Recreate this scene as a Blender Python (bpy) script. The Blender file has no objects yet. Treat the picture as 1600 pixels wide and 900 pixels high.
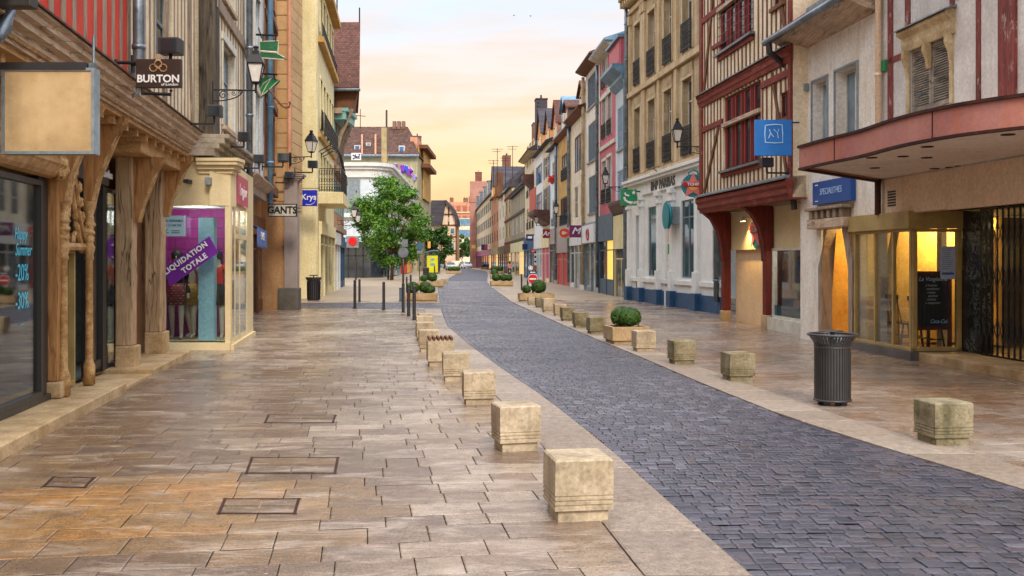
SKY_TOP = 2.5; SKY_GAIN = 1.0; SUN_EL = 40; SUN_AZ = 166; SUN_E = 2.3; EXPO = 0.0
import bpy, math, random
from mathutils import Vector, Matrix
R = random.Random(11)
scene = bpy.context.scene
col = scene.collection
PI = math.pi
FL, YH, CX, CH = 1550.0, 407.0, 800.0, 1.75      # lens in photo pixels, horizon row, centre column, eye height
LOC = {}

def G(px, py, z=0.0):
    Y = FL*(CH - z)/(py - YH)
    return Vector(((px - CX)/FL*Y, Y))

class Fr:
    """a vertical wall line in plan: A to B, outward normal to the right of it (side=1) or to the left (side=-1)"""
    def __init__(s, A, B, side=1):
        s.A = Vector(A); d = Vector(B) - s.A; s.L = d.length; s.u = d/s.L
        s.n = Vector((s.u.y, -s.u.x))*side
    def at(s, a, d, z):
        p = s.A + s.u*a + s.n*d
        return (p.x, p.y, z)
    def s(s, px, d=0.0):
        k = (px - CX)/FL; P = s.A + s.n*d
        return (k*P.y - P.x)/(s.u.x - k*s.u.y)
    def sz(s, px, py, d=0.0):
        a = s.s(px, d); Y = s.A.y + s.n.y*d + s.u.y*a
        return a, CH + (YH - py)/FL*Y
    def op(s, px0, px1, py_top, py_bot, d=0.0):
        """opening from pixel columns px0, px1 and the top / bottom rows read at px0"""
        a0, zt = s.sz(px0, py_top, d); _, zb = s.sz(px0, py_bot, d); a1 = s.s(px1, d)
        return (min(a0, a1), max(a0, a1), zb, zt)

WORLD = Fr((0, 0), (1, 0), -1)       # a = X, d = Y, z = Z

class MB:
    def __init__(s):
        s.v = []; s.f = []; s.tone = None
    def add(s, vs, fs):
        o = len(s.v); s.v += [tuple(v) for v in vs]; s.f += [tuple(i + o for i in f) for f in fs]
    def quad(s, a, b, c, d):
        s.add([a, b, c, d], [(0, 1, 2, 3)])
    def box(s, F, a0, a1, d0, d1, z0, z1):
        P = [F.at(a, d, z) for z in (z0, z1) for d in (d0, d1) for a in (a0, a1)]
        s.add(P, [(0, 1, 3, 2), (4, 6, 7, 5), (0, 4, 5, 1), (2, 3, 7, 6), (0, 2, 6, 4), (1, 5, 7, 3)])
        return s
    def xbox(s, x0, x1, y0, y1, z0, z1):
        return s.box(WORLD, x0, x1, y0, y1, z0, z1)
    def prism(s, F, poly, d0, d1):
        """polygon in (a, z) given thickness along d"""
        n = len(poly)
        s.add([F.at(a, d0, z) for a, z in poly] + [F.at(a, d1, z) for a, z in poly],
              [tuple(range(n)), tuple(range(2*n - 1, n - 1, -1))] + [(i, (i + 1) % n, n + (i + 1) % n, n + i) for i in range(n)])
        return s
    def dprism(s, F, poly, a0, a1):
        """polygon in (d, z) extruded along a"""
        n = len(poly)
        s.add([F.at(a0, d, z) for d, z in poly] + [F.at(a1, d, z) for d, z in poly],
              [tuple(range(n)), tuple(range(2*n - 1, n - 1, -1))] + [(i, (i + 1) % n, n + (i + 1) % n, n + i) for i in range(n)])
        return s
    def beam(s, F, p, q, w, d0, d1):
        """a straight timber on the wall from p to q, both (a, z)"""
        p = Vector(p); q = Vector(q); t = (q - p).normalized(); m = Vector((-t.y, t.x))*w/2
        return s.prism(F, [p + m, q + m, q - m, p - m], d0, d1)
    def tube(s, pts, r, n=8, r2=None):
        pts = [Vector(p) for p in pts]; o = len(s.v); m = len(pts)
        for i, p in enumerate(pts):
            t = (pts[min(i + 1, m - 1)] - pts[max(i - 1, 0)])
            if t.length < 1e-9: t = Vector((0, 0, 1))
            t.normalize()
            ref = Vector((0, 0, 1)) if abs(t.z) < .9 else Vector((1, 0, 0))
            a = t.cross(ref).normalized(); b = t.cross(a)
            rr = r if r2 is None else r + (r2 - r)*i/max(1, m - 1)
            for k in range(n):
                an = 2*PI*k/n
                s.v.append(tuple(p + a*math.cos(an)*rr + b*math.sin(an)*rr))
        for i in range(m - 1):
            for k in range(n):
                s.f.append((o + i*n + k, o + i*n + (k + 1) % n, o + (i + 1)*n + (k + 1) % n, o + (i + 1)*n + k))
        s.f.append(tuple(o + k for k in range(n))[::-1]); s.f.append(tuple(o + (m - 1)*n + k for k in range(n)))
        return s
    def lathe(s, prof, c=(0, 0, 0), n=20, rot=0.0):
        o = len(s.v); m = len(prof)
        for r, z in prof:
            for k in range(n):
                an = 2*PI*k/n + rot
                s.v.append((c[0] + r*math.cos(an), c[1] + r*math.sin(an), c[2] + z))
        for i in range(m - 1):
            for k in range(n):
                s.f.append((o + i*n + k, o + i*n + (k + 1) % n, o + (i + 1)*n + (k + 1) % n, o + (i + 1)*n + k))
        if prof[0][0] > 1e-4: s.f.append(tuple(o + k for k in range(n))[::-1])
        if prof[-1][0] > 1e-4: s.f.append(tuple(o + (m - 1)*n + k for k in range(n)))
        return s
    def ball(s, c, rx, ry=None, rz=None, n=14, m=9, lump=0.0):
        ry = ry or rx; rz = rz or rx; o = len(s.v)
        for i in range(m + 1):
            th = PI*i/m
            for k in range(n):
                ph = 2*PI*k/n; q = 1 + lump*(R.random() - .5)
                s.v.append((c[0] + rx*q*math.sin(th)*math.cos(ph), c[1] + ry*q*math.sin(th)*math.sin(ph), c[2] - rz*q*math.cos(th)))
        for i in range(m):
            for k in range(n):
                s.f.append((o + i*n + k, o + i*n + (k + 1) % n, o + (i + 1)*n + (k + 1) % n, o + (i + 1)*n + k))
        return s
    def build(s, name, mat, parent=None, smooth=False, bevel=0.0, seg=2):
        L = LOC.get(parent.name, Vector((0, 0, 0))) if parent else Vector((0, 0, 0))
        me = bpy.data.meshes.new(name)
        me.from_pydata([(x - L.x, y - L.y, z - L.z) for x, y, z in s.v], [], s.f)
        me.validate(); me.update()
        if smooth:
            me.polygons.foreach_set('use_smooth', [True]*len(me.polygons))
        if s.tone is not None:
            at = me.attributes.new('tone', 'FLOAT', 'FACE')
            at.data.foreach_set('value', s.tone)
        o = bpy.data.objects.new(name, me); col.objects.link(o)
        if mat is not None: me.materials.append(mat)
        LOC[o.name] = L
        if parent: o.parent = parent
        if bevel:
            b = o.modifiers.new('edge', 'BEVEL'); b.width = bevel; b.segments = seg; b.limit_method = 'ANGLE'; b.angle_limit = math.radians(40)
        return o

def tag(o, label=None, cat=None, group=None, kind=None):
    if label: o['label'] = label
    if cat: o['category'] = cat
    if group: o['group'] = group
    if kind: o['kind'] = kind
    return o

def thing(name, label, cat, loc=(0, 0, 0), group=None):
    o = bpy.data.objects.new(name, None); col.objects.link(o)
    o.location = loc; o.empty_display_size = .2
    LOC[o.name] = Vector(loc)
    return tag(o, label, cat, group)

def copy_tree(o, loc=None, rz=None, scale=None, label=None, parent=None):
    c = o.copy(); col.objects.link(c)
    LOC[c.name] = LOC.get(o.name, Vector((0, 0, 0)))
    if parent: c.parent = parent
    if loc is not None: c.location = loc
    if rz is not None: c.rotation_euler = (0, 0, rz)
    if scale is not None: c.scale = (scale,)*3 if not hasattr(scale, '__len__') else scale
    if label: c['label'] = label
    for ch in list(o.children): copy_tree(ch, parent=c)
    return c

def text(s, size, pos, U, N, mat, parent, name='lettering', ext=.004, align='CENTER', shear=0.0, sx=1.0, sp=1.0, off=0.0, tilt=0.0):
    """raised lettering: pos = middle of the line, U = reading direction, N = facing"""
    cu = bpy.data.curves.new(name, 'FONT'); cu.body = s; cu.size = size; cu.extrude = ext
    cu.align_x = align; cu.align_y = 'CENTER'; cu.shear = shear; cu.space_character = sp; cu.offset = off; cu.resolution_u = 3
    cu.materials.append(mat)
    o = bpy.data.objects.new(name, cu); col.objects.link(o)
    U = Vector(U).normalized(); N = Vector(N).normalized(); V = N.cross(U).normalized()
    if tilt:
        U, V = U*math.cos(tilt) + V*math.sin(tilt), V*math.cos(tilt) - U*math.sin(tilt)
    L = LOC.get(parent.name, Vector((0, 0, 0)))
    p = Vector(pos) - L
    M = Matrix(((U.x*sx, V.x, N.x, p.x), (U.y*sx, V.y, N.y, p.y), (U.z*sx, V.z, N.z, p.z), (0, 0, 0, 1)))
    o.parent = parent; o.matrix_basis = M
    return o

# ------------------------------------------------------------------ materials
def lin(h):
    v = [int(h[i:i + 2], 16)/255 for i in (0, 2, 4)]
    return tuple((x/12.92 if x <= .04045 else ((x + .055)/1.055)**2.4) for x in v)

class NT:
    def __init__(s, tree): s.t = tree
    def n(s, typ, **kw):
        nd = s.t.nodes.new(typ)
        for k, v in kw.items():
            if k in nd.inputs.keys() if not k.startswith('_') else False:
                s.set(nd.inputs[k], v)
            else: setattr(nd, k.lstrip('_'), v)
        return nd
    def set(s, sock, v):
        if isinstance(v, bpy.types.NodeSocket): s.t.links.new(v, sock)
        elif isinstance(v, (tuple, list)) and sock.type == 'RGBA' and len(v) == 3: sock.default_value = (*v, 1)
        else: sock.default_value = v
    def link(s, a, b): s.t.links.new(a, b)
    def math(s, op, a, b=0.0, c=0.0, clamp=False):
        nd = s.t.nodes.new('ShaderNodeMath'); nd.operation = op; nd.use_clamp = clamp
        s.set(nd.inputs[0], a); s.set(nd.inputs[1], b); s.set(nd.inputs[2], c)
        return nd.outputs[0]
    def mix(s, f, a, b, blend='MIX'):
        nd = s.t.nodes.new('ShaderNodeMix'); nd.data_type = 'RGBA'; nd.blend_type = blend
        s.set(nd.inputs[0], f); s.set(nd.inputs[6], a); s.set(nd.inputs[7], b)
        return nd.outputs[2]
    def ramp(s, x, lo, hi, a=0.0, b=1.0):
        nd = s.t.nodes.new('ShaderNodeMapRange'); nd.clamp = True
        s.set(nd.inputs[0], x); s.set(nd.inputs[1], lo); s.set(nd.inputs[2], hi); s.set(nd.inputs[3], a); s.set(nd.inputs[4], b)
        return nd.outputs[0]
    def noise(s, vec, scale, detail=4.0, rough=.55, dist=0.0):
        nd = s.t.nodes.new('ShaderNodeTexNoise')
        s.set(nd.inputs['Vector'], vec); nd.inputs['Scale'].default_value = scale
        nd.inputs['Detail'].default_value = detail; nd.inputs['Roughness'].default_value = rough; nd.inputs['Distortion'].default_value = dist
        return nd.outputs[0]
    def vmul(s, vec, xyz):
        nd = s.t.nodes.new('ShaderNodeVectorMath'); nd.operation = 'MULTIPLY'; s.set(nd.inputs[0], vec); nd.inputs[1].default_value = xyz
        return nd.outputs[0]
    def coords(s, rand=True):
        tc = s.t.nodes.new('ShaderNodeTexCoord')
        if not rand: return tc.outputs['Object']
        oi = s.t.nodes.new('ShaderNodeObjectInfo')
        nd = s.t.nodes.new('ShaderNodeVectorMath'); nd.operation = 'MULTIPLY_ADD'
        cx = s.t.nodes.new('ShaderNodeCombineXYZ')
        for i in range(3): s.link(oi.outputs['Random'], cx.inputs[i])
        s.link(cx.outputs[0], nd.inputs[0]); nd.inputs[1].default_value = (31.7, 17.3, 23.9); s.link(tc.outputs['Object'], nd.inputs[2])
        return nd.outputs[0]

def new_mat(name):
    m = bpy.data.materials.new(name); m.use_nodes = True
    t = m.node_tree; t.nodes.clear()
    return m, NT(t)

def finish(k, colr, rough=.7, metal=0.0, spec=.5, bump=None, bstr=.2, bdist=.02, emit=None, estr=0.0, extra=None):
    b = k.n('ShaderNodeBsdfPrincipled')
    k.set(b.inputs['Base Color'], colr); k.set(b.inputs['Roughness'], rough); k.set(b.inputs['Metallic'], metal)
    k.set(b.inputs['Specular IOR Level'], spec)
    if bump is not None:
        bn = k.n('ShaderNodeBump'); bn.inputs['Strength'].default_value = bstr; bn.inputs['Distance'].default_value = bdist
        k.set(bn.inputs['Height'], bump); k.link(bn.outputs[0], b.inputs['Normal'])
    if emit is not None:
        k.set(b.inputs['Emission Color'], emit); b.inputs['Emission Strength'].default_value = estr
    o = k.n('ShaderNodeOutputMaterial'); k.link(b.outputs[0], o.inputs[0])
    return b

def mul(c, f): return tuple(x*f for x in c)

def surf(name, c, c2=None, rough=.75, scale=1.2, fine=18.0, var=.22, bump=.25, bdist=.01, streak=0.0, streak_col=(.05, .04, .03), metal=0.0, spec=.4, grain=None, blotch=0.0, blotch_col=(.06, .05, .04), rvar=.12):
    """plaster, paint, stone, wood: two tones in patches, fine mottling, rain streaks, stains, bump"""
    m, k = new_mat(name); v = k.coords()
    if c2 is None: c2 = mul(c, .72)
    big = k.ramp(k.noise(v, scale, 5, .6), .36, .64)
    x = k.mix(big, c, c2)
    gv = v if grain is None else k.vmul(v, grain)
    fn = k.noise(gv, fine, 6, .65)
    x = k.mix(k.ramp(fn, .3, .7, 0, 1), k.mix(1.0, x, (1 - var,)*3, 'MULTIPLY'), k.mix(1.0, x, (1 + var*.6,)*3, 'MULTIPLY'))
    if streak:
        sn = k.ramp(k.noise(k.vmul(v, (2.2, 2.2, .3)), 1.3, 6, .65, .5), .5, .8, 0, streak)
        x = k.mix(sn, x, streak_col)
    if blotch:
        bn = k.ramp(k.noise(v, scale*2.6, 8, .7, .4), .56, .70, 0, blotch)
        x = k.mix(bn, x, blotch_col)
    rg = k.ramp(fn, .2, .8, max(0, rough - rvar), min(1, rough + rvar))
    finish(k, x, rg, metal, spec, bump=fn, bstr=bump, bdist=bdist)
    return m

def wood(name, c, c2=None, axis='z', rough=.72, crack=.5, var=.3, peel=None):
    g = {'z': (1, 1, .09), 'y': (1, .09, 1), 'x': (.09, 1, 1)}[axis]
    m, k = new_mat(name); v = k.coords()
    if c2 is None: c2 = mul(c, .55)
    gr = k.noise(k.vmul(v, g), 26, 6, .65, .3)
    x = k.mix(k.ramp(gr, .3, .68), c2, c)
    x = k.mix(k.ramp(k.noise(v, 1.6, 4), .4, .68, 0, var*1.4), x, mul(c2, .7))
    cr = k.ramp(k.math('ABSOLUTE', k.math('SUBTRACT', k.noise(k.vmul(v, tuple(.6*q for q in g)), 8, 3, .5, .4), .5)), 0, .016, crack, 0)
    x = k.mix(cr, x, mul(c2, .12))
    if peel: x = k.mix(k.ramp(k.noise(k.vmul(v, tuple(.3 + .7*q for q in g)), 7, 8, .75, .5), .57, .63, 0, .75), x, peel)
    finish(k, x, k.ramp(gr, .2, .8, rough - .12, rough + .12), 0, .35, bump=gr, bstr=.55, bdist=.012)
    return m

def plain(name, c, rough=.5, metal=0.0, spec=.5, emit=0.0, var=.12):
    m, k = new_mat(name); v = k.coords()
    n = k.noise(v, 7, 5, .6)
    x = k.mix(k.ramp(n, .3, .7), mul(c, 1 - var), mul(c, 1 + var*.5))
    finish(k, x, k.ramp(n, .2, .8, max(.02, rough - .08), min(1, rough + .1)), metal, spec, emit=c if emit else None, estr=emit)
    return m

def bricks(name, c, c2, mortar, w, h, axis='yz', ms=.012, rough=.8, var=.2, bump=.4, offs=.5, soot=.0):
    m, k = new_mat(name); tc = k.n('ShaderNodeTexCoord'); sp = k.n('ShaderNodeSeparateXYZ'); k.link(tc.outputs['Object'], sp.inputs[0])
    cx = k.n('ShaderNodeCombineXYZ'); ax = {'x': 0, 'y': 1, 'z': 2}
    k.link(sp.outputs[ax[axis[0]]], cx.inputs[0]); k.link(sp.outputs[ax[axis[1]]], cx.inputs[1])
    b = k.n('ShaderNodeTexBrick'); b.offset = offs
    k.link(cx.outputs[0], b.inputs['Vector'])
    for nm, val in (('Color1', c), ('Color2', c2), ('Mortar', mortar)): k.set(b.inputs[nm], val)
    b.inputs['Scale'].default_value = 1; b.inputs['Mortar Size'].default_value = ms; b.inputs['Brick Width'].default_value = w; b.inputs['Row Height'].default_value = h
    b.inputs['Bias'].default_value = 0.0
    v = tc.outputs['Object']
    f = k.noise(v, 9, 6, .65)
    x = k.mix(k.ramp(f, .3, .7), k.mix(1.0, b.outputs[0], (1 - var,)*3, 'MULTIPLY'), b.outputs[0])
    x = k.mix(k.ramp(k.noise(v, .55, 5, .6), .42, .72, 0, .55), x, mul(c2, .5))
    if soot:
        x = k.mix(k.ramp(k.noise(k.vmul(v, (2.5, 2.5, .25)), 1.4, 5, .6), .5, .75, 0, soot), x, mul(c2, .18))
    hgt = k.math('SUBTRACT', k.math('MULTIPLY', f, .3), b.outputs['Fac'])
    finish(k, x, rough, 0, .35, bump=hgt, bstr=bump, bdist=.02)
    return m

def window_glass(name, tint=(.02, .026, .032), rough=.06):
    m, k = new_mat(name); v = k.coords()
    n = k.ramp(k.noise(v, .8, 3), .35, .65)
    x = k.mix(n, mul(tint, .45), mul(tint, 1.7))
    finish(k, x, rough, 0, .75, bump=k.noise(v, 1.1, 2), bstr=.05, bdist=.05)
    return m

def clear_glass(name, tint=(.82, .88, .9), refl=.9):
    m, k = new_mat(name)
    tr = k.n('ShaderNodeBsdfTransparent'); k.set(tr.inputs[0], tint)
    gl = k.n('ShaderNodeBsdfGlossy'); gl.inputs['Roughness'].default_value = .03; k.set(gl.inputs[0], (refl,)*3)
    fr = k.n('ShaderNodeLayerWeight'); fr.inputs[0].default_value = .5
    mx = k.n('ShaderNodeMixShader'); k.link(k.math('MULTIPLY_ADD', k.math('POWER', fr.outputs['Facing'], 3.5), .7, .05, clamp=True), mx.inputs[0])
    k.link(tr.outputs[0], mx.inputs[1]); k.link(gl.outputs[0], mx.inputs[2])
    o = k.n('ShaderNodeOutputMaterial'); k.link(mx.outputs[0], o.inputs[0])
    return m

def tone_mat(name, cols, rough, fine, bump, spec=.5, stain=0.0, stain_col=(.04, .035, .03), pits=0.0, rvar=.15, bs=22, gum=False, wear=0.0, wear_col=(.5, .45, .4)):
    """ground stones: each stone picks its colour by its own tone value"""
    m, k = new_mat(name); v = k.coords(False)
    a = k.n('ShaderNodeAttribute'); a.attribute_name = 'tone'
    r = k.n('ShaderNodeValToRGB'); k.link(a.outputs['Fac'], r.inputs[0])
    e = r.color_ramp.elements
    while len(e) < len(cols): e.new(.5)
    for i, c in enumerate(cols): e[i].position = i/(len(cols) - 1); e[i].color = (*c, 1)
    f = k.noise(v, fine, 8, .7)
    x = k.mix(k.ramp(f, .28, .72), k.mix(1.0, r.outputs[0], (.56,)*3, 'MULTIPLY'), k.mix(1.0, r.outputs[0], (1.28,)*3, 'MULTIPLY'))
    x = k.mix(k.ramp(k.noise(v, fine*7, 5, .8), .38, .5, .75, 0), x, mul(stain_col, .45))
    x = k.mix(k.ramp(k.noise(v, fine*14, 3, .8), .58, .68, 0, .5), x, mul(cols[-1], 1.25))
    def spots(sc, r0, r1, f):
        vo = k.n('ShaderNodeTexVoronoi'); k.link(v, vo.inputs['Vector']); vo.inputs['Scale'].default_value = sc
        return k.math('MULTIPLY', k.ramp(vo.outputs['Distance'], r0, r1, f, 0), k.ramp(k.noise(v, .5, 3), .45, .6))
    if gum: x = k.mix(spots(2.6, .045, .065, .75), x, mul(stain_col, .35)); x = k.mix(spots(1.1, .06, .16, .55), x, mul(stain_col, .7)); x = k.mix(spots(3.7, .03, .05, .6), x, mul(cols[-1], 1.2))
    if stain:
        x = k.mix(k.ramp(k.noise(v, .45, 6, .62, .3), .5, .72, 0, stain), x, stain_col)
        x = k.mix(k.ramp(k.noise(k.vmul(v, (1, 2.2, 1)), 2.3, 7, .7, .6), .58, .72, 0, stain), x, stain_col)
    if wear:
        wn = k.noise(k.vmul(v, (.8, 2.4, 1)), 1.7, 8, .72, .8)
        x = k.mix(k.ramp(wn, .50, .70, 0, wear), x, wear_col)
        x = k.mix(k.ramp(k.noise(k.vmul(v, (.7, 3.2, 1)), 3.4, 8, .75, 1.2), .56, .74, 0, wear), x, stain_col)
    if pits:
        x = k.mix(k.ramp(k.noise(v, 16, 6, .75), .62, .68, 0, pits), x, mul(stain_col, .6))
    rg = k.ramp(k.noise(v, .8, 5, .6), .3, .7, rough - rvar, rough + rvar)
    finish(k, x, rg, 0, spec, bump=k.noise(v, bs, 7, .7), bstr=bump, bdist=.012)
    return m
# ------------------------------------------------------------------ palette
M = {}
M['oak'] = wood('oak', lin('c4945e'), lin('936236'))
M['oak_y'] = wood('oak_y', lin('d2aa78'), lin('a07848'), axis='y')
M['oak_old'] = wood('oak_old', lin('c8ab86'), lin('94785a'), crack=.9)
M['timber_grey'] = wood('timber_grey', lin('b4a08a'), lin('7a6855'), crack=.6)
M['timber_grey_y'] = wood('timber_grey_y', lin('d6bea4'), lin('a08468'), axis='y', crack=.7)
M['timber_black'] = wood('timber_black', lin('6a5f50'), lin('2c2620'), crack=.9)
M['timber_brown'] = wood('timber_brown', lin('8a5b3c'), lin('54301f'))
M['timber_red'] = wood('timber_red', lin('84301f'), lin('501a14'), crack=.35, peel=lin('6a4034'))
M['timber_red_y'] = wood('timber_red_y', lin('984436'), lin('642a22'), axis='y', crack=.4, peel=lin('a0685a'))
M['timber_maroon'] = wood('timber_maroon', lin('8c443c'), lin('5a2420'), crack=.6, peel=lin('a8948c'))
M['plaster_red'] = surf('plaster_red', lin('d8402c'), lin('c03020'), scale=2, streak=.35, streak_col=lin('8a2018'))
M['plaster_cream'] = surf('plaster_cream', lin('f0dfc2'), lin('dfc8a4'), scale=2, streak=.35, streak_col=lin('8f7350'))
M['plaster_pale'] = surf('plaster_pale', lin('ebe0ca'), lin('d8c6a8'), scale=1.6, streak=.4, streak_col=lin('8d7a60'))
M['plaster_white'] = surf('plaster_white', lin('f0eae0'), lin('dfd2be'), scale=.9, streak=.45, streak_col=lin('8d7253'), blotch=.35, blotch_col=lin('a98a66'))
M['plaster_grey'] = surf('plaster_grey', lin('cfc8c0'), lin('b3aaa2'), scale=.8, streak=.4, streak_col=lin('7e7670'), blotch=.3, blotch_col=lin('908880'))
M['plaster_peach'] = surf('plaster_peach', lin('efd6ba'), lin('e2c2a0'), scale=.7, streak=.35, streak_col=lin('8d6a48'))
M['plaster_orange'] = surf('plaster_orange', lin('dc9f62'), lin('c98a4c'), scale=1.2, streak=.35, streak_col=lin('8a5a30'))
M['plaster_yellow'] = surf('plaster_yellow', lin('e8dcb0'), lin('d8c894'), scale=.8, streak=.4, streak_col=lin('97855a'))
M['plaster_ochre'] = surf('plaster_ochre', lin('c9a05a'), lin('b08745'), scale=1, streak=.5, streak_col=lin('70542e'))
M['plaster_pink'] = surf('plaster_pink', lin('d0707e'), lin('bc606c'), scale=1.2, streak=.3, streak_col=lin('8a3c48'))
M['plaster_blue'] = surf('plaster_blue', lin('dce4ea'), lin('c6d0d8'), scale=1, streak=.4, streak_col=lin('7c8890'))
M['plaster_salmon'] = surf('plaster_salmon', lin('d49a7c'), lin('bf8262'), scale=1.2, streak=.4, streak_col=lin('7e5440'))
M['plaster_beige'] = surf('plaster_beige', lin('decdb0'), lin('c6b290'), scale=1, streak=.5, streak_col=lin('7d6a4c'))
M['brick_red'] = bricks('brick_red', lin('9c5a48'), lin('7c4034'), lin('8a7a6c'), .22, .07, soot=.4)
M['tan_blocks'] = bricks('tan_blocks', lin('d4b080'), lin('c49c68'), lin('8f6a3c'), 2.4, .52, axis='xz', ms=.02, bump=.6)
M['yellow_tiles'] = bricks('yellow_tiles', lin('e6deb8'), lin('dcd2a8'), lin('b4a478'), .8, .8, axis='xz', ms=.008, offs=0, soot=.35, var=.1)
M['tan_render'] = surf('tan_render', lin('c79c70'), lin('b48458'), scale=.8, streak=.5, streak_col=lin('86603c'))
M['ashlar'] = bricks('ashlar', lin('d4bd98'), lin('c0a680'), lin('a08866'), .9, .36, ms=.006, soot=.6, var=.22, bump=.3)
M['stone'] = surf('stone', lin('c9b48e'), lin('a88e66'), scale=2, var=.3, streak=.5, streak_col=lin('5c4c34'), blotch=.4, blotch_col=lin('6b5a40'), bump=.4)
M['stone_warm'] = surf('stone_warm', lin('d6bf9a'), lin('c0a57c'), scale=1.2, var=.25, streak=.55, streak_col=lin('6b5030'))
M['cube_stone'] = surf('cube_stone', lin('cab79a'), lin('a8957a'), scale=3.2, fine=30, var=.34, streak=.55, streak_col=lin('5d5032'), blotch=.6, blotch_col=lin('5c5040'), bump=.25, rough=.8)
M['cube_mossy'] = surf('cube_mossy', lin('9c9074'), lin('746848'), scale=4, fine=30, var=.4, streak=.85, streak_col=lin('34351c'), blotch=.85, blotch_col=lin('3f4020'), bump=.6, rough=.85)
M['trough_stone'] = surf('trough_stone', lin('c8ac84'), lin('a5865c'), scale=2.5, fine=28, var=.3, streak=.4, streak_col=lin('4d4230'), blotch=.4, blotch_col=lin('5a4c36'), bump=.5)
M['cornice_grey'] = surf('cornice_grey', lin('b0a494'), lin('8a7e6e'), scale=3, streak=.4, streak_col=lin('4a4238'), bump=.3)
M['soil'] = surf('soil', (.045, .03, .02), fine=40, bump=.8)
M['roof_brown'] = bricks('roof_brown', lin('7e5244'), lin('5c3a30'), lin('4a2a22'), .2, .14, axis='xz', ms=.012, var=.35, bump=.8)
M['roof_tile'] = bricks('roof_tile', lin('7e5240'), lin('5c3a2e'), lin('3c2820'), .22, .16, axis='yz', ms=.014, var=.35, bump=.8)
M['roof_mottled'] = bricks('roof_mottled', lin('7c5644'), lin('54362a'), lin('3a241c'), .5, .3, axis='xz', ms=.03, var=.4, bump=.5)
M['roof_slate'] = bricks('roof_slate', lin('5a545a'), lin('46424a'), lin('302c32'), .3, .2, axis='yz', ms=.01, var=.3)
M['zinc_blue'] = surf('zinc_blue', lin('7ea0b8'), lin('5c7f9a'), scale=1.5, rough=.45, metal=.3, streak=.3, streak_col=lin('3e5464'))
M['zinc'] = surf('zinc', lin('8e99a2'), lin('6a747c'), scale=3, rough=.38, metal=.7, streak=.3, streak_col=lin('3c3a38'), bump=.05)
M['iron'] = plain('iron', (.02, .02, .023), .45, .5)
M['iron_grey'] = plain('iron_grey', (.075, .07, .07), .42, .6)
M['dark_box'] = plain('dark_box', (.03, .028, .032), .5)
M['anthracite'] = plain('anthracite', (.035, .032, .03), .4)
M['white_paint'] = surf('white_paint', lin('e2e2de'), lin('d2d3d0'), scale=2, var=.08, rough=.5, streak=.25, streak_col=lin('8f8f88'), bump=.08)
M['white_wood'] = surf('white_wood', lin('dcd8cc'), lin('c4bcaa'), scale=3, var=.15, rough=.55, streak=.35, streak_col=lin('8a7f6c'), bump=.15)
M['blue_paint'] = surf('blue_paint', lin('30597e'), lin('284a6c'), scale=3, rough=.5, streak=.3, streak_col=lin('1c2c40'))
M['bank_white'] = surf('bank_white', lin('f0f0ec'), lin('e2e4e0'), scale=1.5, var=.1, rough=.6, streak=.3, streak_col=lin('98948a'), bump=.1)
M['shutter_blue'] = surf('shutter_blue', lin('8fa6ba'), lin('7890a6'), scale=3, rough=.55, streak=.4, streak_col=lin('4a5866'))
M['shutter_slate'] = surf('shutter_slate', lin('5a6e7e'), lin('485a6a'), scale=3, rough=.55, streak=.3, streak_col=lin('2c3844'))
M['shutter_teal'] = surf('shutter_teal', lin('8fc0bc'), lin('74a8a4'), scale=3, rough=.55, streak=.3, streak_col=lin('466a68'))
M['shutter_grey'] = wood('shutter_grey', lin('a89c8c'), lin('5c5046'), axis='y', crack=.9)
M['frame_brown'] = surf('frame_brown', lin('5c3a30'), lin('46281f'), scale=4, rough=.55)
M['frame_grey'] = surf('frame_grey', lin('8f9aa0'), lin('788288'), scale=4, rough=.5)
M['frame_red'] = wood('frame_red', lin('7e2820'), lin('4a1612'), crack=.3)
M['frame_dark'] = plain('frame_dark', (.02, .02, .022), .35)
M['khaki'] = surf('khaki', lin('b49a62'), lin('9a8250'), scale=2, var=.12, rough=.45, streak=.3, streak_col=lin('5c4a2c'), bump=.06)
M['shop_cream'] = surf('shop_cream', lin('e2d0a6'), lin('d2bd92'), scale=1, var=.1, rough=.6, streak=.3, streak_col=lin('9a8660'), bump=.1)
M['mauve_grey'] = surf('mauve_grey', lin('a2948e'), lin('92847e'), scale=1, var=.1, rough=.6, streak=.3, streak_col=lin('6a605c'))
M['glass'] = window_glass('glass')
M['glass_teal'] = window_glass('glass_teal', (.02, .07, .085))
M['glass_blue'] = window_glass('glass_blue', (.03, .10, .26))
M['glass_pale'] = window_glass('glass_pale', (.16, .22, .27), .12)
M['shop_glass'] = clear_glass('shop_glass')
M['dark_room'] = surf('dark_room', (.05, .045, .042), (.025, .022, .02), scale=1.5)
M['gold'] = surf('gold', lin('cba470'), lin('9c7444'), scale=8, fine=40, var=.4, rough=.5, bump=.6)
M['canopy_red'] = surf('canopy_red', lin('bc8276'), lin('ac6e64'), scale=1.1, var=.15, rough=.5, streak=.75, streak_col=lin('c06a3c'), blotch=.3, blotch_col=lin('5c241c'), bump=.15)
M['rust'] = surf('rust', lin('4a2418'), lin('2c1610'), scale=6, var=.4, rough=.85, bump=.5)
M['soffit'] = surf('soffit', lin('e6d6c8'), lin('d8c6b6'), scale=.8, streak=.0, blotch=.45, blotch_col=lin('8c7462'), rough=.85)
M['leaf'] = surf('leaf', (.17, .36, .030), (.030, .10, .012), scale=1.3, fine=3, var=.4, rough=.5, bump=0)
M['leaf_box'] = surf('leaf_box', (.065, .15, .016), (.035, .09, .012), scale=6, fine=12, var=.45, rough=.5, bump=0)
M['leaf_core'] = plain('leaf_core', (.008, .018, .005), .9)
M['bark'] = wood('bark', lin('6a4a36'), lin('38261c'), crack=.8)
M['white_sign'] = plain('white_sign', (.8, .8, .8), .45, var=.05)
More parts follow.
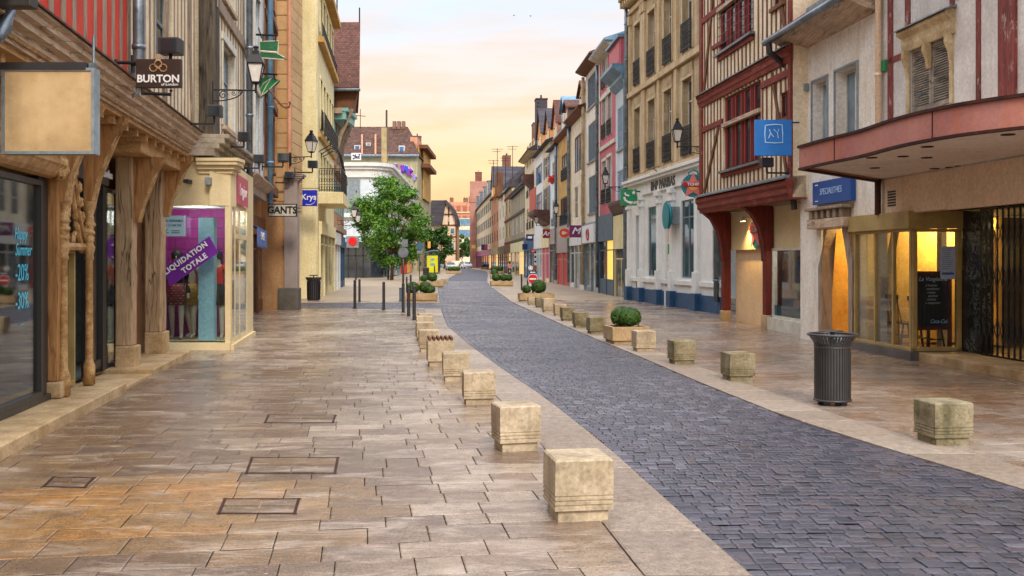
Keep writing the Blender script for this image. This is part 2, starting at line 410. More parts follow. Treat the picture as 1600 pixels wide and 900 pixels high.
M['skin'] = plain('skin', lin('c9a088'), .55)
M['manq'] = plain('manq', lin('c8b4a0'), .4)

# ------------------------------------------------------------------ street lines (plan, metres)
KL = [(0, 2.2), (5.6, 1.32), (9.58, .866), (12.73, .41), (15.68, -.1), (20.5, -.87), (26.3, -1.7), (32.7, -2.30), (36.6, -2.62), (49, -3.62), (66, -4.95), (100, -6.3), (150, -7.9), (180, -10), (230, -15.5), (330, -31), (420, -48)]
KR = [(0, 5.1), (7.62, 3.93), (9.35, 3.47), (11.2, 3.07), (14.05, 2.73), (18.2, 2.32), (24.66, 1.62), (41.1, .05), (52, -.6), (66, -1.4), (82, -2.06), (120, -2.9), (154, -3.9), (180, -5.8), (230, -11), (330, -26), (420, -43)]
def ix(P, Y):
    for (y0, x0), (y1, x1) in zip(P, P[1:]):
        if y0 <= Y <= y1: return x0 + (x1 - x0)*(Y - y0)/(y1 - y0)
    return P[0][1] if Y < P[0][0] else P[-1][1]

def gmat():
    m, k = new_mat('ground_bed'); v = k.coords(False)
    f = k.noise(v, 6, 6)
    finish(k, k.mix(k.ramp(f, .3, .7), (.05, .042, .036), (.085, .07, .058)), .9, bump=f)
    return m
M['bed'] = gmat()
mb = MB(); mb.xbox(-700, 700, -60, 1200, -.6, -.05)
tag(mb.build('ground', M['bed']), kind='structure')

# far pavement and road sheets, below the near stones
M['far_pave'] = bricks('far_pave', lin('b8a58c'), lin('a8937a'), lin('7c6a56'), .9, .45, axis='xy', ms=.012, rough=.5, var=.15, bump=.1)
M['far_road'] = bricks('far_road', lin('62616c'), lin('50505c'), lin('34343c'), .22, .15, axis='xy', ms=.02, rough=.55, var=.25, bump=.3)
mb = MB()
ys = [-3, 5.6, 12.7, 20, 26, 33, 41, 52, 66, 82, 100, 120, 154, 180, 230, 330, 420]
for a, b in zip(ys, ys[1:]):
    mb.quad((ix(KL, a), a, -.026), (ix(KR, a), a, -.026), (ix(KR, b), b, -.026), (ix(KL, b), b, -.026))
tag(mb.build('road_bed', M['far_road']), kind='structure')
mb = MB()
for P, s in ((KL, -1), (KR, 1)):
    for a, b in zip(ys, ys[1:]):
        if P is KL and a >= 36 and b <= 41: continue
        if b <= 41 : continue
        mb.quad((ix(P, a), a, .0), (ix(P, a) + s*60, a, .0), (ix(P, b) + s*60, b, .0), (ix(P, b), b, .0))
tag(mb.build('far_pavement', M['far_pave']), kind='structure')

def stones(name, mat, cells, top, dome, inset, tonef, jit=.0, skirt=False):
    """cells: quads (4 plan points); each becomes a chamfered stone"""
    mb = MB(); mb.tone = []
    for c in cells:
        cx = sum(p[0] for p in c)/4; cy = sum(p[1] for p in c)/4
        t = tonef(cx, cy); dz = R.uniform(-jit, jit)
        w = max(1e-3, math.hypot(c[1][0] - c[0][0], c[1][1] - c[0][1])); q = min(.45, inset/w*1.2)
        h = max(1e-3, math.hypot(c[2][0] - c[1][0], c[2][1] - c[1][1])); q2 = min(.45, inset/h*1.2)
        lo = [(p[0], p[1], top - dome - .03) for p in c]
        mid = [(p[0], p[1], top - dome + dz) for p in c]
        def lerp(i, u, v):
            a = [c[0][j] + (c[1][j] - c[0][j])*u for j in (0, 1)]; b = [c[3][j] + (c[2][j] - c[3][j])*u for j in (0, 1)]
            return (a[0] + (b[0] - a[0])*v, a[1] + (b[1] - a[1])*v, top + dz)
        up = [lerp(0, q, q2), lerp(0, 1 - q, q2), lerp(0, 1 - q, 1 - q2), lerp(0, q, 1 - q2)]
        tl = [R.uniform(-jit, jit)*.7 for _ in (0, 1)]; up = [(p[0], p[1], p[2] + tl[0]*(1 if i in (0, 3) else -1) + tl[1]*(1 if i < 2 else -1)) for i, p in enumerate(up)]
        mb.add(mid + up, [(4, 5, 6, 7)] + [(i, (i + 1) % 4, 4 + (i + 1) % 4, 4 + i) for i in range(4)])
        mb.tone += [t]*5
        if skirt: mb.add(lo + mid, [(i, (i + 1) % 4, 4 + (i + 1) % 4, 4 + i) for i in range(4)]); mb.tone += [t]*4
    return tag(mb.build(name, mat), kind='structure')

# road setts: rows across the street, slightly arched, running on to the crossing
cells = []
Y = 4.6
while Y < 84:
    pitch = .104 if Y < 30 else .19 if Y < 50 else .30
    l, r = ix(KL, Y) + .004, ix(KR, Y) - .004
    if 36.4 < Y < 41.6: l = -11.5 if Y < 41.2 else l
    x = l; wob = R.uniform(-.01, .01)
    while x < r - .05:
        w = min(R.uniform(.085, .155)*(1 if Y < 30 else 1.5 if Y < 50 else 2.2), r - x); g = .0028 if Y < 30 else .010
        def yy(px): return Y + .07*math.sin((px - l)/(max(1, r - l))*PI) + wob - .025*(px - l)
        if w > .05:
            j = [R.uniform(-.008, .008) for _ in range(4)]
            cells.append([(x + g, yy(x) + g + j[0]), (x + w - g, yy(x + w) + g + j[1]), (x + w - g, yy(x + w) + pitch - g + j[2]), (x + g, yy(x) + pitch - g + j[3])])
        x += w
    Y += pitch
M['setts'] = tone_mat('setts', [lin('343440'), lin('42404c'), lin('524e5a'), lin('564c52'), lin('464652'), lin('6e6a74')], .36, 26, .5, .5, stain=.35, stain_col=(.016, .016, .020), rvar=.16)
def sett_tone(x, y):
    from mathutils import noise as mn
    return min(1, max(0, .5 + .55*mn.noise((x*.35, y*.18, 3)) + R.uniform(-.45, .45)))
stones('road', M['setts'], cells, -.004, .006, .013, sett_tone, .0028)

# pavements: rows of long slabs square to the street
def pave(side, Y0, Y1, name):
    P = KL if side < 0 else KR
    u = Vector((-.150, .9887)); v = Vector((.9887, .150))
    O = Vector((0, 0))
    out = []
    t = Y0
    while t < Y1:
        h = R.choice((.26, .30, .33, .37)); 
        if t > 24: h *= 1.25
        # kerb crossing of this row
        def edge(tt):
            w = 0
            for _ in range(6):
                p = u*tt + v*w; w += (ix(P, p.y) + side*.60 - p.x)
            return w
        wk0, wk1 = edge(t), edge(t + h)
        span = 11 if side < 0 else 9.5
        w = 0; first = True; off = R.uniform(0, .6)
        while w < span:
            ln = R.uniform(.27, .60)*(1 if t < 24 else 1.2)
            if first: ln = .25 + off; first = False
            g = .0028
            a0, a1 = wk0 + side*(w + g), wk0 + side*(w + ln - g)
            b0, b1 = wk1 + side*(w + g), wk1 + side*(w + ln - g)
            if w == 0 :
                a0 = wk0 + side*g; b0 = wk1 + side*g
            else:
                b0, b1 = wk0 + side*(w + g), wk0 + side*(w + ln - g)
            q = [u*(t + g) + v*a0, u*(t + g) + v*a1, u*(t + h - g) + v*b1, u*(t + h - g) + v*b0]
            if w == 0: q[2] = u*(t + h - g) + v*a1
            if side < 0: q = [q[1], q[0], q[3], q[2]]
            c = (q[0] + q[2])/2
            if not (side < 0 and 36.2 < c.y < 41.4):
                out.append([(p.x, p.y) for p in q])
            w += ln
        t += h
    return out
from mathutils import noise as mnoise
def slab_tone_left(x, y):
    # warm shop glow painted into slab tones bottom-left; grey-brown slabs by the shops
    painted_glow = math.exp(-((x + 3.0)/1.9)**2 - ((y - 7.0)/1.5)**2)
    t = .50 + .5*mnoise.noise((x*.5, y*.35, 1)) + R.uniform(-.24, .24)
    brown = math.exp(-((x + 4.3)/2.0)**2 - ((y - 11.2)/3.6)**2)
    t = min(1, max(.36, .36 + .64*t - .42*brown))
    return max(0, t*(1 - min(1, painted_glow*1.35)*R.uniform(.74, 1.0)))
def slab_tone_right(x, y):
    t = .52 + .5*mnoise.noise((x*.5, y*.35, 9)) + R.uniform(-.22, .22)
    return min(1, max(0, t))
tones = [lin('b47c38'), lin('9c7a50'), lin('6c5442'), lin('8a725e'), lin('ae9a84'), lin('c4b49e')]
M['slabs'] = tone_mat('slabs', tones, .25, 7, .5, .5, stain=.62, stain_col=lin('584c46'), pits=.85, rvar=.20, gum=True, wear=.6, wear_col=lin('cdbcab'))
tones_r = [lin('806048'), lin('8a6c56'), lin('947c6a'), lin('a08c7c'), lin('aa9b8e'), lin('8e8076')]
M['slabs_right'] = tone_mat('slabs_right', tones_r, .23, 7, .45, .5, stain=.62, stain_col=lin('5a4a42'), pits=.7, rvar=.20, gum=True, wear=.55, wear_col=lin('b8a89c'))
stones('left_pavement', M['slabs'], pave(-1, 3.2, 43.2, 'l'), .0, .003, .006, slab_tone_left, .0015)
stones('right_pavement', M['slabs_right'], pave(1, 5.5, 43.2, 'r'), .0, .003, .006, slab_tone_right, .0015)

# kerb stones
cells = []
for P, s, y0, y1 in ((KL, -1, 3.5, 36.1), (KL, -1, 41.6, 120), (KR, 1, 5.0, 44), (KR, 1, 51, 150)):
    Y = y0
    while Y < y1:
        L_ = R.uniform(.7, 1.2)*(1 if Y < 40 else 2.5); e = min(Y + L_, y1); g = .006
        x0, x1 = ix(P, Y + g), ix(P, e - g)
        wd = .594 if Y < 42 else .5
        q = [(x0, Y + g), (x0 + s*wd, Y + g + .0 ), (x1 + s*wd, e - g), (x1, e - g)]
        if s < 0: q = [q[1], q[0], q[3], q[2]]
        cells.append(q); Y = e
M['kerb'] = tone_mat('kerb', [lin('907e6e'), lin('a2907f'), lin('b0a08f')], .55, 12, .5, .45, stain=.35, stain_col=lin('5c5248'), pits=.7)
stones('kerb', M['kerb'], cells, .006, .005, .012, lambda x, y: R.random(), .001, True)

# ------------------------------------------------------------------ sky and sun
w = bpy.data.worlds.new('World'); scene.world = w; w.use_nodes = True
k = NT(w.node_tree); w.node_tree.nodes.clear()
tc = k.n('ShaderNodeTexCoord'); sp = k.n('ShaderNodeSeparateXYZ'); k.link(tc.outputs['Generated'], sp.inputs[0])
X_, Y_, Z_ = sp.outputs
warp = k.noise(k.vmul(tc.outputs['Generated'], (2.2, 2.2, 9)), 2.0, 7, .6, .8)
zc = k.math('MAXIMUM', k.math('MULTIPLY_ADD', k.math('SUBTRACT', warp, .5), .13, Z_), 0.0)
rp = k.n('ShaderNodeValToRGB'); rp.color_ramp.interpolation = 'EASE'
k.link(zc, rp.inputs[0]); e = rp.color_ramp.elements
stops = [(0.0, lin('f08e24')), (.045, lin('f8a638')), (.095, lin('fdc86c')), (.145, lin('fbd09a')), (.195, lin('f2dac2')), (.27, lin('e0e5e8')), (.45, (1.25, 1.28, 1.34)), (1.0, (SKY_TOP*.97, SKY_TOP, SKY_TOP*1.05))]
while len(e) < len(stops): e.new(.5)
for i, (p, c_) in enumerate(stops): e[i].position = p; e[i].color = (*c_, 1)
# away from the sunset the low sky is pale and cool
front = k.ramp(Y_, -.25, .75)
rp2 = k.n('ShaderNodeValToRGB'); k.link(zc, rp2.inputs[0]); e = rp2.color_ramp.elements
st2 = [(0.0, (.95, .86, .76)), (.3, (1.15, 1.12, 1.08)), (1.0, (SKY_TOP*.97, SKY_TOP, SKY_TOP*1.05))]
while len(e) < 3: e.new(.5)
for i, (p, c_) in enumerate(st2): e[i].position = p; e[i].color = (*c_, 1)
base = k.mix(front, rp2.outputs[0], rp.outputs[0])
cl = k.noise(k.vmul(tc.outputs['Generated'], (1.5, 1.5, 11)), 2.2, 6, .6, .6)
cl2 = k.noise(k.vmul(tc.outputs['Generated'], (3, 3, 26)), 1.7, 5, .55, .3)
base = k.mix(k.math('MULTIPLY', k.ramp(cl, .44, .66, 0, .8), k.ramp(Z_, .06, .16)), base, k.mix(1.0, base, (.97, 1.0, 1.12), 'MULTIPLY'))
base = k.mix(k.math('MULTIPLY', k.ramp(cl2, .44, .64, 0, .85), k.ramp(Z_, .30, .2)), base, k.mix(1.0, base, (1.04, .86, .66), 'MULTIPLY'))
bg1 = k.n('ShaderNodeBackground'); k.link(base, bg1.inputs[0]); bg1.inputs[1].default_value = SKY_GAIN
sky = k.n('ShaderNodeTexSky'); sky.sky_type = 'NISHITA'; sky.sun_disc = False
sky.sun_elevation = math.radians(SUN_EL); sky.sun_rotation = math.radians(SUN_AZ)
bg2 = k.n('ShaderNodeBackground'); k.link(sky.outputs[0], bg2.inputs[0]); bg2.inputs[1].default_value = .05
ad = k.n('ShaderNodeAddShader'); k.link(bg1.outputs[0], ad.inputs[0]); k.link(bg2.outputs[0], ad.inputs[1])
wo = k.n('ShaderNodeOutputWorld'); k.link(ad.outputs[0], wo.inputs[0])
sl = bpy.data.lights.new('sun', 'SUN'); sl.energy = SUN_E; sl.angle = math.radians(12); sl.color = (1, .88, .72)
so = bpy.data.objects.new('sun', sl); col.objects.link(so)
az = math.radians(SUN_AZ); el = math.radians(SUN_EL)
sd = Vector((math.sin(az)*math.cos(el), math.cos(az)*math.cos(el), math.sin(el)))   # towards the sun
so.rotation_euler = (-sd).to_track_quat('-Z', 'Y').to_euler()

# ------------------------------------------------------------------ camera
cd = bpy.data.cameras.new('camera'); co = bpy.data.objects.new('camera', cd); col.objects.link(co)
cd.sensor_width = 36; cd.lens = 36*FL/1600; cd.shift_y = -(450 - YH)/1600; cd.clip_end = 4000; cd.clip_start = .1
co.location = (0, 0, CH); co.rotation_euler = (PI/2, 0, 0); scene.camera = co
scene.view_settings.view_transform = 'Standard'; scene.view_settings.look = 'None'; scene.view_settings.gamma = 1
scene.view_settings.exposure = EXPO
scene.render.engine = 'CYCLES'
scene.cycles.max_bounces = 6; scene.cycles.diffuse_bounces = 3; scene.cycles.glossy_bounces = 3; scene.cycles.transparent_max_bounces = 10
scene.cycles.caustics_reflective = False; scene.cycles.caustics_refractive = False
scene.cycles.use_denoising = True
# ------------------------------------------------------------------ facade pieces
def wall(mb, F, a0, a1, z0, z1, ops=(), rev=.24, d=0.0):
    """front sheet with holes and their reveals"""
    ops = [o for o in ops]
    A = sorted({a0, a1, *[min(max(o[i], a0), a1) for o in ops for i in (0, 1)]})
    Z = sorted({z0, z1, *[min(max(o[i], z0), z1) for o in ops for i in (2, 3)]})
    for i in range(len(A) - 1):
        for j in range(len(Z) - 1):
            if A[i + 1] - A[i] < 1e-5 or Z[j + 1] - Z[j] < 1e-5: continue
            ca, cz = (A[i] + A[i + 1])/2, (Z[j] + Z[j + 1])/2
            if any(o[0] < ca < o[1] and o[2] < cz < o[3] for o in ops): continue
            mb.quad(F.at(A[i], d, Z[j]), F.at(A[i + 1], d, Z[j]), F.at(A[i + 1], d, Z[j + 1]), F.at(A[i], d, Z[j + 1]))
    for o in ops:
        p0, p1, q0, q1 = max(o[0], a0), min(o[1], a1), max(o[2], z0), min(o[3], z1)
        for (u0, v0, u1, v1) in ((p0, q0, p1, q0), (p1, q0, p1, q1), (p1, q1, p0, q1), (p0, q1, p0, q0)):
            mb.quad(F.at(u0, d, v0), F.at(u1, d, v1), F.at(u1, d - rev, v1), F.at(u0, d - rev, v0))

def body(mb, F, a0, a1, z0, z1, depth, d=0.0, inner=False):
    """sides, back and top behind a front sheet (open at the front)"""
    for a in (a0, a1):
        mb.quad(F.at(a, d, z0), F.at(a, d - depth, z0), F.at(a, d - depth, z1), F.at(a, d, z1))
    mb.quad(F.at(a0, d - depth, z0), F.at(a1, d - depth, z0), F.at(a1, d - depth, z1), F.at(a0, d - depth, z1))
    mb.quad(F.at(a0, d, z1), F.at(a1, d, z1), F.at(a1, d - depth, z1), F.at(a0, d - depth, z1))

def ring(mb, F, o, w, d0, d1):
    a0, a1, z0, z1 = o
    mb.box(F, a0, a0 + w, d0, d1, z0, z1); mb.box(F, a1 - w, a1, d0, d1, z0, z1)
    mb.box(F, a0 + w, a1 - w, d0, d1, z0, z0 + w); mb.box(F, a0 + w, a1 - w, d0, d1, z1 - w, z1)

def louvers(mb, F, o, d0, d1, n):
    a0, a1, z0, z1 = o
    fr = min(.07, (a1 - a0)*.18)
    ring(mb, F, o, fr, d0, d1)
    h = (z1 - z0 - 2*fr)/n
    for i in range(n):
        z = z0 + fr + h*i
        mb.dprism(F, [(d0 + .008, z + h*.95), (d0 + .014, z + h), (d1 - .004, z + h*.22), (d1 - .012, z)], a0 + fr, a1 - fr)

WDD = [-.12]
def window(root, F, o, frame='white_wood', pane='glass', mull=1, trans=(.66,), fw=.06, dd=None, sill=None, surround=None, shutters=None, smat='shutter_blue', rail=None, rail_mat='iron', nm='window', slats=14, sw=None, label=None):
    a0, a1, z0, z1 = o; dd = WDD[0] if dd is None else dd
    mb = MB(); ring(mb, F, o, fw, dd - .05, dd)
    for i in range(1, mull + 1):
        c = a0 + (a1 - a0)*i/(mull + 1); mb.box(F, c - fw*.45, c + fw*.45, dd - .045, dd + .008, z0 + fw, z1 - fw)
    for t in trans:
        c = z0 + (z1 - z0)*t; mb.box(F, a0 + fw, a1 - fw, dd - .04, dd + .004, c - fw*.4, c + fw*.4)
    p = mb.build(nm, M[frame], root)
    if label: p['label'] = label
    MB().box(F, a0 + .01, a1 - .01, dd - .035, dd - .025, z0 + .01, z1 - .01).build('pane', M[pane], p)
    if sill: MB().box(F, a0 - .08, a1 + .08, -.22, .08, z0 - .09, z0).build('sill', M[sill], p)
    if surround:
        s = MB(); w_ = .12
        s.box(F, a0 - w_, a0, -.02, .035, z0, z1); s.box(F, a1, a1 + w_, -.02, .035, z0, z1); s.box(F, a0 - w_ - .03, a1 + w_ + .03, -.02, .05, z1, z1 + .16)
        s.build('surround', M[surround], p)
    if shutters == 'closed':
        c = (a0 + a1)/2
        for q in ((a0 + .02, c - .006, z0 + .02, z1 - .02), (c + .006, a1 - .02, z0 + .02, z1 - .02)):
            s = MB(); louvers(s, F, q, -.075, -.03, slats); s.build('shutter', M[smat], p)
    if shutters == 'open':
        h = sw or (a1 - a0)/2
        for q in ((a0 - h - .02, a0 - .02, z0, z1), (a1 + .02, a1 + h + .02, z0, z1)):
            s = MB(); louvers(s, F, q, .015, .055, slats); s.build('shutter', M[smat], p)
    if rail:
        railing(p, F, a0 - .04, a1 + .04, z0 + .02, rail, rail_mat)
    return p

def railing(p, F, a0, a1, z, h, mat='iron', d=.06, fancy=True):
    s = MB()
    s.box(F, a0, a1, d, d + .04, z + h - .035, z + h); s.box(F, a0, a1, d + .005, d + .035, z + .06, z + .09)
    n = max(3, int((a1 - a0)/.11))
    for i in range(n + 1):
        a = a0 + (a1 - a0)*i/n
        s.box(F, a - .011, a + .011, d + .01, d + .03, z, z + h - .03)
    if fancy:
        s.box(F, a0, a1, d + .008, d + .032, z + h*.72, z + h*.72 + .02); s.box(F, a0, a1, d + .008, d + .032, z + h*.3, z + h*.3 + .02)
        for i in range(n):
            a = a0 + (a1 - a0)*(i + .5)/n; r = (a1 - a0)/n*.45
            for zc in (.16, .5, .84):
                pts = [F.at(a + r*math.cos(t*PI/4), d + .02, z + h*zc + r*1.3*math.sin(t*PI/4)) for t in range(9)]
                s.tube(pts, .011, 4)
    return s.build('railing', M[mat], p)

def roof(root, F, a0, a1, z, depth, h, over=.4, mat='roof_tile', ends=.15, name='roof'):
    mb = MB()
    mb.dprism(F, [(over, z - .03), (over, z + .07), (-depth*.5, z + h), (-depth - over, z + .07), (-depth - over, z - .03)], a0 - ends, a1 + ends)
    return mb.build(name, M[mat], root)

def eave(root, F, a0, a1, z, over=.4, mat='white_wood', name='eave'):
    mb = MB()
    mb.dprism(F, [(0, z - .28), (over*.45, z - .2), (over*.9, z - .05), (over*.9, z - .02), (0, z - .02)], a0, a1)
    return mb.build(name, M[mat], root)

def gutter(root, F, a0, a1, z, d, r=.075, mat='zinc', down=None, zb=.2, dw=.08):
    mb = MB()
    mb.tube([F.at(a0, d, z), F.at(a1, d, z)], r, 8)
    g = mb.build('gutter', M[mat], root, smooth=True)
    if down is not None: downpipe(root, F, down, z, zb, dw, d, mat)
    return g

def downpipe(root, F, a, z, zb, dw=.08, dtop=None, mat='zinc', r=.05, name='downpipe'):
    mb = MB(); pts = []
    if dtop is not None and abs(dtop - dw) > .02: pts += [F.at(a, dtop, z), F.at(a, dtop, z - .08), F.at(a, dw, z - .35 - abs(dtop - dw)*.5)]
    else: pts += [F.at(a, dw, z)]
    pts += [F.at(a, dw, z - 1.0), F.at(a, dw, zb)]
    mb.tube(pts, r, 8)
    zz = z - 1.0
    while zz > zb + .3:
        p = Vector(F.at(a, dw, zz)); mb.tube([p + Vector((0, 0, .03)), p - Vector((0, 0, .03))], r*1.25, 8); zz -= 1.6
    return mb.build(name, M[mat], root, smooth=True)

def chimney(root, F, a, d, z0, z1, w=.7, t=.5, mat='brick_red', pots=2, pot='plaster_orange'):
    mb = MB(); mb.box(F, a - w/2, a + w/2, d - t/2, d + t/2, z0, z1); mb.box(F, a - w/2 - .06, a + w/2 + .06, d - t/2 - .06, d + t/2 + .06, z1, z1 + .12)
    c = mb.build('chimney', M[mat], root)
    if pots:
        mb = MB()
        for i in range(pots):
            p = F.at(a - w/2 + w*(i + .5)/pots, d, z1 + .12); mb.lathe([(.13, 0), (.12, .1), (.09, .4), (.11, .45), (.10, .46)], p, 8)
        mb.build('chimney_pot', M[pot], c)
    return c

def dormer(root, F, a, z, w, h, d, mat='white_wood', rmat='roof_tile', depth=2.2, pane='glass', gable=True, hood=.5):
    """a roof window with its own cheeks, standing at depth d"""
    mb = MB(); mb.box(F, a - w/2, a + w/2, d - depth, d, z, z + h)
    if gable: mb.prism(F, [(a - w/2, z + h), (a + w/2, z + h), (a, z + h + hood)], d - depth, d)
    dm = mb.build('dormer', M[mat], root)
    r_ = MB()
    if gable:
        for s_ in (-1, 1):
            r_.prism(F, [(a + s_*(w/2 + .14), z + h - .1), (a + s_*(w/2 + .14), z + h + .02), (a, z + h + hood + .14), (a, z + h + hood + .02)], d - depth, d + .18)
    else:
        r_.box(F, a - w/2 - .12, a + w/2 + .12, d - depth, d + .15, z + h, z + h + .1)
    r_.build('dormer_roof', M[rmat], dm)
    mb = MB(); mb.box(F, a - w*.34, a + w*.34, d + .002, d + .02, z + h*.14, z + h*.9)
    mb.build('pane', M[pane], dm)
    return dm

def house(name, label, F, ztop, depth=9.0, wallmat='plaster_pale', ops=(), z0=-.05, a0=0.0, a1=None, cat='house', group=None, rev=.24, d=0.0):
    a1 = F.L if a1 is None else a1
    c = F.at((a0 + a1)/2, 0, 0)
    root = thing(name, label, cat, (c[0], c[1], 0), group)
    mb = MB(); wall(mb, F, a0, a1, z0, ztop, ops, rev, d); body(mb, F, a0, a1, z0, ztop, depth, d)
    mb.build('wall', M[wallmat], root)
    return root

def studs(mb, F, a0, a1, z0, z1, step, w, holes=(), d0=-.03, d1=.025, wob=.02):
    """close-set upright timbers, cut where they would cross an opening"""
    n = max(1, round((a1 - a0)/step))
    for i in range(n + 1):
        a = a0 + (a1 - a0)*i/n; ww = w*R.uniform(.8, 1.2)
        spans = [(z0, z1)]
        for h in holes:
            if h[0] - ww/2 < a < h[1] + ww/2:
                ns = []
                for s0, s1 in spans:
                    if h[3] <= s0 or h[2] >= s1: ns.append((s0, s1)); continue
                    if h[2] > s0: ns.append((s0, h[2]))
                    if h[3] < s1: ns.append((h[3], s1))
                spans = ns
        for s0, s1 in spans:
            if s1 - s0 < .05: continue
            q = R.uniform(-wob, wob)
            mb.prism(F, [(a - ww/2, s0), (a + ww/2, s0), (a + ww/2 + q, s1), (a - ww/2 + q, s1)], d0, d1 + R.uniform(-.004, .004))

def shopfront(root, F, a0, a1, z1, frame='white_paint', pane='glass', bays=2, plinth=.45, fascia=.55, door=None, glow=None, plmat=None, d=.04):
    """fascia, piers and glazed bays set into a ground floor; part of its house"""
    mb = MB()
    mb.box(F, a0, a1, -.1, d + .10, z1 - fascia, z1)
    w_ = .14; bw = (a1 - a0 - w_*(bays + 1))/bays
    for i in range(bays + 1):
        a = a0 + i*(bw + w_); mb.box(F, a, a + w_, -.1, d + .05, 0, z1 - fascia)
    for i in range(bays):
        a = a0 + w_ + i*(bw + w_); isd = door == i
        if not isd: mb.box(F, a, a + bw, -.1, d, 0, plinth)
        mb.box(F, a, a + bw, -.08, d - .02, z1 - fascia - .5, z1 - fascia - .44)
        if isd: mb.box(F, a + bw*.48, a + bw*.52, -.08, d - .02, .05, z1 - fascia - .5)
    s = mb.build('shopfront', M[frame], root)
    for i in range(bays):
        a = a0 + w_ + i*(bw + w_)
        MB().box(F, a, a + bw, .003, .012, plinth if door != i else .03, z1 - fascia).build('pane', M[glow if glow and i in (0,) else pane], s)
    return s

# ------------------------------------------------------------------ recurring street things, built once at the origin
def lantern():
    """wall lantern: arm along +X from the wall at the origin"""
    r = thing('wall_lantern', 'x', 'lantern')
    L_ = .82
    mb = MB(); mb.xbox(-.0, .03, -.05, .05, -.28, .16)
    mb.tube([(.02, 0, 0), (L_, 0, 0)], .018, 6)
    mb.tube([(.02, 0, -.22)] + [(.02 + .55*math.sin(t*PI/16), 0, -.22*math.cos(t*PI/16)) for t in range(1, 9)], .012, 5)
    def spiral(cx, cz, r0, turns, sgn):
        return [(cx + r0*(1 - t/26)*math.cos(sgn*t*turns*2*PI/24), 0, cz + r0*(1 - t/26)*math.sin(sgn*t*turns*2*PI/24)) for t in range(25)]
    mb.tube(spiral(.20, -.10, .085, 1.6, 1), .010, 5); mb.tube(spiral(.40, -.06, .05, 1.4, -1), .008, 5); mb.tube(spiral(.52, -.045, .035, 1.3, 1), .007, 5)
    mb.tube([(L_, 0, -.05), (L_, 0, .14)], .022, 8)
    mb.build('bracket', M['iron'], r)
    mb = MB(); z = .14
    for sx, sy in ((-1, -1), (1, -1), (1, 1), (-1, 1)):
        mb.tube([(L_ + sx*.075, sy*.075, z), (L_ + sx*.145, sy*.145, z + .36)], .012, 5)
    mb.lathe([(.02, z - .03), (.10, z), (.11, z + .02), (.10, z + .03)], (L_, 0, 0), 4, PI/4)
    mb.lathe([(.215, z + .36), (.23, z + .38), (.21, z + .41), (.13, z + .55), (.09, z + .57), (.09, z + .62), (.05, z + .63), (.05, z + .68), (.075, z + .70), (.04, z + .73), (0.0, z + .74)], (L_, 0, 0), 4, PI/4)
    mb.build('lantern_frame', M['iron'], r)
    mb = MB(); mb.lathe([(.088, z + .02), (.185, z + .36)], (L_, 0, 0), 4, PI/4); mb.build('lamp_glass', M['lamp_glass'], r)
    return r
M['lamp_glass'] = plain('lamp_glass', lin('e6e2dc'), .25)
LANT = lantern()
lant_used = []
def put_lantern(F, px, py, label, d=0.0, flip=False, reach=1.0):
    """py = row of the arm"""
    a, z = F.sz(px, py, d); p = F.at(a, d, z)
    ang = math.atan2(F.n.y, F.n.x)
    o = LANT if not lant_used else copy_tree(LANT)
    lant_used.append(o); o.location = p; o.rotation_euler = (0, 0, ang); o['label'] = label; o['group'] = 'wall lanterns along the street'; o.scale = (reach,)*3
    return o

def spot_proto():
    r = thing('sign_spotlight', 'x', 'spotlight')
    mb = MB(); mb.xbox(0, .02, -.03, .03, -.09, .09); mb.xbox(.02, .42, -.015, .015, -.02, .01); mb.xbox(.40, .43, -.015, .015, .01, .10)
    mb.build('bracket', M['iron'], r)
    mb = MB(); mb.xbox(.31, .53, -.09, .09, .10, .27); mb.build('lamp_box', M['dark_box'], r, bevel=.01)
    mb = MB(); mb.xbox(.34, .50, -.097, -.091, .12, .25); mb.build('lens', M['glass'], r)
    return r
SPOT = spot_proto(); spot_used = []
def put_spot(F, px, py, label, d=0.0, sc=1.0):
    a, z = F.sz(px, py, d)
    o = SPOT if not spot_used else copy_tree(SPOT)
    spot_used.append(o); o.location = F.at(a, d, z); o.rotation_euler = (0, 0, math.atan2(F.n.y, F.n.x)); o.scale = (sc,)*3
    o['label'] = label; o['group'] = 'spotlights over shop signs'
    return o

def hang_sign(name, label, Y, px0, px1, py0, py1, mat, th=.07, bracket=None, rim=None, cat='sign', arm=None, armr=.015, armmat='iron'):
    """a board square to the street at distance Y; bracket: (list of pixel pts) at the same distance"""
    x0, x1 = (px0 - CX)/FL*Y, (px1 - CX)/FL*Y; z1, z0 = CH + (YH - py0)/FL*Y, CH + (YH - py1)/FL*Y
    r = thing(name, label, cat, ((x0 + x1)/2, Y, z0))
    MB().xbox(x0, x1, Y, Y + th, z0, z1).build('board', M[mat], r, bevel=.006)
    if rim:
        mb = MB(); ring(mb, WORLD, (x0 - .01, x1 + .01, z0 - .01, z1 + .01), .025, Y - .012, Y + th + .012); mb.build('frame', M[rim], r)
    if arm:
        mb = MB()
        for pts in arm:
            mb.tube([((px - CX)/FL*Y, Y + th/2, CH + (YH - py)/FL*Y) for px, py in pts], armr, 6)
        mb.build('bracket', M[armmat], r)
    return r, (x0, x1, z0, z1)

def PT(px, py, Y): return ((px - CX)/FL*Y, Y, CH + (YH - py)/FL*Y)

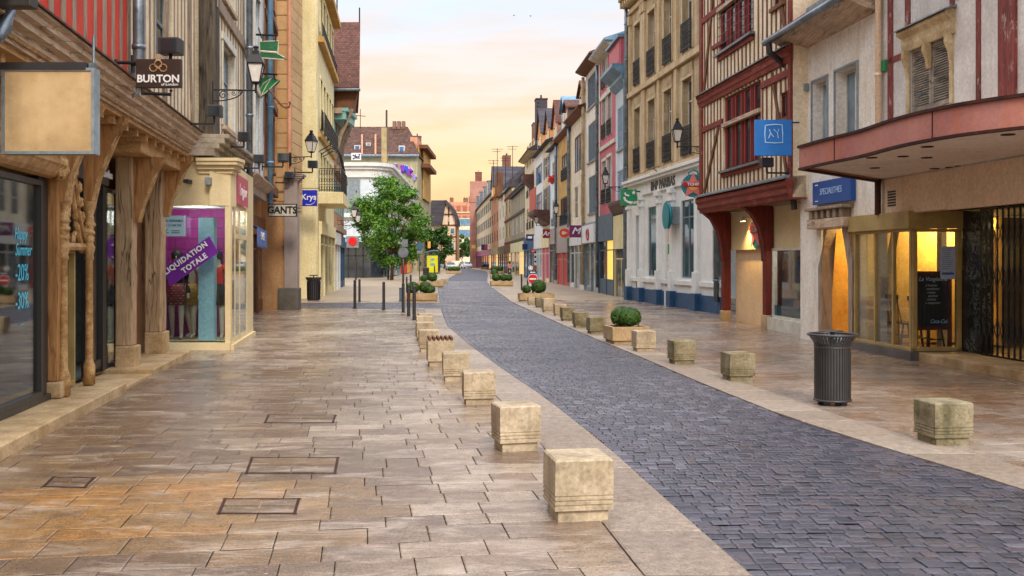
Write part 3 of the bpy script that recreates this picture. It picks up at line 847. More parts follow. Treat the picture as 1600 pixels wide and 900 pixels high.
def figure(name, label, cat, loc, rz, h, skin, top, legs, hair=None, stride=.0, group=None, sleeves=True, skirt=None, legs_bare=False, head=True, stand=None, lean=0.0):
    """one continuous body with a face, hair and clothes over it"""
    r = thing(name, label, cat, loc, group); r.rotation_euler = (0, 0, rz); s = h/1.7
    L0 = LOC[r.name]; LOC[r.name] = Vector((0, 0, 0))
    J = {'pel': (0, 0, .92, .105), 'wst': (0, 0, 1.06, .095), 'chs': (0, -.01, 1.25, .115), 'nk0': (0, 0, 1.40, .062), 'nk1': (0, -.01, 1.47, .05), 'hd0': (0, -.015, 1.55, .078), 'hd1': (0, -.01, 1.63, .085)}
    E = [('pel', 'wst'), ('wst', 'chs'), ('chs', 'nk0'), ('nk0', 'nk1'), ('nk1', 'hd0'), ('hd0', 'hd1')]
    for q, sg in (('l', 1), ('r', -1)):
        sw_ = stride*sg
        J['sh' + q] = (.165*sg, 0, 1.36, .055); J['el' + q] = (.215*sg, .03 + sw_*.35, 1.09, .042); J['wr' + q] = (.22*sg, -.05 - sw_*.4, .86, .030); J['ha' + q] = (.22*sg, -.08 - sw_*.4, .77, .034)
        J['hp' + q] = (.085*sg, 0, .86, .085); J['kn' + q] = (.09*sg, -.03 - sw_*.5, .48, .058); J['an' + q] = (.09*sg, .03 - sw_*.9 if sw_ > 0 else .05 - sw_*1.1, .08, .036); J['to' + q] = (.10*sg, -.12 - sw_*.9, .035, .034)
        E += [('nk0', 'sh' + q), ('sh' + q, 'el' + q), ('el' + q, 'wr' + q), ('wr' + q, 'ha' + q), ('pel', 'hp' + q), ('hp' + q, 'kn' + q), ('kn' + q, 'an' + q), ('an' + q, 'to' + q)]
    def skinned(nm, keys, mat, grow, lv=2, parent=r):
        ks = [k_ for k_ in J if k_ in keys]; idx = {k_: i for i, k_ in enumerate(ks)}
        me = bpy.data.meshes.new(nm); me.from_pydata([tuple(c*s for c in J[k_][:3]) for k_ in ks], [(idx[a], idx[b]) for a, b in E if a in idx and b in idx], [])
        o = bpy.data.objects.new(nm, me); col.objects.link(o); o.parent = parent; me.materials.append(M[mat]); LOC[nm] = Vector((0, 0, 0))
        md = o.modifiers.new('skin', 'SKIN')
        for k_, i in idx.items():
            sv = me.skin_vertices[0].data[i]; rad = (J[k_][3] + grow)*s; sv.radius = (rad, rad*(.8 if k_ in ('pel', 'wst', 'chs') else 1)); sv.use_root = (i == 0)
        o.modifiers.new('sub', 'SUBSURF').levels = lv; o.modifiers['sub'].render_levels = lv
        for p in me.polygons: p.use_smooth = True
        return o
    keep = set(J) if head else set(J) - {'hd0', 'hd1'}
    skinned('body', keep, skin, 0)
    if top: skinned('top', {'pel', 'wst', 'chs', 'nk0'} | ({'shl', 'shr', 'ell', 'elr', 'wrl', 'wrr'} if sleeves else {'shl', 'shr'}), top, .016)
    if legs: skinned('trousers', {'pel', 'hpl', 'hpr', 'knl', 'knr', 'anl', 'anr'}, legs, .014)
    if skirt: MB().lathe([(.115*s, 1.07*s), (.15*s, .95*s), (.19*s, .66*s), (.185*s, .66*s), (.10*s, 1.05*s)], (0, 0, 0), 20).build('skirt', M[skirt], r, smooth=True)
    if hair and head:
        mb = MB(); mb.ball((0, .018*s, 1.605*s), .108*s, .112*s, .125*s, 14, 9); mb.ball((0, .06*s, 1.50*s), .09*s, .06*s, .13*s, 12, 8); mb.build('hair', M[hair], r, smooth=True)
        mb = MB()
        for sg in (-1, 1): mb.ball((.033*sg*s, -.092*s, 1.60*s), .012*s, .008*s, .009*s, 8, 6)
        mb.build('eyes', M['iron'], r)
        MB().ball((0, -.108*s, 1.57*s), .014*s, .02*s, .022*s, 8, 6).build('nose', M[skin], r, smooth=True)
    LOC[r.name] = L0
    return r
LAMPS = []
# ================================================================== LEFT SIDE
def lineX(x0, m): return lambda Y: (x0 + m*Y, Y)
def aY(F, Y): return (Y - F.A.y)/F.u.y
gl = lineX(-3.68, -.145); ul = lineX(-3.12, -.145)
FG = Fr(gl(5.0), gl(17.9)); FU = Fr(ul(5.0), ul(17.8))

def brace(root, F, a, w, dtop, zb, zt, mat='oak', nm='brace'):
    mb = MB()
    mb.dprism(F, [(0, zb), (.07, zb), (.13, zb + (zt - zb)*.28), (dtop*.62, zb + (zt - zb)*.68), (dtop, zt), (0, zt)], a - w/2, a + w/2)
    b = mb.build(nm, M[mat], root, bevel=.012)
    mb = MB()   # moulded edge bead along the brace
    mb.tube([F.at(a + w*.32, .085, zb), F.at(a + w*.32, .15, zb + (zt - zb)*.28), F.at(a + w*.32, dtop*.63 + .012, zb + (zt - zb)*.67), F.at(a + w*.32, dtop, zt - .03)], .028, 6)
    mb.tube([F.at(a - w*.32, .085, zb), F.at(a - w*.32, .15, zb + (zt - zb)*.28), F.at(a - w*.32, dtop*.63 + .012, zb + (zt - zb)*.67), F.at(a - w*.32, dtop, zt - .03)], .028, 6)
    mb.build('bead', M['gold'], b)
    return b

def post(root, F, a0, a1, z0, z1, d0=-.22, d1=.02, mat='oak', base=None, base_h=.4, nm='post'):
    mb = MB()
    # hand-hewn: slightly uneven prism in five lifts
    n = 9; o = len(mb.v)
    for i in range(n + 1):
        e = [R.uniform(-.010, .010) for _ in range(3)]; z = z0 + (z1 - z0)*i/n
        for a, d in ((a0 + e[0], d0), (a1 + e[1], d0), (a1 + e[1], d1 + e[2]), (a0 + e[0], d1 + e[2])): mb.v.append(F.at(a, d, z))
    mb.f += [(i*4 + k, i*4 + (k + 1) % 4, i*4 + 4 + (k + 1) % 4, i*4 + 4 + k) for i in range(n) for k in range(4)] + [(3, 2, 1, 0), (n*4, n*4 + 1, n*4 + 2, n*4 + 3)]
    p = mb.build(nm, M[mat], root, bevel=.02)
    if base: MB().box(F, a0 - .04, a1 + .04, d0, d1 + .05, z0 - base_h, z0).build('post_base', M[base], p, bevel=.02)
    return p

# ---- red half-timbered house (its ground-floor shop window at the very left)
Y1 = 12.9
cx, cy = ul(9)
red = thing('half_timbered_house', 'red plastered half timbered house with carved oak doorway above the shop step', 'house', (cx, cy, 0))
a0, a1 = 0, aY(FU, Y1)
mb = MB(); wall(mb, FU, a0, a1, 4.06, 10.5, ()); body(mb, FU, a0, a1, 4.06, 10.5, 8)
mb.build('wall', M['plaster_red'], red)
mb = MB(); studs(mb, FU, a0, a1, 4.05, 10.4, .40, .12, d1=.008); mb.box(FU, a0, a1, -.03, .03, 6.9, 7.15)
mb.build('timber_frame', M['timber_grey'], red, bevel=.008)
# jetty moulding shared along the front, one per house
def jetty(root, FU, a0, a1, zs=3.68, mat='timber_grey_y'):
    mb = MB()
    mb.dprism(FU, [(-.55, zs), (-.06, zs), (-.06, zs + .05), (-.02, zs + .07), (-.02, zs + .13), (.05, zs + .16), (.05, zs + .22), (.10, zs + .25), (.10, zs + .31), (.14, zs + .335), (.14, zs + .365), (.0, zs + .42), (-.55, zs + .42)], a0, a1)
    j = mb.build('jetty_beam', M[mat], root)
    mb = MB(); mb.dprism(FU, [(-.02, zs + .41), (.17, zs + .365), (.17, zs + .385), (-.02, zs + .45)], a0, a1); mb.build('drip_tiles', M['roof_tile'], j)
    mb = MB(); mb.tube([FU.at(a0, -.045, zs + .06), FU.at(a1, -.045, zs + .06)], .022, 6); mb.build('gilt_bead', M['gold'], j)
    mb = MB(); mb.dprism(FU, [(-.62, zs - .06), (-.10, zs - .06), (-.10, zs - .002), (-.62, zs - .002)], a0, a1)
    n = int((a1 - a0)/.55)
    for i in range(n + 1):
        a = a0 + .06 + (a1 - a0 - .12)*i/n; mb.box(FU, a - .05, a + .05, -.62, -.16, zs - .16, zs - .061)
    mb.build('soffit', M['oak_y'], j)
    return j
jetty(red, FU, a0, a1)
# ground floor: glazing, corner post, carved doorway
g0, gw = 0.0, FG.s(62); gp0, gp1 = FG.s(86), FG.s(95); gd1 = FG.s(136)
mb = MB(); mb.box(FG, 0, gp0, -.35, -.02, 2.72, 3.62); mb.box(FG, gp0, gd1, -.35, -.20, 3.0, 3.62)
mb.build('fascia', M['oak_y'], red)
mb = MB()
mb.dprism(FG, [(-.02, 2.70), (.05, 2.72), (.09, 2.76), (.13, 2.84), (.15, 2.86), (.15, 2.90), (.07, 2.95), (.07, 2.99), (-.02, 3.02)], 0, FG.s(80))
c_ = mb.build('carved_cornice', M['gold'], red)
mb = MB(); p = Vector(FG.at(FG.s(82), .08, 2.85)); mb.ball(p, .11, .11, .15, 12, 8, .35); mb.ball(p + Vector((.02, -.03, -.06)), .07, .07, .09, 10, 7, .4); mb.build('volute', M['gold'], c_)
sw = MB(); ring(sw, FG, (0, gw + .22, .2, 2.66), .06, -.12, -.03); sw.box(FG, 0, gp0, -.35, -.03, .13, .198); sw.box(FG, gw + .221, gp0 + .02, -.35, -.08, .14, 3.0)
sw = sw.build('shop_window', M['anthracite'], red)
MB().box(FG, .02, gw + .2, -.085, -.075, .26, 2.60).build('pane', M['shop_glass'], sw)
for s_, px, py, sz in (('Happy', 43, 366, .19), ('Summer', 47, 391, .19), ('-20%', 45, 427, .26), ('-30%', 45, 471, .26)):
    a, z = FG.sz(px, py); text(s_, sz, FG.at(a, -.068, z), (FG.u.x, FG.u.y, 0), (FG.n.x, FG.n.y, 0), plain('cyan_vinyl', lin('4fc6e6'), .5) if 'cyan_vinyl' not in bpy.data.materials else bpy.data.materials['cyan_vinyl'], sw, 'lettering', .001, shear=.35 if sz < .2 else 0, sx=.8)
    if sz > .2: text('----', .1, FG.at(a, -.068, z - .24), (FG.u.x, FG.u.y, 0), (FG.n.x, FG.n.y, 0), bpy.data.materials['cyan_vinyl'], sw, 'lettering', .001, sx=1)
# shop room behind the glass
mb = MB()
def room(mb, F, a0, a1, depth, z0, z1, d=-.4):
    mb.quad(F.at(a0, d - depth, z0), F.at(a1, d - depth, z0), F.at(a1, d - depth, z1), F.at(a0, d - depth, z1))
    mb.quad(F.at(a0, d, z0), F.at(a0, d - depth, z0), F.at(a0, d - depth, z1), F.at(a0, d, z1)); mb.quad(F.at(a1, d, z0), F.at(a1, d - depth, z0), F.at(a1, d - depth, z1), F.at(a1, d, z1))
    mb.quad(F.at(a0, d, z0), F.at(a1, d, z0), F.at(a1, d - depth, z0), F.at(a0, d - depth, z0)); mb.quad(F.at(a0, d, z1), F.at(a1, d, z1), F.at(a1, d - depth, z1), F.at(a0, d - depth, z1))
room(mb, FG, -1, gp1, 3.5, .14, 3.0)
rm = mb.build('shop_room', M['dark_room'], red)
mb = MB(); mb.box(FG, FG.s(45), FG.s(61), -1.5, -.9, .15, 2.4); mb.box(FG, 3.0, 4.4, -2.6, -2.0, .15, 1.0); mb.box(FG, 2.0, 3.3, -3.6, -3.3, 1.1, 1.14); mb.box(FG, 2.0, 3.3, -3.6, -3.3, 1.6, 1.64)
mb.build('shop_fitting', plain('pale_board', lin('a49888'), .6), red)
post(red, FG, gp0, gp1, .32, 3.6, -.16, .03, 'oak', 'trough_stone', .19)
brace(red, FG, FG.s(92), .17, .50, 2.45, 3.62)
# carved doorway: two colonnettes, ogee arch, panelled door
dw0, dw1 = FG.s(96), FG.s(134)
dr = MB(); dr.box(FG, dw0, dw1, -.34, -.20, .14, 3.0); dr = dr.build('doorway', M['oak'], red)
mb = MB(); ring(mb, FG, (dw0 + .18, dw1 - .10, .16, 1.90), .06, -.19, -.10); mb.box(FG, (dw0 + dw1)/2 - .0, (dw0 + dw1)/2 + .05, -.19, -.13, .2, 1.86); mb.build('door_frame', M['khaki'], dr)
MB().box(FG, dw0 + .22, dw1 - .14, -.195, -.17, .2, 1.85).build('pane', M['glass'], dr)
for a in (FG.s(92.5), FG.s(133)):
    mb = MB(); c = FG.at(a, .05, 0)
    mb.lathe([(.075, .14), (.075, .38), (.06, .42), (.05, .46), (.045, 1.75), (.06, 1.78), (.05, 1.82), (.075, 1.92), (.055, 1.95), (.05, 2.0), (.06, 2.3), (.05, 2.34), (.085, 2.44), (.09, 2.5), (.03, 2.52)], (c[0], c[1], 0), 12)
    for zz in (2.02, 2.12, 2.22): mb.ball((c[0], c[1], zz), .07, .07, .055, 10, 6, .5)
    mb.build('colonnette', M['gold'], dr, smooth=True)
mb = MB(); am = (dw0 + dw1)/2; hw = (dw1 - dw0)/2
for sg in (-1, 1):
    pts = [(am + sg*hw*(1 - t)**1.0 * (1 - .25*math.sin(t*PI)), 1.88 + .9*t**1.6 + .12*math.sin(t*PI)) for t in [i/10 for i in range(11)]]
    mb.tube([FG.at(a, -.04, z) for a, z in pts], .05, 8, .03); mb.tube([FG.at(a + sg*.07*(1 - i/10), .0, z + .07) for i, (a, z) in enumerate(pts)], .028, 6)
    for i in range(2, 9, 2): mb.ball(FG.at(pts[i][0] + sg*.09, .0, pts[i][1] + .10), .05, .05, .07, 8, 6, .5)
    mb.tube([FG.at(am + sg*hw*.5 + .13*math.cos(t), -.05, 1.98 + .13*math.sin(t)) for t in [i*PI/8 for i in range(9)]], .03, 6)
mb.ball(FG.at(am, -.02, 2.86), .07, .07, .12, 10, 7, .4); mb.tube([FG.at(am, -.02, 2.7), FG.at(am, -.02, 3.15)], .04, 6); mb.ball(FG.at(am, -.02, 3.1), .09, .09, .06, 8, 6, .5)
for i in range(14): mb.ball(FG.at(dw0 + R.uniform(.05, .9)*(dw1 - dw0), -.13, R.uniform(1.95, 2.7)), R.uniform(.03, .06), None, R.uniform(.04, .09), 7, 5, .6)
mb.dprism(FG, [(-.2, 1.88), (.02, 1.88), (.04, 1.92), (.02, 1.97), (-.2, 1.97)], dw0, dw1)
mb.build('carved_arch', M['gold'], dr)
brace(red, FG, FG.s(135), .17, .50, 2.5, 3.62)
MB().box(FG, 0, aY(FG, 13.15), -.36, .46, -.02, .125).build('step', M['trough_stone'], red, bevel=.015)

# ---- cream half-timbered house (clothes shop)
cx, cy = ul(15.4)
crm = thing('half_timbered_house', 'cream half timbered house with rough oak posts over a dark framed clothes shop', 'house', (cx, cy, 0))
a0, a1 = aY(FU, Y1) + .004, FU.L
hole = FU.op(243, 269, -90, 86)
mb = MB(); wall(mb, FU, a0, a1, 4.06, 10.2, [hole]); body(mb, FU, a0, a1, 4.06, 10.2, 8); mb.build('wall', M['plaster_cream'], crm)
mb = MB(); studs(mb, FU, a0 + .05, a1 - .05, 4.05, 10.1, .31, .075, [hole], d1=.008); mb.beam(FU, (a0 + 2.2, 4.1), (a0 + 3.0, 9), .11, -.03, .03); mb.beam(FU, (a1 - .3, 4.1), (a1 - .9, 8), .11, -.03, .03); mb.box(FU, a0, a1, -.03, .03, 6.95, 7.2)
mb.build('timber_frame', M['timber_grey'], crm, bevel=.006)
window(crm, FU, hole, 'frame_grey', 'glass', 1, (.4,), sill='timber_grey_y')
jetty(crm, FU, a0, a1)
mb = MB(); mb.tube([FU.at(a0, .13, 10.2), FU.at(a0, .13, 4.35), FU.at(a0 + .02, .05, 3.95), FU.at(a0 + .04, -.25, 3.55)], .075, 10)
for zz in (4.5, 5.2, 6.5): mb.tube([FU.at(a0, .13, zz), FU.at(a0, .13, zz + .06)], .088, 10)
mb.build('downpipe', M['zinc'], crm, smooth=True)
e0, e1 = FG.s(137), FG.s(184)
mb = MB(); mb.box(FG, gd1 + .02, FG.s(190), -.40, -.18, 2.86, 3.62)
fs = mb.build('fascia', M['anthracite'], crm)
WHITE = M['white_sign']
a, z = FG.sz(152, 238, -.17); text('BURTON', .36, FG.at(FG.s(164, -.17) - .55, -.176, 3.33), (FG.u.x, FG.u.y, 0), (FG.n.x, FG.n.y, 0), WHITE, fs, ext=.03, off=.008)
text('of London', .17, FG.at(FG.s(172, -.17) - .25, -.176, 3.02), (FG.u.x, FG.u.y, 0), (FG.n.x, FG.n.y, 0), WHITE, fs, ext=.02)
mb = MB(); d_ = -.30
e0 = FG.s(134, d_); e9 = FG.s(205, d_); ring(mb, FG, (e0, e9, .10, 2.86), .06, d_ - .06, d_); c = FG.s(160, d_); mb.box(FG, c - .05, c + .16, d_ - .06, d_ + .02, .1, 2.86); mb.box(FG, e0, c, d_ - .05, d_, .1, .28)
sw = mb.build('shop_door', M['frame_dark'], crm)
MB().box(FG, e0 + .03, e9 - .02, d_ - .04, d_ - .03, .15, 2.82).build('pane', M['shop_glass'], sw)
mb = MB(); room(mb, FG, gp1 + .6, FG.s(230), 2.4, .06, 3.3, -.42); mb.build('shop_room', surf('pale_room', lin('a8a8a0'), lin('8e8e86')), crm)
pA0, pA1 = FG.s(205), FG.s(212.5); pB0, pB1 = FG.s(250), FG.s(258)
post(crm, FG, pA0, pA1, .42, 3.62, -.235, .02, 'oak_old', 'trough_stone', .42); post(crm, FG, pB0, pB1, .48, 3.62, -.26, .02, 'oak_old', 'trough_stone', .48)
mb = MB(); mb.box(FG, pA1 + .02, pB0, -.6, -.32, .02, 3.6); mb.box(FG, pA1 + .35, pA1 + .39, -.33, -.29, .02, 3.4); mb.build('panel', M['timber_brown'], crm)
mb = MB(); mb.box(FG, FG.s(188), FG.s(262), -.35, .30, 3.36, 3.60); mb.build('beam', M['oak_y'], crm, bevel=.02)
brace(crm, FG, FG.s(209), .16, .46, 2.35, 3.36); brace(crm, FG, FG.s(256), .16, .50, 2.55, 3.62)
mb = MB(); mb.box(FG, pB1, FG.L, -.6, -.30, .02, 3.6); mb.build('end_panel', M['oak_old'], crm)
MB().box(FG, aY(FG, 15.0), FG.L + .25, -.36, .42, -.02, .10).build('step', M['trough_stone'], crm, bevel=.015)
MB().box(FG, aY(FG, 13.16), aY(FG, 14.99), -.36, .40, -.02, .035).build('ramp', M['trough_stone'], crm)

M['teal'] = plain('teal', lin('35a7a4'), .7); M['aqua'] = plain('aqua', lin('86b6be'), .7); M['coral'] = plain('coral', lin('d8483c'), .7); M['black_cloth'] = plain('black_cloth', (.015, .015, .017), .8)
M['hair_dark'] = plain('hair_dark', (.014, .01, .008), .6)
def spot_in(F, px, d, z): return (*F.at(F.s(px, d), d, z)[:2], z)
figure('mannequin', 'mannequin in aqua shirt and teal trousers behind the dark shop door', 'mannequin', spot_in(FG, 150, -.95, .07), -1.1, 1.74, 'manq', 'aqua', 'teal', group='mannequins in the clothes shop')
figure('mannequin', 'mannequin in coral top and teal trousers beside the door post', 'mannequin', spot_in(FG, 174, -1.0, .07), -1.1, 1.66, 'manq', 'coral', 'teal', group='mannequins in the clothes shop')
figure('mannequin', 'pale mannequin in black top standing in the leftmost shop window', 'mannequin', spot_in(FG, 12, -.8, .15), -1.2, 1.7, 'manq', 'black_cloth', 'mauve_grey')

# blank light-box sign, the dark sign over it, the named sign
M['blank_panel'] = surf('blank_panel', lin('e0c294'), lin('bf9f74'), scale=1.6, fine=5, var=.15, rough=.3, streak=.35, streak_col=lin('8a7458'), bump=.05)
s, b = hang_sign('blank_sign', 'weathered beige blank sign panel in a grey metal frame', 8.5, 5, 146, 108, 239, 'blank_panel', .10, rim='frame_grey')
mb = MB(); mb.xbox(b[0] - .02, b[1] - .06, 8.48, 8.62, b[3] - .005, b[3] + .055); mb.build('top_rail', M['dark_box'], s)
mb = MB(); mb.xbox(b[1] - .05, b[1] + .0, 8.52, 8.58, b[3] - .22, b[3] + .06); mb.tube([(b[1] - .02, 8.55, b[3]), (b[1] - .02, 8.55, b[3] + .3)], .012, 6); mb.tube([(b[0] + .05, 8.55, b[3] + .03), (b[0] - .35, 8.55, b[3] + .03)], .02, 6)
mb.build('bracket', M['zinc'], s)
s, b = hang_sign('shop_sign', 'brown box sign cut by the top left corner of the view', 8.2, -40, 47, -70, 9, 'anthracite', .14)
mb = MB(); mb.xbox(b[0] - .4, b[0], 8.24, 8.30, b[0]*0 + b[2] + .1, b[2] + .16); mb.build('bracket', M['iron'], s)
mb = MB(); mb.tube([PT(12, -40, 8.45), PT(12, 18, 8.45), PT(8, 42, 8.4), PT(-4, 56, 8.3), PT(-30, 66, 8.1)], .062, 12)
tag(mb.build('downpipe', M['zinc'], None, smooth=True), 'grey zinc gutter elbow in the top left corner', 'downpipe')
M['brown_sign'] = plain('brown_sign', lin('33231f'), .45)
s, b = hang_sign('shop_sign', 'dark brown hanging sign with gold emblem and white lettering', 12.1, 212, 283, 92, 137, 'brown_sign', .06, arm=[[(180, 92), (181, 103)], [(181, 97), (232, 98)], [(222, 137), (222, 148)], [(222, 145), (266, 147), (266, 140)]], armr=.022)
t = text('BURTON', .128, ((b[0] + b[1])/2, 12.094, b[2] + .105), (1, 0, 0), (0, -1, 0), WHITE, s, off=.003)
text('of London', .05, ((b[0] + b[1])/2 + .14, 12.094, b[2] + .038), (1, 0, 0), (0, -1, 0), WHITE, s)
mb = MB(); ex, ez = (b[0] + b[1])/2, b[3] - .10
for cx_, cz_ in ((-.06, -.01), (.06, -.01), (0, .035)): mb.tube([(ex + cx_ + .045*math.cos(t_*PI/6), 12.092, ez + cz_ + .045*math.sin(t_*PI/6)) for t_ in range(13)], .007, 5)
mb.tube([(ex - .04, 12.092, ez - .05), (ex + .04, 12.092, ez + .03)], .007, 5); mb.tube([(ex + .04, 12.092, ez - .05), (ex - .04, 12.092, ez + .03)], .007, 5); mb.tube([(ex - .03, 12.092, ez + .085), (ex + .03, 12.092, ez + .085)], .008, 5)
mb.build('emblem', M['gold'], s)

# ---- pale half-timbered house with the clearance shop
S3 = lineX(-2.69, -.145); U3 = lineX(-3.24, -.134)
P3 = Vector(S3(19.4)); F3 = Fr(P3, S3(23.2)); F3U = Fr(U3(19.55), U3(23.6)); F3S = Fr((-7.15, 19.4), (P3.x, 19.4))    # F3S faces the camera
pal = thing('half_timbered_house', 'pale half timbered house over the purple walled corner shop', 'house', (-7, 21.3, 0))
# upper storeys
w1 = F3U.op(347, 365, 40, 205); w2 = F3U.op(347, 365, -140, 12)
w1 = (w1[0], w1[1], 4.55, 6.3); w2 = (w1[0], w1[1], 7.2, 8.9)
mb = MB(); wall(mb, F3U, 0, F3U.L, 3.9, 11, [w1, w2]); body(mb, F3U, 0, F3U.L, 3.9, 11, 7); mb.build('wall', M['plaster_pale'], pal)
mb = MB(); studs(mb, F3U, .45, F3U.L, 4.2, 11, .42, .09, [w1, w2], d1=.01); mb.box(F3U, 0, F3U.L, -.03, .06, 6.75, 7.0); mb.box(F3U, 0, F3U.L, -.03, .05, 4.0, 4.2); mb.box(F3U, .4, F3U.L, -.03, .03, 8.95, 9.1)
mb.build('timber_frame', M['timber_grey'], pal, bevel=.006)
for w_ in (w1, w2): window(pal, F3U, w_, 'frame_grey', 'glass_pale', 1, (.62,), sill='timber_grey_y', surround='white_wood')
# corner post, orange flank and its moulded foot
xc = F3U.A.x
FS3 = Fr((xc - 1.1, 19.55), (xc, 19.55))
mb = MB(); mb.quad((xc - 1.6, 19.545, 3.6), (xc - .28, 19.545, 3.6), (xc - .28, 19.545, 11), (xc - 1.6, 19.545, 11)); mb.build('flank_wall', M['plaster_orange'], pal)
mb = MB(); mb.box(FS3, .1, .82, 0, .012, 6.0, 6.22); mb.box(FS3, .1, .82, 0, .012, 8.6, 8.8); mb.build('flank_timber', M['timber_grey'], pal)
post(pal, FS3, .82, 1.15, 3.95, 11, -.2, .15, 'timber_black', nm='corner_post')
# shop: front glass facing down the street, glazed side with the door
zf0, zf1 = 2.82, 3.68
mb = MB()
mb.box(F3S, 0, F3S.L, -.4, .0, zf0, zf1); mb.box(F3, 0, F3.L, -.4, .0, zf0, zf1 - .0)
mb.box(F3S, F3S.L - .11, F3S.L, -.11, .0, .14, zf0 - .001); mb.box(F3, F3.s(386), F3.L, -.4, .0, .10, zf0 - .001); mb.box(F3S, 0, .07, -.2, -.0, .14, zf0 - .001)
mb.box(F3S, 0, F3S.L, -.3, .06, 0, .14); mb.box(F3, .02, F3.L, -.3, .06, 0, .10)
shop = mb.build('shopfront', M['shop_cream'], pal)
mb = MB(); mb.box(F3S, .07, F3S.L - .11, -.10, -.09, .16, zf0 - .02); mb.build('pane', M['shop_glass'], shop)
mb = MB()
for px in (368, 375.5): a = F3.s(px); mb.box(F3, a - .05, a + .04, -.03, -.004, .1, zf0)
mb.box(F3, .02, F3.s(386), -.03, -.002, .1, .2); mb.box(F3, F3.s(368), F3.s(386), -.03, -.002, 2.2, 2.3); mb.build('door_frame', M['shop_cream'], shop)
MB().box(F3, .03, F3.s(386), -.02, -.012, .2, zf0).build('pane', M['shop_glass'], shop)
mb = MB()   # moulded caps
for k_, (dd, z0_, z1_) in enumerate(((.04, 3.45, 3.53), (.10, 3.53, 3.61), (.17, 3.61, 3.68), (.20, 3.68, 3.74))):
    mb.box(F3S, F3S.L - .62, F3S.L + dd, -.3, dd, z0_, z1_); mb.box(F3, -.0, .9 - .1*k_, -.3, dd - .003, z0_ + .001, z1_ - .001)
mb.build('corner_cap', M['shop_cream'], pal)
mb = MB()
for dd, z0_, z1_ in ((.05, 3.78, 3.92), (.14, 3.92, 4.02), (.24, 4.02, 4.12), (.32, 4.12, 4.20)):
    mb.box(F3U, -.35, F3U.L, -.5, dd, z0_, z1_)
mb.build('cornice', M['cornice_grey'], pal, bevel=.01)
mb = MB(); ra_, rb_, rd = .02, F3S.L - .36, 1.25
mb.quad(F3S.at(ra_, -rd, .13), F3S.at(rb_, -rd, .13), F3S.at(rb_, -rd, zf0), F3S.at(ra_, -rd, zf0)); mb.quad(F3S.at(ra_, -.12, .13), F3S.at(ra_, -rd, .13), F3S.at(ra_, -rd, zf0), F3S.at(ra_, -.12, zf0))
mb.build('shop_room', bricks('magenta_wall', lin('b03a8e'), lin('9a2e7c'), lin('84286a'), .5, .22, axis='xz', ms=.01, rough=.6), pal)
fp_ = [(-7.13, 19.52), (P3.x - .12, 19.52), (S3(22.9)[0] - .14, 22.9), (-7.13, 22.9)]
for nm_, z_, mt_ in (('display_floor', .165, 'shop_cream'), ('display_ceiling', zf0 - .005, 'white_paint')): mb = MB(); mb.quad(*[(x_, y_, z_) for x_, y_ in fp_]); mb.build(nm_, M[mt_], pal)
MB().box(F3S, F3S.L - 1.35, F3S.L - 1.3, -3.5, -1.26, .17, zf0 - .01).build('back_room', M['plaster_salmon'], pal)
LAMPS.append(('window_fill', (-6.25, 19.75, zf0 - .12), 48, (1, .95, .9), .25)); LAMPS.append(('window_fill', (-6.0, 21.8, zf0 - .12), 14, (1, .9, .8), .2))  # fill lights added behind the glass to brighten the display, no fitting modelled
pl = F3S.s(310, -.25); MB().box(F3S, pl, F3S.s(334, -.25), -.45, -.25, .17, 2.6).build('blue_pillar', surf('pale_blue', lin('b4dce6'), lin('a4ccd8'), rough=.5), pal)
a, z = F3.sz(375, 312); p_ = MB(); p_.box(F3, F3.s(367), F3.s(384), .0, .05, 2.9, 3.5); p_ = p_.build('shop_name_board', plain('rose_board', lin('c4566a'), .5), pal)
text('Longjour', .36, F3.at((F3.s(367) + F3.s(384))/2, .056, 3.2), (F3.u.x, F3.u.y, 0), (F3.n.x, F3.n.y, 0), plain('rose_text', lin('f0dcd8'), .5), p_, shear=.4, sx=.95)
# posters and banner on the glass
M['purple'] = plain('purple', lin('6c1d94'), .5)
Yg = 19.31
mb = MB(); x0, zb = PT(247, 0, Yg)[0], PT(0, 369, Yg)[2]; x1, zt = PT(289, 0, Yg)[0], PT(0, 337, Yg)[2]
mb.xbox(x0, x1, Yg, Yg + .02, zb, zt); po = mb.build('poster', plain('poster_blue', lin('a9cfe0'), .5), None); tag(po, 'pale blue letting notice stuck in the corner shop window', 'poster')
text('LOCAL DISPONIBLE', .062, ((x0 + x1)/2, Yg - .004, zt - .10), (1, 0, 0), (0, -1, 0), M['iron'], po, ext=.001, sx=.82); text('06 13 544 334', .07, ((x0 + x1)/2 + .02, Yg - .004, zt - .19), (1, 0, 0), (0, -1, 0), M['iron'], po, ext=.001, sx=.85)
mb = MB(); mb.tube([((x0 + x1)/2 - .07 + .035*math.cos(t_*PI/6), Yg - .003, zb + .10 + .035*math.sin(t_*PI/6)) for t_ in range(3, 11)], .006, 5); mb.xbox((x0 + x1)/2, (x0 + x1)/2 + .16, Yg - .004, Yg, zb + .10, zb + .112); mb.xbox((x0 + x1)/2, (x0 + x1)/2 + .16, Yg - .004, Yg, zb + .06, zb + .072); mb.build('emblem', M['iron'], po)
bn = thing('banner', 'purple diagonal clearance banner across the corner shop window', 'banner', PT(298, 408, Yg))
px4 = [(246, 421), (326, 367), (342, 396), (263, 447)]
px4 = [(253, 421), (327, 369), (341, 395), (267, 447)]
q = [PT(x_, y_, Yg - .02) for x_, y_ in px4]
mb = MB(); mb.add(q + [(a_[0], a_[1] + .012, a_[2]) for a_ in q], [(0, 1, 2, 3), (7, 6, 5, 4), (0, 4, 5, 1), (1, 5, 6, 2), (2, 6, 7, 3), (3, 7, 4, 0)]); mb.build('cloth', M['purple'], bn)
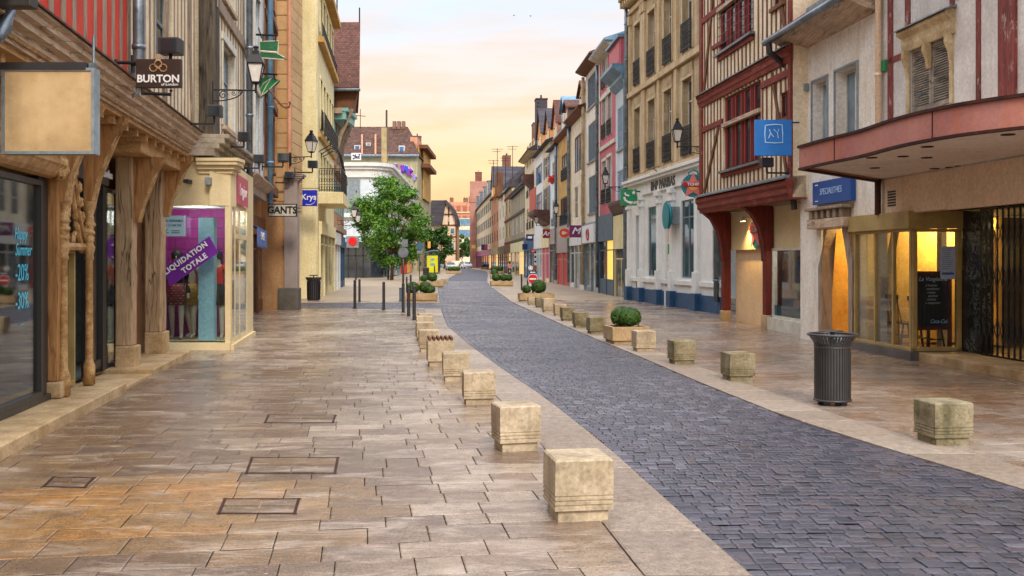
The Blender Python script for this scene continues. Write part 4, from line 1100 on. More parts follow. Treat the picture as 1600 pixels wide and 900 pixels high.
ud = (Vector(q[1]) - Vector(q[0])).normalized(); c = (Vector(q[0]) + Vector(q[2]))/2; vd = Vector((0, -1, 0)).cross(ud)
text('LIQUIDATION', .145, c + vd*.09 + Vector((0, -.024, 0)) - ud*.03, ud, (0, -1, 0), WHITE, bn, sp=1.1, off=.004); text('TOTALE', .145, c - vd*.09 + Vector((0, -.024, 0)) + ud*.05, ud, (0, -1, 0), WHITE, bn, sp=1.1, off=.004)
M['red_print'] = bricks('red_print', lin('b02a3a'), lin('d8c8b8'), lin('8a1a2a'), .09, .05, axis='xz', ms=.02); M['leopard'] = surf('leopard', lin('cba24e'), lin('b88e3c'), fine=24, var=.7, blotch=.8, blotch_col=lin('3a2a14'))
M['red_cloth'] = plain('red_cloth', lin('d8352c'), .8)
figure('mannequin', 'mannequin in black jacket and red patterned skirt under the purple banner', 'mannequin', (PT(276, 0, 20.0)[0], 20.0, .17), .25, 1.78, 'manq', 'black_cloth', None, 'hair_dark', .12, 'mannequins in the corner shop', skirt='red_print')
figure('mannequin', 'mannequin in beige top and leopard skirt beside the pale blue pillar', 'mannequin', (PT(299, 0, 20.15)[0], 20.15, .17), -.2, 1.76, 'manq', 'plaster_beige', None, 'hair_dark', .1, 'mannequins in the corner shop', skirt='leopard', head=False)
figure('mannequin', 'mannequin in red and black dress right of the pale blue pillar', 'mannequin', (PT(344, 0, 20.0)[0] - .05, 20.0, .17), .1, 1.76, 'manq', 'red_cloth', None, 'hair_dark', .08, 'mannequins in the corner shop', skirt='black_cloth')
MB().xbox(-6.35, -6.25, 19.15, 19.4, 3.25, 3.32).build('eave_lamp', M['dark_box'], pal); MB().xbox(-5.95, -5.85, 19.2, 19.4, 3.22, 3.36).build('sensor_box', M['frame_grey'], pal)
downpipe(pal, F3U, F3U.L - .05, 11, 3.2, .16, None, 'zinc', .075)

# ---- narrow white house
F4U = Fr((-6.43, 23.75), (-7.22, 28.8)); F4 = Fr((-6.75, 23.75), (-7.75, 28.9))
wh = thing('half_timbered_house', 'narrow white fronted house between two downpipes over the blue awning', 'house', (-7.6, 26.2, 0))
ops = [(.7, 1.9, 4.5, 6.3), (2.6, 3.8, 4.5, 6.3), (.7, 1.9, 7.2, 8.9), (2.6, 3.8, 7.2, 8.9), (.7, 1.9, 9.8, 11.3), (2.6, 3.8, 9.8, 11.3)]
mb = MB(); wall(mb, F4U, 0, F4U.L, 3.5, 12, ops); body(mb, F4U, 0, F4U.L, 3.5, 12, 7); mb.build('wall', M['plaster_blue'], wh)
for o in ops: window(wh, F4U, o, 'white_wood', 'glass_pale', 1, (.66,), surround='white_wood', sill='white_wood')
mb = MB(); studs(mb, F4U, 0, F4U.L, 3.6, 12, 1.2, .12, ops); mb.box(F4U, 0, F4U.L, -.03, .05, 6.7, 6.95); mb.box(F4U, 0, F4U.L, -.03, .1, 3.45, 3.75); mb.build('timber_frame', M['timber_grey'], wh)
mb = MB(); mb.quad(*[F4.at(a_, 0, z_) for a_, z_ in ((0, -.05), (F4.L, -.05), (F4.L, 3.5), (0, 3.5))]); mb.build('ground_wall', M['mauve_grey'], wh)
shopfront(wh, F4, .05, F4.L - .05, 3.1, 'mauve_grey', 'glass_teal', 2, .35, .6, 1)
downpipe(wh, F4U, F4U.L + .0, 12, 3.4, .2, None, 'zinc_blue', .085)
for zz, d_ in ((3.5, .1),): eave(wh, F4U, 0, F4U.L, 3.9, .35, 'timber_grey_y')
M['awning_blue'] = surf('awning_blue', lin('5a74b4'), lin('48629e'), fine=6, rough=.8)
aw = thing('awning', 'faded blue scalloped awning over the narrow shop door', 'awning', F4.at(1.6, .3, 2.4))
mb = MB(); a_0, a_1 = .2, 4.6
mb.dprism(F4, [(.05, 2.75), (.62, 2.58), (.62, 2.57), (.05, 2.73)], a_0, a_1)
n = 11
for i in range(n):
    x0, x1 = a_0 + (a_1 - a_0)*i/n, a_0 + (a_1 - a_0)*(i + 1)/n
    mb.prism(F4, [(x0, 2.57), (x1, 2.57), (x1, 2.18), (x1 - (x1 - x0)*.2, 2.10), ((x0 + x1)/2, 2.07), (x0 + (x1 - x0)*.2, 2.10), (x0, 2.18)], .615, .625)
mb.build('cloth', M['awning_blue'], aw)
text('CLARISSE', .3, F4.at(2.4, .632, 2.38), (F4.u.x, F4.u.y, 0), (F4.n.x, F4.n.y, 0), M['white_sign'], aw, ext=.002, sx=1.4)
s = thing('shop_sign', 'white box sign with mauve symbol above the blue awning', 'sign', F4.at(1.2, .2, 3.0))
mb = MB(); mb.box(F4, .15, 3.2, .12, .3, 2.86, 3.32); mb.build('board', M['white_sign'], s, bevel=.01)
mb = MB(); mb.box(F4, .35, .75, .301, .306, 2.95, 3.23); mb.box(F4, 1.9, 2.9, .301, .306, 2.9, 3.28); mb.build('emblem', plain('mauve', lin('8e6e96'), .5), s); text('D', .26, F4.at(1.2, .303, 3.09), (F4.u.x, F4.u.y, 0), (F4.n.x, F4.n.y, 0), M['dark_box'], s, sx=1.6)

# ---- orange house and the tan house with the blocks
F5U = Fr((-7.25, 28.85), (-8.18, 34.2)); F5 = Fr((-7.95, 28.95), (-8.9, 35.4))
orn = thing('house', 'orange rendered house with tall brown windows beside the green hat sign', 'house', (-8.3, 31.5, 0))
ops = [(.8 + 1.6*i, 1.6 + 1.6*i, z_, z_ + 1.8) for i in range(3) for z_ in (4.7, 7.3, 10.1)]
mb = MB(); wall(mb, F5U, 0, F5U.L, 3.95, 13, ops); body(mb, F5U, 0, F5U.L, 3.95, 13, 7); mb.build('wall', M['plaster_orange'], orn)
for o in ops: window(orn, F5U, o, 'frame_brown', 'glass', 1, (.66,), surround='timber_brown', sill='timber_brown')
mb = MB(); mb.box(F5U, 0, F5U.L, -.02, .12, 6.7, 6.95); mb.box(F5U, 0, F5U.L, -.02, .12, 9.5, 9.7); mb.box(F5U, 0, F5U.L, -.3, .12, 3.9, 4.2); mb.build('string_course', M['timber_brown'], orn)
mb = MB(); mb.quad(*[F5.at(a_, 0, z_) for a_, z_ in ((0, -.05), (F5.L, -.05), (F5.L, 3.95), (0, 3.95))]); mb.build('ground_wall', M['tan_render'], orn)
shopfront(orn, F5, .1, F5.L - .1, 3.2, 'timber_brown', 'glass', 3, .4, .6, 1)
F6 = Fr((-8.95, 35.0), (-7.62, 35.0))
tan = thing('house', 'tan block fronted house end behind the black and white glove sign', 'house', (-8.4, 37, 0))
mb = MB(); mb.xbox(-9.4, -7.86, 35.0, 35.5, 3.85, 17); mb.xbox(-12, -9.3, 35.5, 44, 3.8, 16.8); mb.build('wall', M['tan_blocks'], tan)
mb = MB(); mb.xbox(-9.6, -8.0, 35.02, 35.5, -.05, 3.84); mb.xbox(-12, -9.5, 35.5, 44, -.05, 3.79); mb.build('ground_wall', M['tan_render'], tan)
mb = MB(); mb.xbox(-8.02, -7.56, 34.9, 35.3, .78, 4.5); pr = mb.build('pier', M['mauve_grey'], tan, bevel=.01)
MB().xbox(-8.22, -7.52, 34.82, 35.4, -.02, .78).build('pier_base', surf('dark_stone', lin('6a645c'), lin('4c463e')), pr, bevel=.02)
mb = MB()
for e_, z_ in ((.02, 4.5), (.10, 4.57), (.18, 4.64), (.24, 4.71)): mb.xbox(-8.02, -7.56 + e_, 34.9 - e_*.6, 35.3, z_, z_ + .07)
mb.build('pier_cap', M['mauve_grey'], pr)
mb = MB(); mb.tube([(-7.84, 34.92, 4.8), (-7.84, 34.92, 17)], .07, 8); mb.build('downpipe', M['plaster_salmon'], tan)
mb = MB(); mb.xbox(-8.50, -8.30, 34.93, 35, 3.9, 17); mb.build('quoin', M['tan_render'], tan)

# signs here
s, b = hang_sign('shop_sign', 'white sign with dark capital letters on the grey pier', 33.5, 419, 463, 319, 338, 'white_wood', .12, rim='frame_dark', arm=[[(463, 325), (470, 325)], [(463, 331), (470, 331)]])
text('GANTS', .33, ((b[0] + b[1])/2, 33.49, (b[2] + b[3])/2), (1, 0, 0), (0, -1, 0), M['frame_dark'], s, off=.008, ext=.01, sx=.92)
M['krys_blue'] = plain('krys_blue', lin('1426b4'), .4)
s, b = hang_sign('shop_sign', 'royal blue square sign with white lettering and a curved line', 44.5, 470, 495, 297, 322, 'krys_blue', .12, arm=[[(465, 294), (498, 294)]])
text('Krys', .36, ((b[0] + b[1])/2, 44.49, (b[2] + b[3])/2 + .04), (1, 0, 0), (0, -1, 0), WHITE, s, off=.006, ext=.006)
mb = MB(); mb.tube([((b[0] + b[1])/2 + .32*math.cos(t_), 44.49, (b[2] + b[3])/2 + .30*math.sin(t_)) for t_ in [-2.0 + i*.18 for i in range(14)]], .016, 5, .006); mb.build('swoosh', WHITE, s)
# top hat and umbrella signs
M['hat_green'] = surf('hat_green', lin('2f7a4c'), lin('226040'), fine=30, var=.5, blotch=.3, blotch_col=lin('b8a88a'))
Yh = 27.0
s = thing('hat_sign', 'green painted top hat sign hanging from an iron arm', 'sign', PT(425, 80, Yh))
def pts2(L): return [PT(x_, y_, Yh) for x_, y_ in L]
def flat(mb, L, Y, th=.08):
    q = [PT(x_, y_, Y) for x_, y_ in L]; n = len(q)
    mb.add(q + [(a_[0], a_[1] + th, a_[2]) for a_ in q], [tuple(range(n)), tuple(range(2*n - 1, n - 1, -1))] + [(i, (i + 1) % n, n + (i + 1) % n, n + i) for i in range(n)])
mb = MB(); flat(mb, [(406, 65), (435, 64), (433, 84), (445, 89), (444, 92), (405, 89), (404, 85), (407, 83)], Yh); mb.build('hat', M['hat_green'], s)
mb = MB(); mb.tube(pts2([(407, 80), (433, 82)]), .03, 6); mb.tube(pts2([(406, 65), (435, 64), (434, 84), (445, 90), (444, 93), (404, 90)]), .016, 5); mb.build('band', M['plaster_pale'], s)
mb = MB(); mb.tube(pts2([(384, 53.5), (434, 55.5)]), .03, 6); mb.tube(pts2([(411, 54), (411, 65)]), .02, 5); mb.tube(pts2([(431, 55), (431, 65)]), .02, 5); mb.tube(pts2([(404, 43), (409, 60)]), .018, 5); mb.build('bracket', M['iron'], s)
M['umb_green'] = surf('umb_green', lin('1f8a50'), lin('187444'), fine=20, var=.25, rough=.5)
Yh = 27.6
s = thing('umbrella_sign', 'green half open umbrella sign with brown hooked handle', 'sign', PT(415, 140, Yh))
mb = MB(); flat(mb, [(398, 141), (399, 132), (405, 126), (414, 122), (424, 122), (435, 126), (429, 132), (421, 135), (418, 142), (413, 146), (409, 148), (402, 156), (399, 150)], Yh, .12); mb.build('canopy', M['umb_green'], s, bevel=.02)
mb = MB(); mb.tube(pts2([(402, 156), (406, 140), (412, 130), (424, 122)]), .012, 5); mb.tube(pts2([(409, 148), (416, 134), (424, 122)]), .012, 5); mb.tube(pts2([(400, 156), (418, 142), (435, 126)]), .012, 5); mb.build('ribs', M['plaster_pale'], s)
mb = MB(); mb.tube(pts2([(420, 140), (441, 166), (447, 168.5), (452, 167), (453.5, 162), (452, 159)]), .03, 6); mb.build('handle', M['timber_brown'], s)
mb = MB(); mb.tube(pts2([(408, 115), (433, 116.5)]), .028, 6); mb.tube(pts2([(428, 116), (430, 124)]), .018, 5); mb.build('bracket', M['iron'], s)

# ---- yellow house with tiled flank and corner balcony
F7 = Fr((-9.0, 46.0), (-10.2, 56.8)); F7S = Fr((-11.6, 46.0), (-9.0, 46.0))
yel = thing('house', 'tall pale yellow house with tiled end wall and an iron balcony', 'house', (-10.6, 51, 0))
ops = [(1.2 + 1.95*i, 2.2 + 1.95*i, z_, z_ + h_) for i in range(5) for z_, h_ in ((4.7, 2.2), (8.0, 2.4), (12.6, 1.9))]
mb = MB(); wall(mb, F7, 0, F7.L, -.05, 15.2, ops); body(mb, F7, 0, F7.L, -.05, 15.2, 8); mb.build('wall', M['plaster_yellow'], yel)
mb = MB(); mb.quad((-16, 45.99, -.05), (-9.0, 45.99, -.05), (-9.0, 45.99, 15.2), (-16, 45.99, 15.2)); mb.build('end_wall', M['yellow_tiles'], yel)
for o in ops: window(yel, F7, o, 'frame_brown', 'glass', 1, (.7,), surround='plaster_yellow', rail=.9 if abs(o[2] - 8.0) < .1 else None)
mb = MB(); mb.box(F7, 0, F7.L, -.05, .28, 11.9, 12.15); mb.box(F7, 0, F7.L, -.05, .14, 7.5, 7.7); mb.box(F7, -.1, F7.L, -.05, .4, 15.0, 15.3); mb.build('cornice', M['plaster_ochre'], yel)
railing(yel, F7, .6, F7.L - .4, 7.75, .95, 'iron', .24); railing(yel, F7, .3, F7.L - .3, 12.16, .7, 'iron', .16)
shopfront(yel, F7, .5, F7.L - .3, 3.6, 'plaster_yellow', 'glass', 4, .4, .6, 1)
mb = MB(); mb.xbox(-11.2, -9.95, 45.93, 45.98, 0, 2.7); mb.build('side_door', M['glass_teal'], yel)
MB().xbox(-10.6, -9.97, 45.6, 45.98, 2.85, 3.15).build('side_lamp', M['white_paint'], yel)
# balcony slab on the corner
bk = MB(); za, zb = PT(0, 330, 46)[2], PT(0, 318, 46)[2]
bk.box(F7, .1, 4.6, 0, 1.15, zb, zb + .55); bk = bk.build('balcony', M['plaster_yellow'], yel, bevel=.03)
zt = zb + .55
railing(bk, F7, .12, 4.55, zt, 1.1, 'iron', 1.05)
FB = Fr(F7.at(.1, 0, 0)[:2], F7.at(.1, 1.15, 0)[:2]); railing(bk, FB, .05, 1.1, zt, 1.1, 'iron', -.05)
for a_ in (.4, 1.6, 2.8): MB().tube([F7.at(a_, .0, zt + 1.9), F7.at(a_, .5, zt + 2.2), F7.at(a_, .9, zt + 2.0), F7.at(a_, 1.1, zt + 1.1)], .025, 5).build('hoop', M['iron'], bk)

# ---- timber corner house with steep brown roof and teal shutters
F8 = Fr((-10.25, 56.95), (-11.55, 68.0)); F8S = Fr((-13.5, 57.0), (-10.25, 57.0))
tim = thing('half_timbered_house', 'tall corner house with red and teal panels under a steep brown roof', 'house', (-12, 62, 0))
ops = [(1 + 2.4*i, 2.3 + 2.4*i, z_, z_ + 1.9) for i in range(4) for z_ in (4.6, 7.9)]
mb = MB(); wall(mb, F8, 0, F8.L, -.05, 11.8, ops); body(mb, F8, 0, F8.L, -.05, 11.8, 8); mb.build('wall', M['plaster_salmon'], tim)
for o in ops: window(tim, F8, o, 'white_wood', 'glass', 1, (.6,), shutters='open', smat='shutter_teal', sw=.5, slats=8)
mb = MB(); studs(mb, F8, 0, F8.L, 3.7, 11.6, 1.2, .16, ops); mb.box(F8, 0, F8.L, -.02, .22, 3.5, 3.8); mb.box(F8, 0, F8.L, -.02, .3, 6.9, 7.2); mb.box(F8, -.1, F8.L + .1, -.02, .5, 10.2, 10.5); mb.build('timber_frame', M['timber_grey'], tim)
shopfront(tim, F8, .1, F8.L*.5, 3.4, 'white_paint', 'glass', 2, .4, .7); shopfront(tim, F8, F8.L*.5 + .05, F8.L - .1, 3.3, 'blue_paint', 'glass_teal', 2, .4, .7)
# roof with its slope towards the camera, oversailing the street on braces
ov = 1.55
mb = MB(); FE = Fr((-14.5, 57.6), (-8.72, 57.6))
mb.add([(-14.5, 57.25, 11.6), (-8.8, 57.25, 11.6), (-8.8, 57.25, 11.75), (-14.5, 57.25, 11.75), (-14.5, 61.8, 16.6), (-9.45, 61.8, 16.6), (-14.5, 66.4, 11.75), (-10.3, 66.4, 11.75), (-14.5, 66.4, 11.6), (-10.3, 66.4, 11.6)], [(0, 1, 2, 3), (3, 2, 5, 4), (4, 5, 7, 6), (6, 7, 9, 8), (1, 9, 7, 5, 2), (0, 3, 4, 6, 8), (0, 8, 9, 1)])
mb.build('roof', M['roof_brown'], tim)
mb = MB(); mb.add([(-10.3, 57.7, 10.6), (-9.2, 57.7, 10.6), (-10.5, 66, 10.6), (-10.6, 66, 10.6), (-10.3, 57.7, 11.59), (-8.95, 57.7, 11.59), (-10.4, 66, 11.59), (-10.6, 66, 11.59)], [(0, 1, 2, 3), (4, 7, 6, 5), (0, 4, 5, 1), (1, 5, 6, 2), (2, 6, 7, 3), (3, 7, 4, 0)]); mb.build('gable_overhang', M['timber_brown'], tim)
mb = MB(); mb.tube([(-13.5, 57.2, 11.6), (-8.75, 57.2, 11.6)], .09, 8); mb.build('gutter', M['zinc'], tim)
for y_ in (57.8, 60, 62.5): MB().tube([(-10.35 - (y_ - 57.8)*.115, y_, 7.6), (-10.0 - (y_ - 57.8)*.13, y_, 9.0), (-9.3 - (y_ - 57.8)*.15, y_, 10.6)], .13, 6).build('brace', M['timber_grey'], tim)
mb = MB(); mb.xbox(-10.4, -9.6, 57.2, 60.5, 9.9, 10.35); mb.xbox(-10.4, -9.45, 57.15, 60.6, 10.35, 10.55); mb.build('bay_cornice', M['shutter_teal'], tim)
for x_, z_ in ((-9.5, 17.5), (-10.9, 18)): MB().tube([(x_, 61.8, 16.5), (x_, 61.8, z_)], .045, 6).build('finial', M['iron'], tim)
put_lantern(F3U, 332, 140, 'black iron lantern on a scrolled arm beside the dark corner post', .08, reach=.98)
put_lantern(F7S, 453, 243, 'black lantern with scrolled arm between the tan and the yellow house', 0, reach=1.05).location = PT(453, 246, 34.8)
lant_used[-1].rotation_euler = (0, 0, -.35)
put_lantern(F8, 527, 344, 'black lantern right under the corner balcony', 0, reach=1.25); put_lantern(F8, 534, 352, 'black lantern nearer the tree, second past the corner balcony', 0, reach=1.3)
put_spot(FU, 217, 104, 'dark sign spotlight above the gold emblem sign', .05, 1.1); lo = spot_used[-1]; lo.location = PT(206, 100, 12.2); lo.scale = (1.15,)*3; lo.rotation_euler = (0, 0, 0)
put_spot(FU, 289, 193, 'dark sign spotlight at the end of the cream timbered wall', .05, 1.15)
put_spot(F3U, 345, 229, 'dark sign spotlight below the grey timbered windows', .05, 1.1); put_spot(F4U, 372, 262, 'dark sign spotlight beside the blue downpipe', .05, 1.1); put_spot(F5U, 409, 260, 'dark sign spotlight on the orange wall', .05, 1.4)
lo = put_spot(F5U, 423, 285, 'dark sign spotlight on the tan blocks above the glove sign', .05, 1.4); lo.location = PT(425, 285, 34.6)
lo = put_spot(F7, 460, 269, 'small dark spotlight under the lantern of the tan house', .05, 1.5); lo.location = PT(460, 269, 34.7)
# ================================================================== RIGHT SIDE
gr = lineX(9.13, -.103); ur = lineX(8.45, -.103)
FRG = Fr(gr(22.2), gr(28.9), -1); FRU = Fr(ur(21.9), ur(28.8), -1)
def UF(F): return (-F.u.x, -F.u.y, 0)      # reading direction on a right-hand wall
def NF(F): return (F.n.x, F.n.y, 0)
# ---- red timbered house
rtm = thing('half_timbered_house', 'half timbered house with dark red beams, cream panels and red windows', 'house', (7.5, 25.5, 0))
wA = FRU.op(1130, 1189, 153, 267); wB = FRU.op(1123, 1178, -30, 87); wC = FRU.op(1218, 1233, 147, 188); wD = FRU.op(1208, 1226, -40, 14)
wA = (*wA[:2], 4.15, 6.12); wB = (*wB[:2], 7.36, 9.3)
holes = [wA, wB, wC, wD]
mb = MB(); wall(mb, FRU, 0, FRU.L, 3.15, 10.6, holes); body(mb, FRU, 0, FRU.L, 3.15, 10.6, 8); mb.build('wall', M['plaster_cream'], rtm)
L = FRU.L
mb = MB(); studs(mb, FRU, .1, L - .1, 3.62, 6.18, .29, .095, [wA, wC], wob=.03, d1=.008); studs(mb, FRU, .1, L - .1, 6.5, 10.6, .29, .095, [wB, wD], wob=.03, d1=.008)
mb.build('studs', M['timber_brown'], rtm, bevel=.006)
mb = MB()
for zz in (6.16,): mb.dprism(FRU, [(-.02, zz), (.05, zz), (.07, zz + .1), (.10, zz + .14), (.10, zz + .24), (.14, zz + .28), (.14, zz + .33), (-.02, zz + .38)], 0, L)
mb.dprism(FRU, [(-.3, 3.12), (.02, 3.12), (.04, 3.2), (.10, 3.24), (.10, 3.36), (.16, 3.42), (.16, 3.52), (.05, 3.60), (-.3, 3.62)], 0, L)
al = wA[1]; ar_ = wA[0]
mb.box(FRU, al, L, -.02, .05, 5.42, 5.58); mb.box(FRU, 0, ar_ - .1, -.02, .05, 5.85, 6.02); mb.box(FRU, al, L, -.02, .05, 8.55, 8.72); mb.box(FRU, al, al + .9, -.02, .045, 7.6, 7.72); mb.box(FRU, 0, ar_ - .2, -.02, .05, 8.0, 8.15)
mb.box(FRU, ar_ - .04, al + .04, -.02, .06, 3.98, 4.1); mb.box(FRU, wB[0], wB[1], -.02, .06, 7.18, 7.3); mb.box(FRU, L - .24, L, -.02, .06, 3.6, 10.6); mb.box(FRU, 0, .16, -.02, .06, 3.6, 10.6)
mb.build('beam', M['timber_red_y'], rtm, bevel=.012)
mb = MB(); mb.dprism(FRU, [(.0, 6.54), (.19, 6.48), (.19, 6.51), (.0, 6.60)], 0, L); mb.dprism(FRU, [(.0, 3.60), (.22, 3.55), (.22, 3.585), (.0, 3.68)], 0, L); mb.box(FRU, ar_ - .1, al + .1, -.1, .14, 4.09, 4.15); mb.box(FRU, wB[0] - .1, wB[1] + .1, -.1, .14, 7.3, 7.36)
mb.build('ledge', M['zinc'], rtm)
for p_, q_, w_, d_ in (((L - .35, 6.55), (al + .55, 9.9), .13, .04), ((L - .4, 3.7), (al + .35, 5.4), .12, .04), ((.3, 3.7), (1.2, 6.1), .11, .035), ((.25, 6.5), (1.3, 9.8), .13, .045)): MB().beam(FRU, p_, q_, w_, -.02, d_).build('diagonal_brace', M['timber_brown'], rtm, bevel=.006)
for o in (wA, wB):
    wn = window(rtm, FRU, o, 'frame_red', 'glass', 3, (.62,), fw=.08, dd=-.06)
    mb = MB(); n = 4
    for i in range(n):
        c0 = o[0] + (o[1] - o[0])*i/n; mb.box(FRU, c0 + .10, c0 + .19, -.085, -.05, o[2] + .08, o[3] - .08); mb.box(FRU, c0 + (o[1] - o[0])/n - .17, c0 + (o[1] - o[0])/n - .09, -.085, -.05, o[2] + .08, o[3] - .08)
    mb.build('curtain', plain('red_blind', lin('8e2018'), .6) if 'red_blind' not in bpy.data.materials else bpy.data.materials['red_blind'], wn)
    mb = MB(); mb.box(FRU, o[0], o[1], -.05, .07, o[2] + (o[3] - o[2])*.62 - .05, o[2] + (o[3] - o[2])*.62 + .05)
    mb.build('transom', M['timber_grey_y'], wn)
    if o is wB:
        mb = MB()
        for zz in (7.6, 7.85, 8.1, 8.35): mb.tube([FRU.at(o[0], .03, zz), FRU.at(o[1], .03, zz)], .012, 5)
        mb.build('railing', M['iron_grey'], wn)
for o in (wC, wD): window(rtm, FRU, o, 'frame_red', 'glass', 1, (), fw=.07, dd=-.05, sill='timber_brown')
roof(rtm, FRU, 0, L, 10.6, 8, 4, .5)
# ground floor: posts with curved brackets, plain panel, clothes shop window
def rpost(px0, px1, zb=.3, dd=-.16):
    a0, a1 = sorted((FRG.s(px0), FRG.s(px1))); p = MB(); p.box(FRG, a0, a1, dd, .05, zb, 3.15); p = p.build('post', M['timber_red'], rtm, bevel=.02)
    MB().box(FRG, a0 - .04, a1 + .04, dd, .08, -.02, zb).build('post_base', M['trough_stone'], p, bevel=.02)
    mb = MB(); mb.dprism(FRG, [(.0, 1.75), (.07, 1.75), (.10, 2.2), (.20, 2.6), (.40, 2.95), (.64, 3.14), (.0, 3.14)], a0 + .02, a1 - .02); mb.build('brace', M['timber_red'], rtm, bevel=.015)
    return a0, a1
pl0 = rpost(1129, 1134); pl1 = rpost(1194, 1200, .35, -.14)
mb = MB(); mb.box(FRG, pl1[0] - .02, FRG.L, -.35, -.2, 2.3, 3.1); mb.box(FRG, 0, pl0[1], -.36, -.17, 2.05, 3.12); fas = mb.build('fascia', M['shop_cream'], rtm)
mb = MB(); mb.box(FRG, pl1[1], pl0[0], -.55, -.3, -.02, 2.05); mb.build('panel', surf('panel_cream', lin('dcc09a'), lin('ceb088'), rough=.7), rtm)
g0 = 0.02; g1 = pl1[0]
mb = MB(); ring(mb, FRG, (g0, g1, .30, 2.06), .06, -.22, -.10); mb.box(FRG, g0, g1, -.3, .05, -.02, .30); mb.box(FRG, g0, g1, -.25, -.12, .30, .34); sw = mb.build('shop_window', M['white_wood'], rtm)
MB().box(FRG, g0 + .03, g1 - .03, -.17, -.16, .34, 2.04).build('pane', M['shop_glass'], sw)
mb = MB(); mb.box(FRG, g0 + .06, g1 - .06, -.158, -.152, .36, .62); bs = mb.build('window_band', M['glass_teal'], sw)
mb = MB(); room(mb, FRG, g0, g1 + .2, 2.4, .25, 2.2, -.25); mb.build('shop_room', surf('shop_wall', (.10, .06, .06), (.04, .03, .035), scale=1.5), rtm)
mb = MB()
for i, (x_, c_) in enumerate(((.4, 'red_cloth'), (.9, 'coral'), (1.5, 'teal'), (2.0, 'mauve_grey'), (2.5, 'red_cloth'))):
    mb = MB(); mb.box(FRG, x_, x_ + .3, -.9 - .3*(i % 2), -.8 - .3*(i % 2), 1.0 + .15*(i % 3), 1.9); mb.build('garment', M[c_], rtm)
mb = MB(); mb.box(FRG, .3, 2.7, -1.1, -.5, .28, .75); mb.tube([FRG.at(1.7, -.6, .3), FRG.at(1.7, -.6, 1.25), FRG.at(1.6, -.6, 1.35), FRG.at(1.5, -.6, 1.25), FRG.at(1.5, -.6, .3)], .035, 8); mb.build('display_stand', M['plaster_salmon'], rtm)
mb = MB(); mb.lathe([(0, 0), (.19, 0), (.19, .02), (0, .02)], (0, 0, 0), 16)
LAMPS.append(('shop_lamp', FRG.at(1.6, -.7, 2.1), 110, (1, .86, .7), .2))
for i, c_ in enumerate(('crimson_cloth', 'denim_cloth', 'red_cloth', 'white_paint', 'coral', 'black_cloth')):
    if c_ not in M: M[c_] = plain(c_, lin('7a1c2c' if c_[0] == 'c' else '2c3a5a'), .8)
    MB().box(FRG, g1 - .02, g1 + .06, -.62 - .22*i, -.44 - .22*i, .75 + .12*(i % 3), 1.75).build('garment', M[c_], rtm)
for a_, d_, t_, lab_ in ((g1 - .75, -.62, 'red_cloth', 'mannequin in a red top behind the glass beside the dark red post'), (g1 - 1.5, -.75, 'black_cloth', 'mannequin in black near the price disc in the timbered shop')):
    p_ = FRG.at(a_, d_, .3); figure('mannequin', lab_, 'mannequin', p_, 1.4, 1.6, 'manq', t_, 'denim_cloth', 'hair_dark')
c = FRG.at(.30, -.20, .95); mb.v = [(c[0] + z_*1.0, c[1] + x_*1.0, c[2] + y_*1.6) for x_, y_, z_ in mb.v]; st = mb.build('price_disc', plain('magenta', lin('b31868'), .5), rtm)
text('10', .22, (c[0] - .02, c[1], c[2]), UF(FRG), NF(FRG), WHITE, st, ext=.002)
mb = MB(); a = g0 + .1
while a < g1 - .5:
    l_ = R.uniform(.2, .55); mb.box(FRG, a, min(a + l_, g1 - .35), -.198, -.19, 2.58, 2.80); a += l_ + .05
mb.build('lettering', M['frame_dark'], fas)
# star on the wall, the spotlight over it
def star(mb, F, a, z, r, d0, d1, inner=.42, n=5, rot=PI/2):
    mb.prism(F, [(a + (r if i % 2 == 0 else r*inner)*math.cos(rot + i*PI/n), z + (r if i % 2 == 0 else r*inner)*math.sin(rot + i*PI/n)) for i in range(2*n)], d0, d1)
def disc(mb, F, a, z, r, d0, d1, rz=None, n=24):
    mb.prism(F, [(a + r*math.cos(2*PI*i/n), z + (rz or r)*math.sin(2*PI*i/n)) for i in range(n)], d0, d1)
M['star_pink'] = plain('star_pink', lin('e87a76'), .5); M['disc_teal'] = plain('disc_teal', lin('0f7f88'), .45); M['tchip_red'] = plain('tchip_red', lin('b01c2c'), .4); M['tchip_yellow'] = plain('tchip_yellow', lin('eab04a'), .5)
sa, sz_ = FRG.sz(1181, 360, -.1)
s = thing('star_emblem', 'flat star emblem on the cream panel beside the glowing spotlight', 'sign', FRG.at(sa, -.1, sz_))
mb = MB(); disc(mb, FRG, sa, sz_, .36, -.115, -.09, .48); mb.build('disc', M['disc_teal'], s)
mb = MB(); star(mb, FRG, sa, sz_, .52, -.089, -.07); mb.build('star', M['star_pink'], s)
mb = MB(); mb.box(FRG, sa - .36, sa + .36, -.069, -.05, sz_ - .08, sz_ + .08); bd = mb.build('band', M['tchip_red'], s)
text('TCHIP', .16, FRG.at(sa, -.049, sz_), UF(FRG), NF(FRG), WHITE, s, sx=1.0, ext=.002)
sp_ = FRG.sz(1158, 342, .12)
sl_ = thing('wall_spotlight', 'small lit warm spotlight over the plain cream panel', 'spotlight', FRG.at(sp_[0], .1, sp_[1]))
mb = MB(); mb.tube([FRG.at(sp_[0], -.12, sp_[1] + .02), FRG.at(sp_[0], .10, sp_[1] + .04)], .02, 6); mb.tube([FRG.at(sp_[0], .10, sp_[1] + .06), FRG.at(sp_[0], .08, sp_[1] - .06)], .06, 10, .09); mb.build('housing', M['white_paint'], sl_)
mb = MB(); p = FRG.at(sp_[0], .078, sp_[1] - .07); mb.lathe([(0, 0), (.075, 0), (.07, .012), (0, .012)], p, 12); mb.build('lens', plain('lamp_warm', (1, .62, .22), .4, emit=14), sl_)
